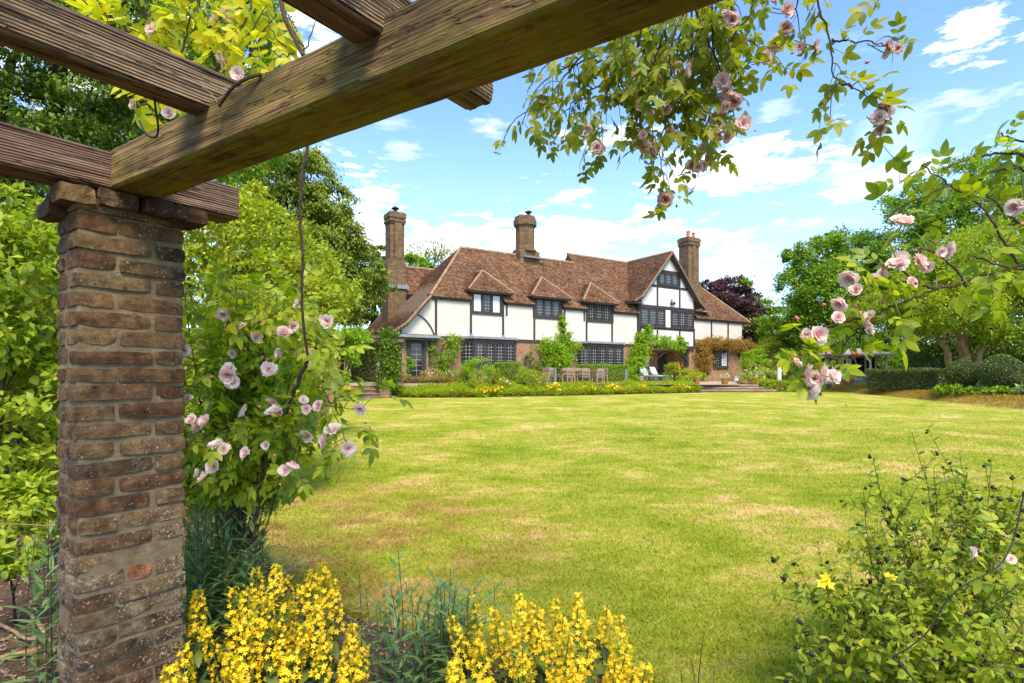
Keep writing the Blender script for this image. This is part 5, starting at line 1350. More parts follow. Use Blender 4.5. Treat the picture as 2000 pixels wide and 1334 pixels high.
def pot(label, loc, r_, h, mat, leafm=None, fl=None, seed=0, name='plant_pot'):
    t = thing(name, label, 'pot', loc, group='pots by the house'); mb = MB()
    mb.lathe([(r_ * .62, 0), (r_ * .8, h * .3), (r_ * .95, h * .75), (r_, h * .88), (r_ * 1.1, h * .9), (r_ * 1.1, h), (r_ * .95, h), (r_ * .9, h * .9), (.01, h * .88)], 14); mb.build('pot', mat, t, True)
    if leafm:
        crown('foliage', leafm, t, [((0, 0, h * 1.15), (r_ * 1.1, r_ * 1.1, h * .5))], 260, .07, seed, spread=.4)
        rg = np.random.default_rng(seed); P = rand_dirs(24, rg) * np.array([r_ * 1.1, r_ * 1.1, h * .45]) + np.array([0, 0, h * 1.25])
        if fl: V, F = scatter(BLOB, P, frames(rand_dirs(24, rg), rand_dirs(24, rg)), np.full(24, .05)); link('blossom', np_mesh('blossom', V, F), fl, t)['kind'] = 'stuff'
    return t


pot('amber glazed pot with white flowers, leftmost of the pots above the steps', (14.05, 37.2, 0.98), .27, .42, M['glazed'], M['lf_border'], M['fl_white'], 71)
pot('dark brown pot behind the silver lantern', (15.2, 37.6, 0.98), .2, .38, M['pot'], None, None, 72)
pot('large amber glazed pot beside the magenta flowers', (15.85, 37.0, 0.97), .33, .45, M['glazed'], M['lf_border'], M['fl_white'], 73)
pot('terracotta pot at the left edge of the wide steps', (12.0, 36.6, 0.99), .24, .5, M['pot'], M['lf_border'], None, 74)
pot('weathered clay pot behind the left edge of the wide steps', (12.55, 38.2, 1.05), .2, .4, M['pot'], M['lf_mid'], None, 75)
pot('small clay urn beside the wisteria trunk', HW(15.3, -2.2, -.06), .2, .35, M['stone'], None, None, 76)
lt = thing('lantern', 'small silver lantern standing between the amber pots', 'lantern', (14.75, 37.0, 0.97)); mb = MB(); mb.lathe([(.16, 0), (.16, .04), (.05, .07), (.04, .2), (.12, .24)], 8); mb.build('base', M['lead'], lt); mb = MB(); mb.lathe([(.12, .242), (.12, .45)], 4); mb.build('glass_case', M['white_paint'], lt); mb = MB(); mb.lathe([(.17, .452), (.02, .56), (.015, .62)], 4); mb.build('lid', M['lead'], lt)


def bollard(label, loc, h, r_, mat):
    t = thing('garden_light', label, 'garden light', loc, group='slim garden light posts'); mb = MB(); mb.lathe([(r_ * 1.3, -.05), (r_ * 1.3, .02), (r_, .025), (r_, h)], 12); mb.build('post', mat, t, False); mb = MB(); mb.lathe([(r_ * 1.12, h + .002), (r_ * 1.12, h + .06), (r_ * .4, h + .09)], 12); mb.build('cap', mat, t)


bollard('grey light post in front of the left chair of the dining set', (W(1087, 740, 31.4).x, 32.4, 0.95), .95, .085, M['grey_post']); bollard('grey light post in front of the long hedge', (W(1223, 740, 34.5).x, 34.6, 0.98), .85, .085, M['grey_post'])
bollard('tall white post standing behind the bright low hedge', (W(1522, 740, 38.5).x, 38.5, 0.6), 1.7, .13, M['white_paint'])
cb = thing('covered_parasol', 'grey cloth-covered garden stand beside the ivy pillar', 'stand', (-7.15, 30.6, 1.13)); mb = MB(); mb.lathe([(.05, .0), (.22, .05), (.26, .45), (.22, .9), (.12, 1.3)], 9); mb.build('cover', simple('grey_lilac_cloth', (.22, .20, .25), .9, .3, 5), cb, True); mb = MB(); mb.lathe([(.13, 1.3), (.16, 1.45), (.03, 1.62)], 9); mb.build('hood', M['black'], cb, True); mb = MB(); mb.lathe([(.2, 0), (.235, .06), (.262, .42), (.2, .44)], 9, (.06, -.05, .06)); mb.build('skirt', M['cushion_green'], cb)

# ------------------------------------------------------------------ summerhouse
sh = thing('summerhouse', 'small cream timber summerhouse with a veranda under the trees', 'summerhouse', (24.4, 40.6, 0.92), R(-8))
sh.scale = (.86, .9, .95); S_ = M['shed']; mb = MB(); mb.box(-2.1, 2.2, -1.6, 2.6, -.4, .03); mb.build('deck', M['timber_brown'], sh)
for i in range(22): 
    mb = MB(); z = .03 + i * .1; mb.box(-1.9, 2.0, .0, .03, z + .003, z + .1)
    if z < .75 or z > 1.98: mb.build('board', S_, sh)
for a, b in ((-1.9, -1.7), (-.85, -.7), (.0, .12), (1.1, 1.22), (1.9, 2.0)): mb = MB(); mb.box(a, b, -.02, .034, .03, 2.15); mb.build('wall_post', S_, sh)
mb = MB(); mb.box(-1.9, 2.0, .05, 2.4, .03, 2.2); mb.build('cabin', M['black'], sh)
dd = MB(); dd.box(-.66, -.56, -.03, .02, .05, 1.95); dd.box(-.12, -.02, -.03, .02, .05, 1.95); dd.box(-.56, -.12, -.03, .02, 1.85, 1.95); dd.box(-.56, -.12, -.03, .02, .05, .35); dd.box(-.56, -.12, -.03, .02, .95, 1.05); dd.build('door', M['white_paint'], sh)
for a, b in ((-1.65, -.9), (.16, 1.05), (1.26, 1.85)): mb = MB(); mb.box(a, b, .012, .022, .82, 1.92); mb.build('window', M['glass'], sh)
for x in (-2.0, -.9, .85, 2.05): mb = MB(); mb.box(x - .06, x + .06, -1.5, -1.38, .03, 2.25); mb.build('veranda_post', S_, sh)
for a, b in ((-1.94, -.96), (.91, 1.99)):
    mb = MB(); mb.box(a, b, -1.47, -1.41, .75, .82); mb.build('handrail', S_, sh)
    for k in range(6): x = a + .09 + k * (b - a - .18) / 5; mb = MB(); mb.box(x - .02, x + .02, -1.46, -1.42, .1, .748); mb.build('baluster', S_, sh)
for pl in ([(-2.35, -1.9, 2.28), (2.45, -1.9, 2.28), (1.2, .6, 2.75), (-1.0, .6, 2.75)], [(2.45, -1.9, 2.28), (2.45, 2.8, 2.28), (1.2, .6, 2.75)], [(-2.35, -1.9, 2.28), (-1.0, .6, 2.75), (-2.35, 2.8, 2.28)], [(-2.35, 2.8, 2.28), (-1.0, .6, 2.75), (1.2, .6, 2.75), (2.45, 2.8, 2.28)]):
    mb = MB(); n = len(pl); mb.add(pl + [(x, y, z - .09) for x, y, z in pl], [tuple(range(n)), tuple(range(n, 2 * n))] + [(i, (i + 1) % n, n + (i + 1) % n, n + i) for i in range(n)]); mb.build('roof', M['shed_roof'], sh)
mb = MB(); mb.box(-2.25, 2.35, -1.84, -1.78, 2.12, 2.185); mb.build('fascia', S_, sh)
hb = thing('hanging_basket', 'orange-flowered basket hanging from the summerhouse veranda', 'basket', (23.7, 38.9, 3.0)); mb = MB(); mb.lathe([(.02, -.16), (.16, -.08), (.2, .0), (.02, .01)], 10); mb.tube([(0, 0, 0), (0, 0, .18)], .008, 4); mb.build('basket', M['timber_brown'], hb); rg = np.random.default_rng(9); P = rand_dirs(70, rg) * np.array([.24, .24, .12]); V, F = scatter(BLOB, P, frames(rand_dirs(70, rg), rand_dirs(70, rg)), np.full(70, .07)); link('blossom', np_mesh('blossom', V, F), M['fl_orange'], hb)['kind'] = 'stuff'
pot('wide amber pot on the summerhouse deck edge', (24.4, 38.4, 0.9), .27, .5, M['glazed'], None, None, 78)
pot('dark round pot left of the summerhouse', (23.0, 38.6, 0.9), .4, .4, M['pot'], M['lf_border'], None, 79)
for k, (x, lab) in enumerate(((23.5, 'weathered wooden chair left of the summerhouse door'), (25.6, 'weathered wooden chair right of the summerhouse door'))): chair(lab, (x, 38.5, .92), R(10 + 20 * k))['group'] = 'chairs at the summerhouse'

# ------------------------------------------------------------------ trees
def bl(lst):
    out = []
    for q in lst:
        px, py, Y, rp = q[:4]; fz = q[4] if len(q) > 4 else 0.85; fy = q[5] if len(q) > 5 else 0.9
        r_ = rp * Y / FPX; out.append((tuple(W(px, py, Y)), (r_, r_ * fy, r_ * fz)))
    return out


def foot(px, Y, z=None): return ((px - 1000) / FPX * Y, Y, gz(Y) - .1 if z is None else z)


BT = 'trees behind the garden'
tree('tall_tree', 'dark feathery tree towering over the near end of the pergola', foot(60, 12), bl([(60, 60, 12, 150), (180, 170, 12.5, 110), (-60, 180, 12, 160), (60, 260, 12, 130), (200, 90, 13, 120), (110, -60, 12.5, 150), (-90, 20, 11, 150), (250, 250, 14, 80), (30, 330, 13, 90), (230, 10, 13.5, 90)]), 60000, .085, M['lf_dark'], M['bark_dark'], 301, .3, None, BT, limbs=8, spread=.15, droop=.5)
tree('tall_tree', 'broad dark green tree behind the main pergola beam', foot(420, 22), bl([(430, 60, 22, 130), (330, 170, 22, 140), (480, 180, 22.5, 100), (260, 300, 22, 130), (380, 300, 21, 110), (500, 60, 23, 70), (380, -60, 22, 140), (470, 270, 23, 90), (260, 60, 22, 130), (190, 440, 20, 130)]), 60000, .13, M['lf_mid'], M['bark'], 302, .4, None, BT, limbs=8, spread=.15)
tree('drooping_tree', 'drooping olive-green tree between the shrub bank and the house chimney', foot(600, 31), bl([(590, 340, 30, 62), (630, 400, 30, 62), (650, 470, 30, 66), (560, 420, 30, 80), (600, 500, 29.5, 80), (700, 525, 31, 48), (670, 590, 30, 60), (520, 350, 30, 70), (725, 560, 32, 40), (610, 580, 29, 70)]), 62000, .15, M['lf_olive'], M['bark'], 303, .4, None, BT, limbs=8, spread=.17, droop=1.0)
tree('dark_tree', 'dark evergreen rising behind the left house chimney', foot(715, 44), bl([(715, 545, 44, 50), (690, 600, 44, 45), (735, 600, 44, 40), (650, 560, 45, 60), (730, 500, 45, 26)]), 18000, .18, M['lf_dark'], M['bark_dark'], 304, .35, None, BT, limbs=5)
tree('wispy_tree', 'half-bare wispy tree showing over the rear wing roof', foot(835, 58), bl([(815, 500, 58, 26, .9), (850, 490, 58, 26, .8), (800, 520, 57, 30), (872, 500, 58, 18, .8), (840, 530, 58, 36)]), 2600, .20, M['lf_olive'], M['bark'], 305, .22, None, BT, limbs=5, spread=.4, twigs=240)
tree('wispy_tree', 'yellow-green bush showing beside the left house chimney', foot(812, 52), bl([(805, 515, 52, 22), (830, 522, 52, 18)]), 2200, .17, M['lf_yellow'], M['bark'], 306, .2, None, BT, limbs=3)
tree('copper_beech', 'dark purple copper beech behind the right end of the house', foot(1425, 64), bl([(1420, 575, 64, 42), (1455, 595, 64, 36), (1400, 600, 64, 40), (1440, 640, 64, 46), (1475, 615, 64, 22), (1390, 570, 65, 28)]), 26000, .24, M['lf_copper'], M['bark_dark'], 307, .45, None, BT, limbs=6)
tree('garden_tree', 'fresh green tree between the copper beech and the big maple', foot(1500, 66), bl([(1490, 610, 66, 26), (1500, 650, 66, 34), (1525, 625, 66, 26), (1478, 660, 65, 26), (1540, 660, 66, 34)]), 11000, .25, M['lf_mid'], M['bark'], 308, .3, None, BT, limbs=4)
tree('garden_tree', 'small yellow-green tree over the rhododendrons', foot(1530, 54), bl([(1505, 640, 54, 24), (1540, 650, 54, 30), (1520, 680, 54, 34), (1560, 690, 54, 30)]), 9000, .18, M['lf_lime'], M['bark'], 309, .25, None, BT, limbs=4)
tree('broad_tree', 'rounded broadleaf tree left of the summerhouse against the sky', foot(1625, 50), bl([(1610, 520, 50, 66), (1660, 500, 50, 62), (1580, 560, 50, 54), (1640, 580, 49, 80), (1700, 540, 50, 56), (1570, 620, 50, 40), (1620, 650, 49, 60), (1560, 500, 50, 30, .7), (1690, 620, 48, 66), (1615, 478, 51, 26)]), 60000, .19, M['lf_mid'], M['bark'], 310, .45, None, BT, limbs=9, spread=.16)
tree('broad_tree', 'tall dark broadleaf tree at the back right against the sky', foot(1830, 46), bl([(1790, 410, 46, 58), (1840, 400, 46, 60), (1760, 470, 46, 60), (1850, 480, 46, 80), (1950, 400, 46, 80), (1900, 340, 46, 50), (2020, 380, 46, 80), (1740, 520, 46, 46), (1790, 560, 46, 70)]), 52000, .19, M['lf_mid'], M['bark'], 311, .5, None, BT, limbs=9, spread=.16)
H = foot(1885, 33.5, .85)
ht = thing('spreading_tree', 'wide tree with layered light green branches and forked tan trunks', 'tree', H, group=BT)
hbl = bl([(1900, 500, 33, 90, .5), (1980, 470, 33, 90, .5), (1830, 540, 32, 80, .4), (1940, 560, 32, 100, .35), (1760, 590, 32.5, 76, .32), (1860, 600, 31, 90, .3), (1990, 590, 32, 90, .35), (1700, 625, 33, 60, .3), (1790, 635, 31.5, 66, .26), (1900, 640, 31, 70, .24), (1980, 650, 32, 70, .3), (2060, 540, 33, 90, .5), (1690, 660, 33.5, 44, .3)])
hb_ = [(np.array(c) - np.array(H), r_) for c, r_ in hbl]; mb = MB()
for k, (px, py, r_) in enumerate(((1828, 650, .20), (1893, 600, .28), (1935, 640, .18), (1870, 640, .16))):
    e = np.array(W(px, py, 33.0)) - np.array(H); mb.tube(limb_pts((k * .18 - .3, 0, 0), e, .04, 8, .03), np.linspace(r_ * 1.25, r_ * .6, 8), 9)
    for j in range(3): mb.tube(limb_pts(e, hb_[(k * 3 + j) % len(hb_)][0], .02, 6, .04), np.linspace(r_ * .55, .03, 6), 6)
mb.build('trunk', M['bark_tan'], ht, True); crown('crown', M['lf_vib'], ht, hb_, 62000, .17, 312, spread=.12, up=1.1, twigs=640, core=.06)
tree('shade_tree', 'deep shady evergreen filling the gap behind the forked trunks', foot(1880, 41), bl([(1850, 640, 41, 70), (1930, 650, 41, 80), (2010, 640, 41, 80), (1780, 660, 42, 60), (1880, 700, 41, 60, .6), (1960, 700, 41, 70, .6), (2030, 700, 40, 60), (1810, 700, 42, 50, .6)]), 26000, .16, M['lf_dark'], M['bark_dark'], 313, .4, None, BT, limbs=5)
bush('clipped_yew', 'dome of clipped yew behind the dark hedge', (W(1795, 735, 36).x, 36, .8), (1.35, 1.2, 2.6), 9000, .09, M['lf_box'], 314, 'topiary', lumps=5, spread=.12)
for i, (x, y, h, r_, m) in enumerate(((-16, 36, 9, 5, 'lf_mid'), (-24, 30, 11, 6, 'lf_dark'), (-19, 20, 10, 5, 'lf_dark'), (-36, 44, 12, 7, 'lf_mid'), (40, 44, 12, 7, 'lf_dark'), (38, 30, 10, 5, 'lf_mid'), (33, 20, 8, 4, 'lf_mid'), (48, 62, 14, 8, 'lf_dark'), (30, 64, 11, 6, 'lf_mid'))):
    lab = ['green tree behind the drooping tree', 'dark tree far behind the shrub bank', 'dark tree left of the broad pergola tree', 'distant tree beyond the left garden edge', 'dark tree beyond the right garden edge', 'tree beyond the spreading tree', 'tree past the larger clipped ball', 'far dark tree behind the spreading tree', 'distant tree behind the rounded broadleaf tree'][i]
    c = [((x + random.uniform(-.5, .5) * r_, y + random.uniform(-.4, .4) * r_, gz(y) + h * f), (r_ * q, r_ * q, h * .22)) for f, q in ((.3, .8), (.45, .9), (.6, .85), (.75, .7), (.9, .45), (.5, .8))]
    tree('backdrop_tree', lab, (x, y, gz(y) - .1), c, 9000, .26, M[m], M['bark_dark'], 330 + i, .35, None, BT, limbs=4)

hedge('distant green hedge closing the view between house and summerhouse', at((47, 68, .4), R(8)), 50, 2.5, 4.6, 20000, .36, M['lf_mid'], 350, 'tall_hedge')
hedge('distant green hedge closing the view beyond the left garden edge', at((-34, 48, .4), R(-6)), 46, 2.5, 4.6, 12000, .4, M['lf_mid'], 351, 'tall_hedge')
# ------------------------------------------------------------------ the pergola overhead
PC = Vector((-1.572, 2.034, 0)); P1 = Vector((0.583, 0.812, 0)).normalized(); P2 = Vector((-P1.y, P1.x, 0)); PROT = math.atan2(P1.y, P1.x)


def PW(x, y, z): return PC + P1 * x + P2 * y + Vector((0, 0, z))


def brick_mesh(lx, ly, lz, seed, rough=0.0008):
    rg = np.random.default_rng(seed); bm = bmesh.new(); nx, ny, nz = (4 if lx > .15 else 3), 3, 2
    idx = {}
    def vid(i, j, k):
        if (i, j, k) not in idx:
            p = Vector((i / nx * lx, j / ny * ly, k / nz * lz)); c = Vector((lx / 2, ly / 2, lz / 2))
            on = (i in (0, nx)) + (j in (0, ny)) + (k in (0, nz))
            inset = {1: 0, 2: 0.0016, 3: 0.0032}[on] * rg.uniform(.5, 1.9)
            for a in range(3):
                if (i, j, k)[a] in (0, (nx, ny, nz)[a]): p[a] += inset * (1 if p[a] < c[a] else -1)
            p += Vector(rg.normal(size=3) * rough); idx[(i, j, k)] = bm.verts.new(p)
        return idx[(i, j, k)]
    for a in range(nx):
        for b in range(ny):
            for k in (0, nz): bm.faces.new((vid(a, b, k), vid(a + 1, b, k), vid(a + 1, b + 1, k), vid(a, b + 1, k)))
    for a in range(nx):
        for c in range(nz):
            for j in (0, ny): bm.faces.new((vid(a, j, c), vid(a + 1, j, c), vid(a + 1, j, c + 1), vid(a, j, c + 1)))
    for b in range(ny):
        for c in range(nz):
            for i in (0, nx): bm.faces.new((vid(i, b, c), vid(i, b + 1, c), vid(i, b + 1, c + 1), vid(i, b, c + 1)))
    bmesh.ops.recalc_face_normals(bm, faces=bm.faces)
    me = bpy.data.meshes.new('brick'); bm.to_mesh(me); bm.free(); me.materials.append(M['brick'])
    return me


pil = thing('brick_pillar', 'weathered handmade brick pillar carrying the near end of the pergola', 'pillar', PC, PROT)
mb = MB(); mb.box(.008, .364, .008, .208, -.3, 2.13); mb.build('mortar_core', M['mortar'], pil)
CH_, nB = 0.07, 0
for c in range(-1, 31):
    z = c * CH_; h = 0.058; A = c % 2 == 0; rg = np.random.default_rng(500 + c)
    rows = [(0, .248, 0, .104), (0, .248, .115, .216), (.259, .372, 0, .216)] if A else [(0, .122, 0, .128), (0, .122, .139, .216), (.133, .372, 0, .104), (.133, .372, .115, .216)]
    if c == 10: rows = [(0, .150, 0, .128), (0, .150, .139, .216), (.166, .250, 0, .104), (.266, .372, 0, .104), (.161, .372, .115, .216)]
    for (x0, x1, y0, y1) in rows:
        j = rg.normal(size=4) * .003; o = link('brick', brick_mesh(x1 - x0 + j[0], y1 - y0 + j[1], h + rg.normal() * .0025, 1000 + nB), None, pil); nB += 1
        
        if c == 10 and abs(x0 - .166) < .001: o.data.materials[0] = M['brick_orange']; o['label'] = 'orange-red brick flecked with white'
        o.location = (x0 + rg.normal() * .0025, y0 + rg.normal() * .003, z + .006 + rg.normal() * .0015); o.rotation_euler = (rg.normal() * .012, rg.normal() * .012, rg.normal() * .008)
# the corbelled top course
for (x0, x1, y0, y1, z, h) in ((-.055, .055, -.02, .10, 2.125, .068), (-.05, .06, .115, .275, 2.095, .066), (.06, .19, -.035, .105, 2.132, .062), (.20, .435, -.062, .10, 2.128, .060), (.07, .30, .12, .27, 2.13, .062), (.31, .42, .11, .27, 2.13, .06)):
    o = link('brick', brick_mesh(x1 - x0, y1 - y0, h, 2000 + nB, .0022), None, pil); nB += 1; o.location = (x0, y0, z)


def beam(name, L, wd, ht, mat, parent, loc, rz=0.0, seed=0, ridges=.0013, wear=.006):
    """a sawn beam along its own x axis; grain stands up as fine ridges"""
    rg = np.random.default_rng(seed); nc = 9; sec = []
    r_ = .009
    def side(a, b): return [(a[0] + (b[0] - a[0]) * t, a[1] + (b[1] - a[1]) * t) for t in np.linspace(0, 1, nc, endpoint=False)]
    cs = [(-wd / 2 + r_, -ht / 2), (wd / 2 - r_, -ht / 2), (wd / 2, -ht / 2 + r_), (wd / 2, ht / 2 - r_), (wd / 2 - r_, ht / 2), (-wd / 2 + r_, ht / 2), (-wd / 2, ht / 2 - r_), (-wd / 2, -ht / 2 + r_)]
    for i in range(8): sec += side(cs[i], cs[(i + 1) % 8]) if i % 2 == 0 else [cs[i]]
    n = len(sec); m = int(L / .045) + 1; base = rg.normal(size=n) * ridges; V = []
    for k in range(m):
        x = L * k / (m - 1)
        for q, (y, z) in enumerate(sec):
            d = base[q] + mnoise.noise(Vector((x * 2.2 + seed * 7, y * 30, z * 30))) * wear * .45 + mnoise.noise(Vector((x * 9, y * 70 + seed, z * 70))) * .0015
            rr = math.hypot(y, z); V.append((x, y + y / rr * d, z + z / rr * d))
    F = [(k * n + q, k * n + (q + 1) % n, (k + 1) * n + (q + 1) % n, (k + 1) * n + q) for k in range(m - 1) for q in range(n)] + [tuple(range(n))[::-1], tuple(range((m - 1) * n, m * n))]
    mb = MB(); mb.add(V, F); o = mb.build(name, mat, parent); o.location = loc; o.rotation_euler = (0, 0, rz); return o


perg = thing('pergola', 'heavy weathered oak pergola beams and rafters crossing overhead', 'pergola', PC, PROT)
beam('cross_beam', 2.85, .15, .139, M['wood_dark'], perg, (-2.26, .058, 2.27), 0, 1)
beam('main_beam', 3.6, .170, .150, M['wood_main'], perg, (.181, -.026, 2.274), R(-87.6), 2, .0008)
for k, (y, x0, x1, z, nm) in enumerate(((-.664, -2.3, .40, 2.379, 'rafter'), (-1.405, -2.1, .57, 2.365, 'rafter'), (-2.16, -1.9, .5, 2.37, 'rafter'))):
    beam('rafter', x1 - x0, .092 if k != 1 else .10, .126, M['wood_rafter'], perg, (x0, y, z), 0, 10 + k, .0022)
# nails and a twist of old wire on the beams
tag(MB().tube(curve([W(290, 88, 1.62), W(296, 150, 1.62), W(303, 205, 1.66), W(309, 250, 1.72), W(303, 268, 1.74), W(285, 262, 1.76), W(272, 236, 1.78)], 30), .0032, 5).build('wire', M['wire']), 'loop of dark wire hanging from the left rafter', 'wire')
tag(MB().tube(curve([W(428, 207, 1.66), W(445, 182, 1.63), W(462, 165, 1.60), W(485, 152, 1.58), W(510, 145, 1.57)], 20), [.005] * 20, 6).build('twig', M['cane_dry']), 'short dark twig resting on the joint of main beam and rafter', 'twig')
for i, pts in enumerate((((250, 110, 1.6), (265, 100, 1.62), (290, 108, 1.62)), ((395, 170, 1.66), (410, 180, 1.66), (425, 200, 1.66)), ((690, 140, 1.34), (715, 132, 1.33), (735, 140, 1.32)))):
    tag(MB().tube(curve([W(*q) for q in pts], 10), .0012, 4).build('tendril', M['stick']), ['dry tendril caught on the left rafter', 'dry tendril at the end of the left rafter', 'pale thread of old root on the main beam'][i], 'tendril')

# ------------------------------------------------------------------ roses
FL = [tpl_mesh('rose_bloom', rose_tpl(s_, o_), M['rose']) for s_, o_ in ((1, 1.1), (2, .9), (3, 1.3))]
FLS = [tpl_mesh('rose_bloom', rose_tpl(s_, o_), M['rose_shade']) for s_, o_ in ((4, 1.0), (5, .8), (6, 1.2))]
BUD = bud_mesh(); BUD.materials.append(M['bud'])


def rose(label, canes, mat, n_target=None, leaf=.13, step=.035, side=.6, side_len=.16, blooms=(), buds=6, seed=1, nmax=300, fl=FL, cane='cane', r=.0045, name='climbing_rose', base=None, hang=.5, sizes=(.8, 1.2), per=1, fsize=.95, upn=0.9, zcut=0, avoid=None):
    rg = np.random.default_rng(seed); cs = [curve([W(*q) for q in c], max(8, len(c) * 6), .0022, rg) for c in canes]
    base = Vector(base) if base is not None else Vector(cs[0][0]); t = thing(name, label, 'rose', base)
    bn = np.array(base); P, A, N = [], [], []
    for c in cs:
        mb = MB(); mb.tube(c - bn, np.linspace(r, r * .45, len(c)), 6); mb.build('cane', M[cane], t, True)
        L = np.linalg.norm(np.diff(c, axis=0), axis=1); s_ = np.concatenate([[0], np.cumsum(L)])
        for d in np.arange(step * .5, s_[-1], step):
            i = min(np.searchsorted(s_, d), len(c) - 1); p = c[i]; tg = c[min(i + 1, len(c) - 1)] - c[max(i - 1, 0)]; tg /= np.linalg.norm(tg) + 1e-9
            if rg.random() < side:
                q = rg.normal(size=3); q -= q.dot(tg) * tg; q /= np.linalg.norm(q); q = q + tg * .5 + np.array([0, 0, -hang * .5]); q /= np.linalg.norm(q)
                l = side_len * rg.uniform(.4, 1.3); tw = curve([p, p + q * l * .5 + np.array([0, 0, .01]), p + q * l + np.array([0, 0, -hang * l * .4])], 6)
                mb = MB(); mb.tube(tw - bn, np.linspace(.0022, .0012, 6), 5); mb.build('twig', M['stem_green'] if rg.random() < .6 else M[cane], t)
                for k in (2, 4, 5):
                    for _ in range(per):
                        P.append(tw[k]); a = rg.normal(size=3); a -= a.dot(q) * q * .5; A.append(a / np.linalg.norm(a) + q * .45 + np.array([0, 0, -hang * .6])); N.append(np.array([0, 0, upn]) + rg.normal(size=3) * .55)
            else:
                P.append(p); a = rg.normal(size=3); a -= a.dot(tg) * tg * .7; A.append(a / np.linalg.norm(a) + tg * .3 + np.array([0, 0, -hang * .6])); N.append(np.array([0, 0, upn]) + rg.normal(size=3) * .55)
    P, A, N = np.array(P), np.array(A), np.array(N)
    if zcut: k_ = P[:, 2] > zcut; P, A, N = P[k_], A[k_], N[k_]
    if avoid:
        qx, qy = 1000 + FPX * P[:, 0] / P[:, 1], HZ - FPX * (P[:, 2] - CAMZ) / P[:, 1]; k_ = ~((qx > avoid[0]) & (qy > avoid[1])); P, A, N = P[k_], A[k_], N[k_]
    key = ('cl', mat.name)
    if key not in TPLC: TPLC[key] = [tpl_mesh('rose_leaf', compound_tpl(n_, .40, w_, .28, s_), mat) for n_, w_, s_ in ((5, .56, 1), (5, .50, 2), (7, .55, 3), (3, .60, 4))]
    place_parts(t, 'leaf', TPLC[key], P, frames(A, N), leaf * rg.uniform(sizes[0], sizes[1], len(P)), mat, nmax, 'foliage', seed)
    for (px, py, Y, k) in blooms:
        c0 = np.array(W(px, py, Y))
        for j in range(k):
            p = c0 + (rg.normal(size=3) * np.array([.022, .022, .02]) * (1.25 if k > 1 else 0)); d = unit(np.array([rg.normal() * .7, -0.9 + rg.normal() * .55, .25 - hang * .5 + rg.normal() * .6]))
            me, _ = fl[rg.integers(0, 3)]; o = bpy.data.objects.new('bloom', me); COL.objects.link(o); o.parent = t
            f = frame_z(d, rg.uniform(0, 6.28)); o.matrix_basis = mat4(f, p - bn, fsize * rg.uniform(.62, 1.2))
            st_ = MB(); st_.tube(curve([p - bn - d * .002, p - bn - d * .03 + np.array([0, 0, .015]), p - bn - d * .055 + np.array([0, 0, .03])], 5), .0018, 5); st_.build('flower_stalk', M['stem_green'], t)
        for j in range(buds // 6 + (rg.random() < .4)):
            o = bpy.data.objects.new('bud', BUD); COL.objects.link(o); o.parent = t; dd = unit(np.array([rg.normal(), -.3, rg.normal() * .6 + .3])); o.matrix_basis = mat4(frames(rand_dirs(1, rg), dd[None])[0], c0 - bn + rg.normal(size=3) * .04, rg.uniform(.5, .85))
    return t


TPLC = {}
HNG = 2.15
hang_c = [[(1290, -40, 2.0), (1300, 80, 2.1), (1330, 200, 2.2), (1290, 300, 2.2), (1298, 395, 2.2)], [(1400, -60, 2.0), (1390, 60, 2.1), (1400, 180, 2.2), (1380, 270, 2.2), (1372, 340, 2.2)],
          [(1240, 20, 2.05), (1180, 110, 2.15), (1100, 150, 2.2), (1050, 190, 2.2), (1020, 270, 2.2)], [(1260, 20, 2.0), (1240, 110, 2.1), (1190, 190, 2.2), (1165, 290, 2.2)], [(1200, 60, 2.1), (1130, 130, 2.2), (1075, 210, 2.25), (1060, 260, 2.25)],
          [(1340, -20, 2.0), (1390, 110, 2.1), (1420, 180, 2.15), (1435, 255, 2.15)], [(1420, -40, 2.0), (1440, 60, 2.1), (1480, 100, 2.1), (1495, 130, 2.1)], [(1300, 60, 2.1), (1270, 170, 2.15), (1250, 260, 2.2), (1275, 300, 2.2)],
          [(1350, 0, 2.1), (1350, 130, 2.2), (1340, 240, 2.25), (1330, 330, 2.25)], [(1220, 70, 2.2), (1200, 160, 2.3), (1120, 220, 2.3), (1115, 270, 2.3)], [(1430, -30, 2.2), (1350, 60, 2.3), (1280, 120, 2.3), (1230, 200, 2.3)], [(1460, -60, 1.95), (1470, 20, 2.0), (1430, 90, 2.05), (1445, 160, 2.1)],
          [(1320, 60, 2.0), (1310, 150, 2.05), (1365, 230, 2.1), (1395, 250, 2.1)], [(1160, 95, 2.2), (1090, 120, 2.25), (1050, 165, 2.25)]]
hang_c = [[(q[0], q[1] * .90 - (6 if k == 0 else 0), q[2]) for k, q in enumerate(cc_)] for cc_ in hang_c]
hang_c += [[(1210 + 32 * k, 30 - 9 * k, 2.1), (1190 + 34 * k, 105 - 6 * k, 2.2), (1165 + 36 * k, 150 + (k * 37) % 50, 2.25)] for k in range(8)]
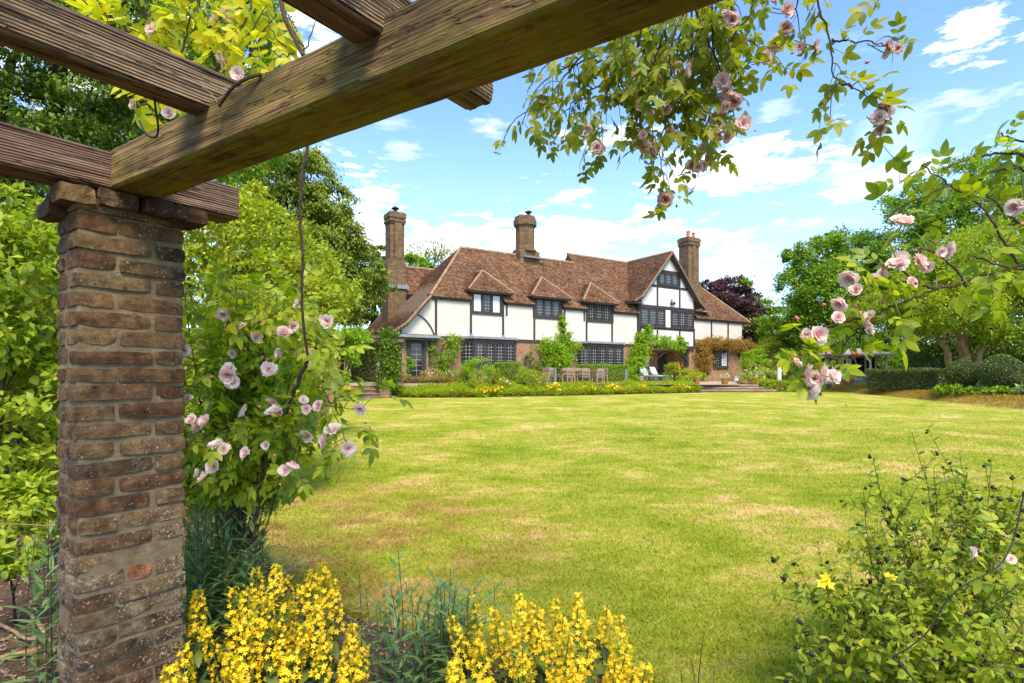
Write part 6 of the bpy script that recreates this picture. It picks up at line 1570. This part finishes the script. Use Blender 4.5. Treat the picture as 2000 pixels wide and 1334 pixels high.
rose('mass of climbing rose hanging below the main beam against the sky', hang_c, M['lf_rose_hang'], leaf=.098, step=.037, side=.6, side_len=.12, seed=601, fl=FLS, hang=.9, cane='cane_dry', r=.0042, per=1, fsize=.72,
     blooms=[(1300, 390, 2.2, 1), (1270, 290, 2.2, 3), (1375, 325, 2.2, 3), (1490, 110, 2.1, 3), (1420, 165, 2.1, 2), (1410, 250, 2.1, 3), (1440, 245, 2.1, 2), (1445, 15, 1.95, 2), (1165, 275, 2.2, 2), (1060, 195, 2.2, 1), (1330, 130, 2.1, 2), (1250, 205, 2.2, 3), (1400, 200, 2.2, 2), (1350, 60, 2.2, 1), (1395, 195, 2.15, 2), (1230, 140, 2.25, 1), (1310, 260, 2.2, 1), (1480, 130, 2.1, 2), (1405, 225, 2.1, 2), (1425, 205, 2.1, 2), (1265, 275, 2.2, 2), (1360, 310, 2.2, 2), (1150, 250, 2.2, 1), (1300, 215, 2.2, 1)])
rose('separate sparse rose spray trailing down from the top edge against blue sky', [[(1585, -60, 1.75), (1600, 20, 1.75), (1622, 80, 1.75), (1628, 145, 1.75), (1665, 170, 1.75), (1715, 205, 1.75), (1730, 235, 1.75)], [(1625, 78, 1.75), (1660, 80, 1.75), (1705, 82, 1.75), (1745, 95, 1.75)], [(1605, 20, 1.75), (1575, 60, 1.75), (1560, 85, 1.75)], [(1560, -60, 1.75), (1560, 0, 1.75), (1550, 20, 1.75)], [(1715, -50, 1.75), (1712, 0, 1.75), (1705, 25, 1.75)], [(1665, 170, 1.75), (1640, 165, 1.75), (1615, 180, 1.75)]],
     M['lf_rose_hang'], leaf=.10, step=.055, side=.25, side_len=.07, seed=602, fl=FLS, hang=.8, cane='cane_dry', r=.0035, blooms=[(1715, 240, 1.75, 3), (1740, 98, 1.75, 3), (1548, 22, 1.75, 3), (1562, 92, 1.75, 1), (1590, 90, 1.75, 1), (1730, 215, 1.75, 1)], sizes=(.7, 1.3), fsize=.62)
YR = 1.7
def rr(l): return [tuple(q) + (YR,) for q in l]
rose('arching rose branch with pink blooms reaching in from the right over the lawn', [rr([(2080, 500), (1990, 520), (1900, 545), (1830, 565), (1760, 590), (1700, 620), (1660, 660), (1638, 695), (1628, 730)]), rr([(1990, 520), (1960, 470), (1930, 420), (1900, 390), (1850, 360), (1800, 322)]), rr([(2080, 400), (2000, 332), (1960, 330), (1900, 345), (1830, 372), (1760, 405), (1728, 432)]),
      rr([(1830, 565), (1790, 550), (1740, 520), (1690, 550), (1650, 590)]), rr([(1700, 620), (1640, 630), (1590, 650), (1565, 690), (1556, 725)]), rr([(2080, 300), (1990, 275), (1950, 262)]), rr([(2080, 470), (2000, 440), (1950, 400), (1920, 370)]), rr([(1890, 560), (1860, 520), (1820, 490), (1780, 485)]), rr([(2060, 330), (1980, 300), (1900, 310), (1840, 330)]), rr([(2080, 560), (2010, 530), (1960, 520), (1900, 500)]), rr([(1635, 700), (1600, 700), (1580, 720)])],
     M['lf_rose'], leaf=.10, step=.052, side=.34, side_len=.08, seed=603, hang=.3, r=.0045, cane='cane_dry', fsize=.68, upn=.8, avoid=(1668, 680),
     blooms=[(1672, 567, 1.62, 1), (1597, 655, 1.62, 1), (1573, 655, 1.65, 1), (1738, 508, 1.62, 4), (1762, 437, 1.62, 1), (1710, 545, 1.65, 1), (1828, 500, 1.62, 3), (1850, 488, 1.65, 1), (1780, 552, 1.64, 1), (1628, 716, 1.6, 2), (1622, 752, 1.6, 2), (1572, 728, 1.62, 1), (1556, 710, 1.62, 1), (1978, 415, 1.62, 2), (1650, 600, 1.62, 2), (1700, 618, 1.62, 1), (1660, 545, 1.66, 1), (1690, 640, 1.66, 1)])
backlit_c = [[(330, 215, 2.5), (350, 120, 2.55), (370, 30, 2.6), (350, -60, 2.6)], [(440, 180, 2.5), (415, 110, 2.5), (395, 40, 2.5), (380, -50, 2.5)], [(420, 140, 2.5), (450, 100, 2.5), (490, 60, 2.5), (520, 10, 2.5)], [(360, 150, 2.6), (310, 70, 2.6), (270, 10, 2.6), (250, -60, 2.6)], [(300, 120, 2.7), (250, 60, 2.7), (215, 30, 2.7)], [(400, 60, 2.6), (450, 20, 2.6), (490, -30, 2.6)], [(440, 150, 2.6), (480, 120, 2.6), (515, 60, 2.6), (540, 30, 2.6)], [(310, 90, 2.5), (290, 160, 2.45), (285, 215, 2.4)], [(300, 180, 2.4), (275, 215, 2.4)], [(370, 30, 2.6), (330, 0, 2.6), (290, -40, 2.6)], [(240, -50, 2.6), (290, 30, 2.6), (340, 70, 2.6)], [(500, -50, 2.5), (480, 40, 2.5), (440, 90, 2.5)]]
rose('golden backlit climbing rose growing over the left rafters', backlit_c, M['lf_rose_backlit'], leaf=.15, step=.05, side=.55, side_len=.16, seed=604, hang=.2, r=.006, cane='cane_dry', blooms=[(430, 30, 2.45, 2), (262, 205, 2.35, 1), (330, 222, 2.35, 1), (300, 60, 2.5, 1), (465, 145, 2.4, 1), (440, 120, 2.45, 1)])
tag(MB().tube(curve([W(540, -40, 1.9), W(555, 30, 1.9), W(575, 75, 1.9), W(592, 108, 1.9)], 16), np.linspace(.009, .007, 16), 7).build('bare_stem', M['cane_dry']), 'thick bare stem rising behind the main beam at the top', 'stem')
for i, pts in enumerate((((592, 100, 1.92), (605, 78, 1.92), (615, 40, 1.92)), ((590, 90, 1.92), (570, 50, 1.92), (560, 20, 1.92)), ((560, 95, 1.95), (530, 60, 1.95), (525, 30, 1.95)), ((575, 105, 1.95), (550, 110, 1.95), (520, 95, 1.95)))):
    tag(MB().tube(curve([W(*q) for q in pts], 10, .003), np.linspace(.003, .0015, 10), 5).build('dead_twig', M['cane_dry']), ['dead twig nearest the middle rafter', 'dead twig leaning on the thick bare stem', 'dead twig beside the backlit rose', 'lowest dead twig above the main beam'][i], 'twig')
tag(MB().tube(curve([W(606, 240, 2.27), W(600, 290, 2.28), W(590, 350, 2.3), W(586, 430, 2.32), W(592, 500, 2.34), (W(589, 575, 2.36)), W(594, 640, 2.4), W(602, 700, 2.45)], 40, .0012), np.linspace(.0075, .006, 40), 8).build('vine', M['cane_dry']), 'long brown vine hanging from the main beam into the rose bush', 'vine')
YB_ = 2.75
bb_t = [(420, 605), (470, 570), (480, 625), (560, 600), (640, 640), (620, 600), (700, 800), (680, 870), (650, 830), (350, 640), (450, 580), (530, 595), (380, 870), (560, 900), (590, 915), (405, 925), (375, 700), (540, 790), (440, 735), (500, 660), (600, 700), (440, 830), (520, 860), (610, 800), (370, 850), (570, 730), (470, 760), (385, 620), (530, 620), (440, 900), (660, 700), (500, 920), (560, 860), (365, 760), (410, 680), (460, 690), (520, 710), (400, 790), (580, 820), (480, 880)]
bcan = []; rg = np.random.default_rng(77)
for i, (px, py) in enumerate(bb_t):
    Y = YB_ + rg.uniform(-.35, .5); b0 = (470 + rg.normal() * 25, 1080, 3.0); mid = ((470 + px) / 2 + rg.normal() * 25, min(py, 800) - 10 + rg.uniform(-40, 90), (Y + 3.0) / 2); bcan.append([b0, ((b0[0] + mid[0]) / 2, (b0[1] + mid[1]) / 2 - 10, 3.0), mid, (px, py, Y)])
rose('large shrub rose with pale pink blooms growing beside the brick pillar', bcan, M['lf_rose'], leaf=.125, step=.066, side=.7, side_len=.15, seed=605, hang=.2, r=.0045, base=(W(470, 1080, 3.0).x, 3.0, 0.0), name='shrub_rose', zcut=.92, fsize=.82,
     blooms=[(443, 733, 2.4, 3), (542, 800, 2.4, 3), (395, 820, 2.4, 3), (436, 865, 2.4, 2), (480, 885, 2.45, 1), (407, 915, 2.4, 3), (580, 910, 2.4, 2), (558, 648, 2.5, 2), (480, 638, 2.6, 2), (525, 722, 2.45, 1), (605, 790, 2.45, 3), (636, 862, 2.4, 1), (650, 840, 2.4, 1), (704, 798, 2.4, 1), (680, 876, 2.4, 1), (583, 592, 2.5, 1), (428, 607, 2.6, 2), (640, 628, 2.6, 1), (545, 690, 2.55, 1), (362, 690, 2.4, 2), (366, 780, 2.4, 1), (500, 660, 2.6, 1), (600, 850, 2.5, 1), (520, 870, 2.5, 1), (610, 700, 2.6, 1), (470, 800, 2.5, 1), (365, 870, 2.45, 1), (455, 690, 2.6, 1)])
tag(MB().tube(curve([W(602, 700, 2.45), W(590, 730, 2.5), W(560, 800, 2.6), W(520, 900, 2.8), W(490, 1060, 3.0)], 30, .003), np.linspace(.008, .012, 30), 8).build('rose_trunk', M['cane_dry']), 'old woody rose stem rising inside the shrub rose', 'stem')

# ------------------------------------------------------------------ shrubs behind the pillar
def big_shrub(label, foot_, blobs, n, leaf, mat, seed, tpl=LEAF1, parts=0, tr=.022, **kw):
    t = thing('leafy_shrub', label, 'shrub', foot_); f = np.array(foot_); b = [(np.array(c) - f, r_) for c, r_ in blobs]
    crown('foliage', mat, t, b, n, leaf, seed, tpl=tpl, **kw)
    trunk(t, (0, 0, -.05), b[0][0], tr, b, M['bark_dark'], seed, 8, 'stem')
    if parts:                                                       # the leaves that show largest, each by itself
        rg = np.random.default_rng(seed + 1); bi = rg.integers(0, len(b), parts * 3); d = rand_dirs(parts * 3, rg); d[:, 1] = -np.abs(d[:, 1]) - .2; d = unit(d)
        P = np.array([b[i][0] for i in bi]) + d * np.array([b[i][1] for i in bi]) * rg.uniform(.92, 1.15, parts * 3)[:, None] + f; k = in_view(P); P, d = P[k][:parts], d[k][:parts]; m = len(P)
        key = ('ov', mat.name)
        if key not in TPLC: TPLC[key] = [tpl_mesh('shrub_leaf', leaf_tpl(w_, .12, c_), mat) for w_, c_ in ((.68, .2), (.6, .12), (.75, .28))]
        place_parts(t, 'leaf', TPLC[key], P, frames(d * .5 + rand_dirs(m, rg) * .8 + np.array([0, 0, -.25]), d * .4 + np.array([0, 0, 1.0]) + rand_dirs(m, rg) * .4), leaf * rg.uniform(.8, 1.4, m), mat, 300, seed=seed)
    return t


big_shrub('bright green viburnum shrub filling the gap left of the brick pillar', foot(20, 4.1, .0), bl([(20, 520, 4.0, 110), (-50, 640, 4.0, 130), (60, 640, 4.2, 100), (30, 760, 4.0, 110), (90, 760, 4.3, 80), (-40, 830, 3.9, 120), (40, 880, 4.1, 95), (100, 500, 4.6, 70), (-30, 430, 4.2, 90), (60, 440, 4.6, 60)]), 12000, .066, M['lf_vib'], 701, parts=300, spread=.15)
big_shrub('tall lime-green flowering shrub behind the shrub rose', foot(480, 6.8, .1), bl([(440, 450, 6.6, 80), (500, 470, 6.8, 90), (400, 560, 6.4, 90), (520, 570, 6.6, 90), (590, 600, 6.9, 80), (450, 640, 6.3, 100), (380, 680, 6.2, 90), (560, 690, 6.6, 90), (600, 690, 7.0, 44), (480, 780, 6.2, 110), (380, 820, 6.0, 90), (570, 800, 6.6, 80), (360, 480, 6.8, 70), (470, 400, 6.9, 55), (340, 400, 7.4, 60), (610, 530, 7.4, 50)]), 34000, .062, M['lf_lime'], 702, spread=.14)
big_shrub('pale arching shrub standing higher up behind the lime-green shrub', foot(540, 11, .2), bl([(540, 470, 11, 60), (590, 520, 11, 60), (640, 570, 11.5, 55), (480, 420, 11, 60), (600, 590, 11, 54), (520, 560, 11, 70)]), 15000, .085, M['lf_vib'], 703, spread=.2)
big_shrub('dark understorey shrub in the shade left of the pillar', foot(30, 5.4, .0), bl([(0, 700, 5.4, 130), (90, 560, 5.6, 120), (60, 880, 5.4, 120), (-60, 900, 5.2, 120), (110, 780, 5.6, 110)]), 8000, .08, M['lf_dark'], 704, spread=.22)
big_shrub('small yellow-green seedlings and leaves low behind the pillar', foot(30, 3.4, .0), bl([(20, 990, 3.4, 46, .5), (70, 1000, 3.5, 40, .5), (-20, 1030, 3.3, 50, .5), (60, 960, 3.6, 40, .6), (10, 1090, 3.2, 44, .5), (60, 1070, 3.3, 36, .5), (85, 1040, 3.4, 30, .6), (-30, 1110, 3.1, 50, .4)]), 1500, .06, M['lf_vib'], 705, parts=60, spread=.3, tr=.008)
big_shrub('leafy skirt of green at the foot of the shrub rose', foot(450, 3.5, .0), bl([(430, 930, 3.4, 60, .7), (500, 920, 3.6, 50, .7), (380, 940, 3.3, 50, .7), (540, 900, 3.8, 40, .6), (460, 960, 3.3, 60, .6), (530, 950, 3.5, 40, .6), (400, 860, 3.5, 70, .8)]), 6500, .058, M['lf_vib'], 706, spread=.3)

# ------------------------------------------------------------------ yellow loosestrife
def spike_tpl(seed, L=.28):
    rg = np.random.default_rng(seed); n = 125; t_ = np.sort(rg.uniform(0, 1, n)); a = rg.uniform(0, 6.28, n)
    rad = .033 * (1 - t_) ** .5 + .009; P = np.stack([np.cos(a) * rad, np.sin(a) * rad, t_ * L], 1)
    d = np.stack([np.cos(a), np.sin(a), .35 + .5 * t_], 1); s_ = (.0150 - .005 * t_) * rg.uniform(.8, 1.2, n)
    return scatter(STAR, P, frames(rand_dirs(n, rg), d), s_)


SPK = [tpl_mesh('flower_spike', spike_tpl(s_, l_), M['fl_yellow']) for s_, l_ in ((1, .27), (2, .31), (3, .23), (4, .18))]
def tip_mesh():
    rg = np.random.default_rng(5); n = 40; t_ = rg.uniform(-.95, 1, n); a = rg.uniform(0, 6.28, n); rad = np.where(t_ > .8, .006, .014)
    P = np.stack([np.cos(a) * rad, np.sin(a) * rad, .14 + t_ * .14], 1); d = np.stack([np.cos(a), np.sin(a), .7 + 0 * a], 1)
    return scatter(leaf_tpl(.4, .1, .2, fine=False), P, frames(d, np.stack([-np.cos(a) * .3, -np.sin(a) * .3, np.ones(n)], 1)), np.where(t_ > .8, .016, .036) * rg.uniform(.7, 1.2, n))
TIP = tpl_mesh('bract', tip_mesh(), M['lf_border'])
LLF = [tpl_mesh('loosestrife_leaf', leaf_tpl(w_, .10, c_), M['lf_loose']) for w_, c_ in ((.42, .2), (.38, .35), (.46, .1))]


def loosestrife(label, tops, yr, seed):
    rg = np.random.default_rng(seed); ys = [p[1] for p in tops]; lo, hi = min(ys), max(ys); cx = np.mean([p[0] for p in tops])
    c = W(cx, 1000, np.mean(yr)); t = thing('loosestrife_clump', label, 'flowers', (c.x, c.y, 0), group='clumps of yellow loosestrife by the camera'); bn = np.array(t.location); P, A, N, S = [], [], [], []
    for (px, py) in tops:
        if len(tops) > 5 and 400 < px < 1200 and rg.random() < (.5 if py > 1235 else .12): continue
        Y = yr[1] - (yr[1] - yr[0]) * (py - lo) / (hi - lo + 1e-6) + rg.normal() * .04; top = np.array(W(px, py, Y)); b0 = np.array([top[0] * .85 + c.x * .15 + rg.normal() * .03, top[1] * .85 + c.y * .15, -.04])
        i = rg.integers(0, 3) if py < 1280 else 3; l = (.27, .31, .23, .18)[i]; st_ = curve([b0, (b0 + top) / 2 + rg.normal(size=3) * .015, top], 14)
        mb = MB(); mb.tube(st_ - bn, np.linspace(.0045, .002, 14), 6); mb.build('stem', M['stem_green'], t)
        ax = unit(st_[-1] - st_[-5]); f = frame_z(ax, rg.uniform(0, 6.28)); sc = rg.uniform(.85, 1.1)
        o = bpy.data.objects.new('flower_spike', SPK[i][0]); COL.objects.link(o); o.parent = t; o.matrix_basis = mat4(f, top - ax * l * sc - bn, sc)
        o2 = bpy.data.objects.new('bract', TIP[0]); COL.objects.link(o2); o2.parent = t; o2.matrix_basis = mat4(f, top - ax * .265 * sc * l / .27 - bn, sc * l / .27); o2['kind'] = 'stuff'
        L = np.linalg.norm(top - b0) - l * .75; a0 = rg.uniform(0, 6.28)
        for k, d in enumerate(np.arange(.06, L, .047)):
            p = st_[0] + (st_[-1] - st_[0]) * d / np.linalg.norm(top - b0); a0 += 1.0
            for j in range(3 if rg.random() < .7 else 2):
                a = a0 + j * 2.1 + rg.normal() * .25; P.append(p); A.append((math.cos(a), math.sin(a), rg.normal() * .25 + .05)); N.append((rg.normal() * .2, rg.normal() * .2, 1)); S.append(.115 * rg.uniform(.65, 1.15))
    place_parts(t, 'leaf', LLF, P, frames(A, N), S, M['lf_loose'], 300, 'foliage', seed)
    return t


loosestrife('clump of yellow loosestrife spikes beside the foot of the brick pillar', [(420, 1088), (500, 1108), (540, 1100), (560, 1125), (632, 1098), (612, 1112), (652, 1132), (590, 1140), (480, 1150), (458, 1145), (388, 1152), (340, 1200), (304, 1205), (450, 1282), (246, 1312), (560, 1175), (522, 1165), (622, 1178), (432, 1180), (470, 1215), (690, 1218), (400, 1225), (600, 1215), (505, 1205), (545, 1210), (640, 1230), (360, 1255), (330, 1300)], (2.2, 2.62), 801)
loosestrife('wider clump of yellow loosestrife at the edge of the lawn', [(925, 1163), (880, 1205), (988, 1168), (1012, 1158), (1040, 1172), (1086, 1165), (1127, 1155), (1186, 1182), (1212, 1202), (1060, 1186), (1100, 1196), (1150, 1206), (962, 1188), (1000, 1212), (1042, 1228), (932, 1236), (892, 1258), (1112, 1238), (1162, 1246), (1192, 1236), (1228, 1256), (1262, 1296), (962, 1262), (1072, 1262), (1020, 1270), (884, 1288), (1132, 1284), (1202, 1286), (1236, 1300), (985, 1300), (1060, 1300), (930, 1300), (1160, 1300), (1100, 1290)], (2.1, 2.55), 802)
loosestrife('lone small loosestrife plant between the two yellow clumps', [(690, 1222), (712, 1262), (672, 1300)], (2.3, 2.4), 803)

# ------------------------------------------------------------------ narrow-leaved plants
WLF = [tpl_mesh('narrow_leaf', leaf_tpl(w_, .06, c_), M['lf_willow']) for w_, c_ in ((.19, .35), (.165, .6), (.21, .15))]


def willow(label, tops, seed, gap=.022, ll=.085):
    rg = np.random.default_rng(seed); b = np.array([W(*q) for q in tops]); c = b.mean(0); t = thing('narrow_leaved_plant', label, 'plant', (c[0], c[1], 0)); bn = np.array(t.location); P, A, N, S = [], [], [], []
    for top in b:
        b0 = np.array([top[0] * .8 + c[0] * .2 + rg.normal() * .03, top[1] * .8 + c[1] * .2 + rg.normal() * .03, -.04]); st_ = curve([b0, (b0 + top) / 2 + rg.normal(size=3) * .02, top], 16)
        mb = MB(); mb.tube(st_ - bn, np.linspace(.0035, .0015, 16), 5); mb.build('stem', M['stem_red'], t)
        L = np.linalg.norm(top - b0); a = rg.uniform(0, 6.28)
        for d in np.arange(L * .12, L, gap):
            a += 2.4 + rg.normal() * .2; p = st_[0] + (st_[-1] - st_[0]) * d / L; k = d / L; P.append(p); A.append((math.cos(a), math.sin(a), .25 + k * 1.0 + rg.normal() * .2)); N.append((-math.cos(a) * .4, -math.sin(a) * .4, 1)); S.append(ll * (1.1 - .42 * k ** 2) * rg.uniform(.7, 1.2))
    place_parts(t, 'leaf', WLF, P, frames(A, N), S, M['lf_willow'], 300, 'foliage', seed); return t


rg = np.random.default_rng(88)
willow('tall bushy plant with narrow grey-green leaves behind the pillar foot', [(px, 965 + abs(px - 440) * .25 + rg.uniform(0, 130), rg.uniform(2.75, 3.3)) for px in rg.uniform(352, 515, 70)], 811, .022, .115)
willow('narrow-leaved stems between the two loosestrife clumps', [(777, 1072, 2.6), (880, 1110, 2.6), (965, 1140, 2.65)] + [(px, 1130 + rg.uniform(0, 110), rg.uniform(2.4, 2.75)) for px in rg.uniform(735, 930, 40)], 812, .022, .105)
willow('two thin narrow-leaved shoots in front of the bare soil', [(702, 1122, 2.45), (714, 1150, 2.4)], 813, .035, .08)
willow('narrow-leaved shoots in the shade on the left side of the pillar', [(70, 1040, 2.7), (95, 1010, 2.75), (50, 1075, 2.65), (100, 1060, 2.6), (85, 1100, 2.55), (110, 990, 2.8)], 814, .03, .12)
willow('thin pale shoots at the right end of the yellow clump', [(1374, 1240, 2.5), (1350, 1290, 2.4), (1395, 1300, 2.4), (1330, 1310, 2.35)], 815, .05, .04)

# ------------------------------------------------------------------ the sprawling bush at the right
def hypericum():
    rg = np.random.default_rng(91); t = thing('sprawling_bush', 'twiggy bush with small oval leaves and dark seed capsules at the lawn edge', 'bush', (2.1, 2.6, .02)); bn = np.array(t.location)
    tips = [(1556, 1165, 2.3), (1575, 1180, 2.3), (1592, 1130, 2.4), (1610, 1140, 2.4), (1668, 955, 2.6), (1690, 930, 2.7), (1700, 960, 2.6), (1745, 935, 2.7), (1790, 920, 2.7), (1838, 905, 2.7), (1860, 910, 2.75), (1918, 898, 2.7), (1962, 940, 2.5), (1985, 980, 2.6), (1640, 1080, 2.45), (1690, 1070, 2.4), (1720, 1100, 2.3), (1600, 1250, 2.2), (1640, 1300, 2.1), (1560, 1300, 2.2), (1540, 1260, 2.25), (1760, 1020, 2.5), (1800, 1040, 2.4), (1850, 1010, 2.5), (1900, 1030, 2.5), (1950, 1050, 2.4), (2010, 1010, 2.5), (2050, 1090, 2.4), (1700, 1200, 2.15), (1760, 1180, 2.2), (1830, 1160, 2.2), (1900, 1150, 2.2), (1960, 1160, 2.15), (1680, 1270, 2.05), (1740, 1300, 2.0), (1820, 1270, 2.05), (1890, 1250, 2.1), (1960, 1260, 2.05), (2030, 1220, 2.1), (1600, 1190, 2.35), (1625, 1215, 2.3), (1720, 1000, 2.6), (1660, 1020, 2.5), (1870, 960, 2.65), (1930, 980, 2.6), (1810, 970, 2.65), (1900, 1320, 2.0), (1990, 1310, 2.0), (1520, 1325, 2.2), (2060, 960, 2.6)]
    P, A, N, S, ends = [], [], [], [], []
    def shoot(c, f0, lf, r0):
        mb = MB(); mb.tube(c - bn, np.linspace(r0, .0012, len(c)), 5); mb.build('stem', M['stem_red'], t)
        L = np.linalg.norm(np.diff(c, axis=0), axis=1); s_ = np.concatenate([[0], np.cumsum(L)]); al = 0
        for d in np.arange(s_[-1] * f0, s_[-1], .026):
            i = min(np.searchsorted(s_, d), len(c) - 1); tg = unit(c[min(i + 1, len(c) - 1)] - c[max(i - 1, 0)]); al += 1.57 + rg.normal() * .2
            u = unit(np.cross(tg, (0.2, .3, .9))); v = np.cross(tg, u)
            for sgn in (1, -1):
                q = (u * math.cos(al) + v * math.sin(al)) * sgn; P.append(c[i]); A.append(q + tg * .5); N.append(np.array([0, 0, .9]) + rg.normal(size=3) * .35 + tg * .2); S.append(lf * rg.uniform(.7, 1.25))
        ends.append((c[-1], unit(c[-1] - c[-3])))
    for (px, py, Y) in tips:
        e = np.array(W(px + 18, py, Y)); b0 = np.array([2.05 + rg.normal() * .16 + (e[0] - 2.0) * .35, 2.55 + rg.normal() * .12 + (e[1] - 2.4) * .4, .0]); m = b0 * .45 + e * .55 + np.array([0, 0, .10]) + rg.normal(size=3) * .03
        c = curve([b0, b0 * .75 + m * .25 + np.array([0, 0, .06]), m, e], 18, .004, rg); shoot(c, .30, .043, .0045)
        for k in range(9):
            i = rg.integers(5, 17); p = c[i]; q = unit(rg.normal(size=3) + np.array([0, 0, .7]) + unit(e - b0) * .8); l = rg.uniform(.10, .24); shoot(curve([p, p + q * l * .5, p + q * l + np.array([0, 0, .02])], 8), .1, .040, .0018)
    me = [tpl_mesh('oval_leaf', leaf_tpl(w_, .10, c_, .5), M['lf_hyper']) for w_, c_ in ((.52, .15), (.45, .3))]
    place_parts(t, 'leaf', me, P, frames(A, N), S, M['lf_hyper'], 300, 'foliage', 91)
    mb = MB(); mb.lathe([(.001, 0), (.006, .003), (.0085, .009), (.007, .014), (.003, .016), (.0045, .021), (.0005, .020)], 7); sm = mb.mesh('seed_capsule', True); sm.materials.append(M['seed'])
    for j, (p, d) in enumerate(ends):
        if rg.random() < .55:
            for q in range(rg.integers(1, 3)): o = bpy.data.objects.new('seed_capsule', sm); COL.objects.link(o); o.parent = t; o.matrix_basis = mat4(frames(rand_dirs(1, rg), (d + rg.normal(size=3) * .4)[None])[0], p - bn + rg.normal(size=3) * .006, rg.uniform(.7, 1.25))
    ym = np_mesh('yellow_flower', *star_tpl(5, .032, 1.25, .012)); ym.materials.append(M['fl_yellow'])
    for (px, py, Y) in ((1614, 1128, 2.28), (1606, 1140, 2.28), (1620, 1142, 2.29), (1745, 1128, 2.25), (1734, 1124, 2.26)): o = bpy.data.objects.new('yellow_flower', ym); COL.objects.link(o); o.parent = t; o.matrix_basis = mat4(frames(rand_dirs(1, rg), unit(np.array([rg.normal() * .5, -1, .4]))[None])[0], np.array(W(px, py, Y)) - bn, .8 if px < 1700 else .5)


hypericum()
rose('low rose shoot with a pale bloom at the right frame edge', [[(2080, 1090, 2.1), (2010, 1070, 2.1), (1950, 1045, 2.1), (1920, 1040, 2.1)], [(2080, 1120, 2.1), (2010, 1100, 2.1), (1970, 1095, 2.1)], [(2080, 1330, 1.9), (2000, 1310, 1.9), (1940, 1300, 1.9), (1910, 1310, 1.9)]], M['lf_rose'], leaf=.11, step=.05, side=.3, seed=606, fsize=.55, blooms=[(1968, 1100, 2.05, 2), (1898, 1078, 2.05, 1)], r=.003)
tag(MB().tube(curve([W(1800, 1345, 1.85), W(1760, 1300, 1.86), W(1745, 1284, 1.86), W(1775, 1265, 1.86), W(1815, 1230, 1.87), W(1845, 1180, 1.88), W(1880, 1145, 1.88), W(1945, 1110, 1.9), W(1975, 1065, 1.92), W(1990, 1010, 1.94), W(2003, 955, 1.95), W(2050, 800, 2.0)], 70), .0026, 6).build('wire', M['wire']), 'long black training wire looping through the bush at the lower right', 'wire')
rg = np.random.default_rng(95); y = rg.uniform(2.5, 9, 900) ; x = y * rg.uniform(-.5, 1.0, 900); k_ = inside(LAWN, x, y); x, y = x[k_], y[k_]
V, F = scatter(LEAF1, np.stack([x, y, gzv(y) + .012], 1), frames(np.stack([rg.normal(size=len(x)), rg.normal(size=len(x)), rg.normal(size=len(x)) * .2], 1), np.tile((0, 0, 1.), (len(x), 1))), .011 * rg.uniform(.5, 1.3, len(x)))
o = link('fallen_petals', np_mesh('fallen_petals', V, F), M['fl_white']); o['kind'] = 'stuff'; tag(o, 'fallen pale petals scattered over the lawn', 'petals')
# ------------------------------------------------------------------ sticks and scraps on the soil
def gp(px, py): Y = 1.5 / ((py - HZ) / FPX + .0145); return np.array([(px - 1000) / FPX * Y, Y, gz(Y) - .03])
def stick(name, label, pts, r, mat, cat='stick'):
    p = [gp(a, b) + np.array([0, 0, h]) for a, b, h in pts]; tag(MB().tube(curve(p, 16, .001), np.linspace(r, r * .7, 16), 7).build(name, M[mat], None, True), label, cat)
stick('stick', 'curved yellowish stick lying on the soil left of the pillar', [(-60, 1190, .03), (10, 1222, .025), (50, 1243, .02), (84, 1243, .02)], .011, 'stick')
stick('stick', 'short cut branch leaning against the foot of the pillar', [(62, 1212, .06), (80, 1232, .05), (108, 1268, .02)], .012, 'stick')
stick('stick', 'thin dead stem on the mulch behind the sticks', [(30, 1170, .02), (60, 1150, .03), (90, 1120, .05)], .004, 'stick')
pw = gp(30, 1272); mb = MB(); mb.box(-.11, .11, -.014, .016, 0, .022, None, .004); o = tag(mb.build('wood_scrap', M['wood_scrap']), 'splintered piece of orange wood on the soil', 'wood scrap'); o.location = pw; o.rotation_euler = (0, R(-4), R(28))
tag(MB().tube([W(-60, 1022, 2.35), W(40, 1024, 2.25), W(106, 1027, 2.12)], .0028, 5).build('wire', M['stick']), 'taut pale wire running from the pillar out to the left', 'wire')
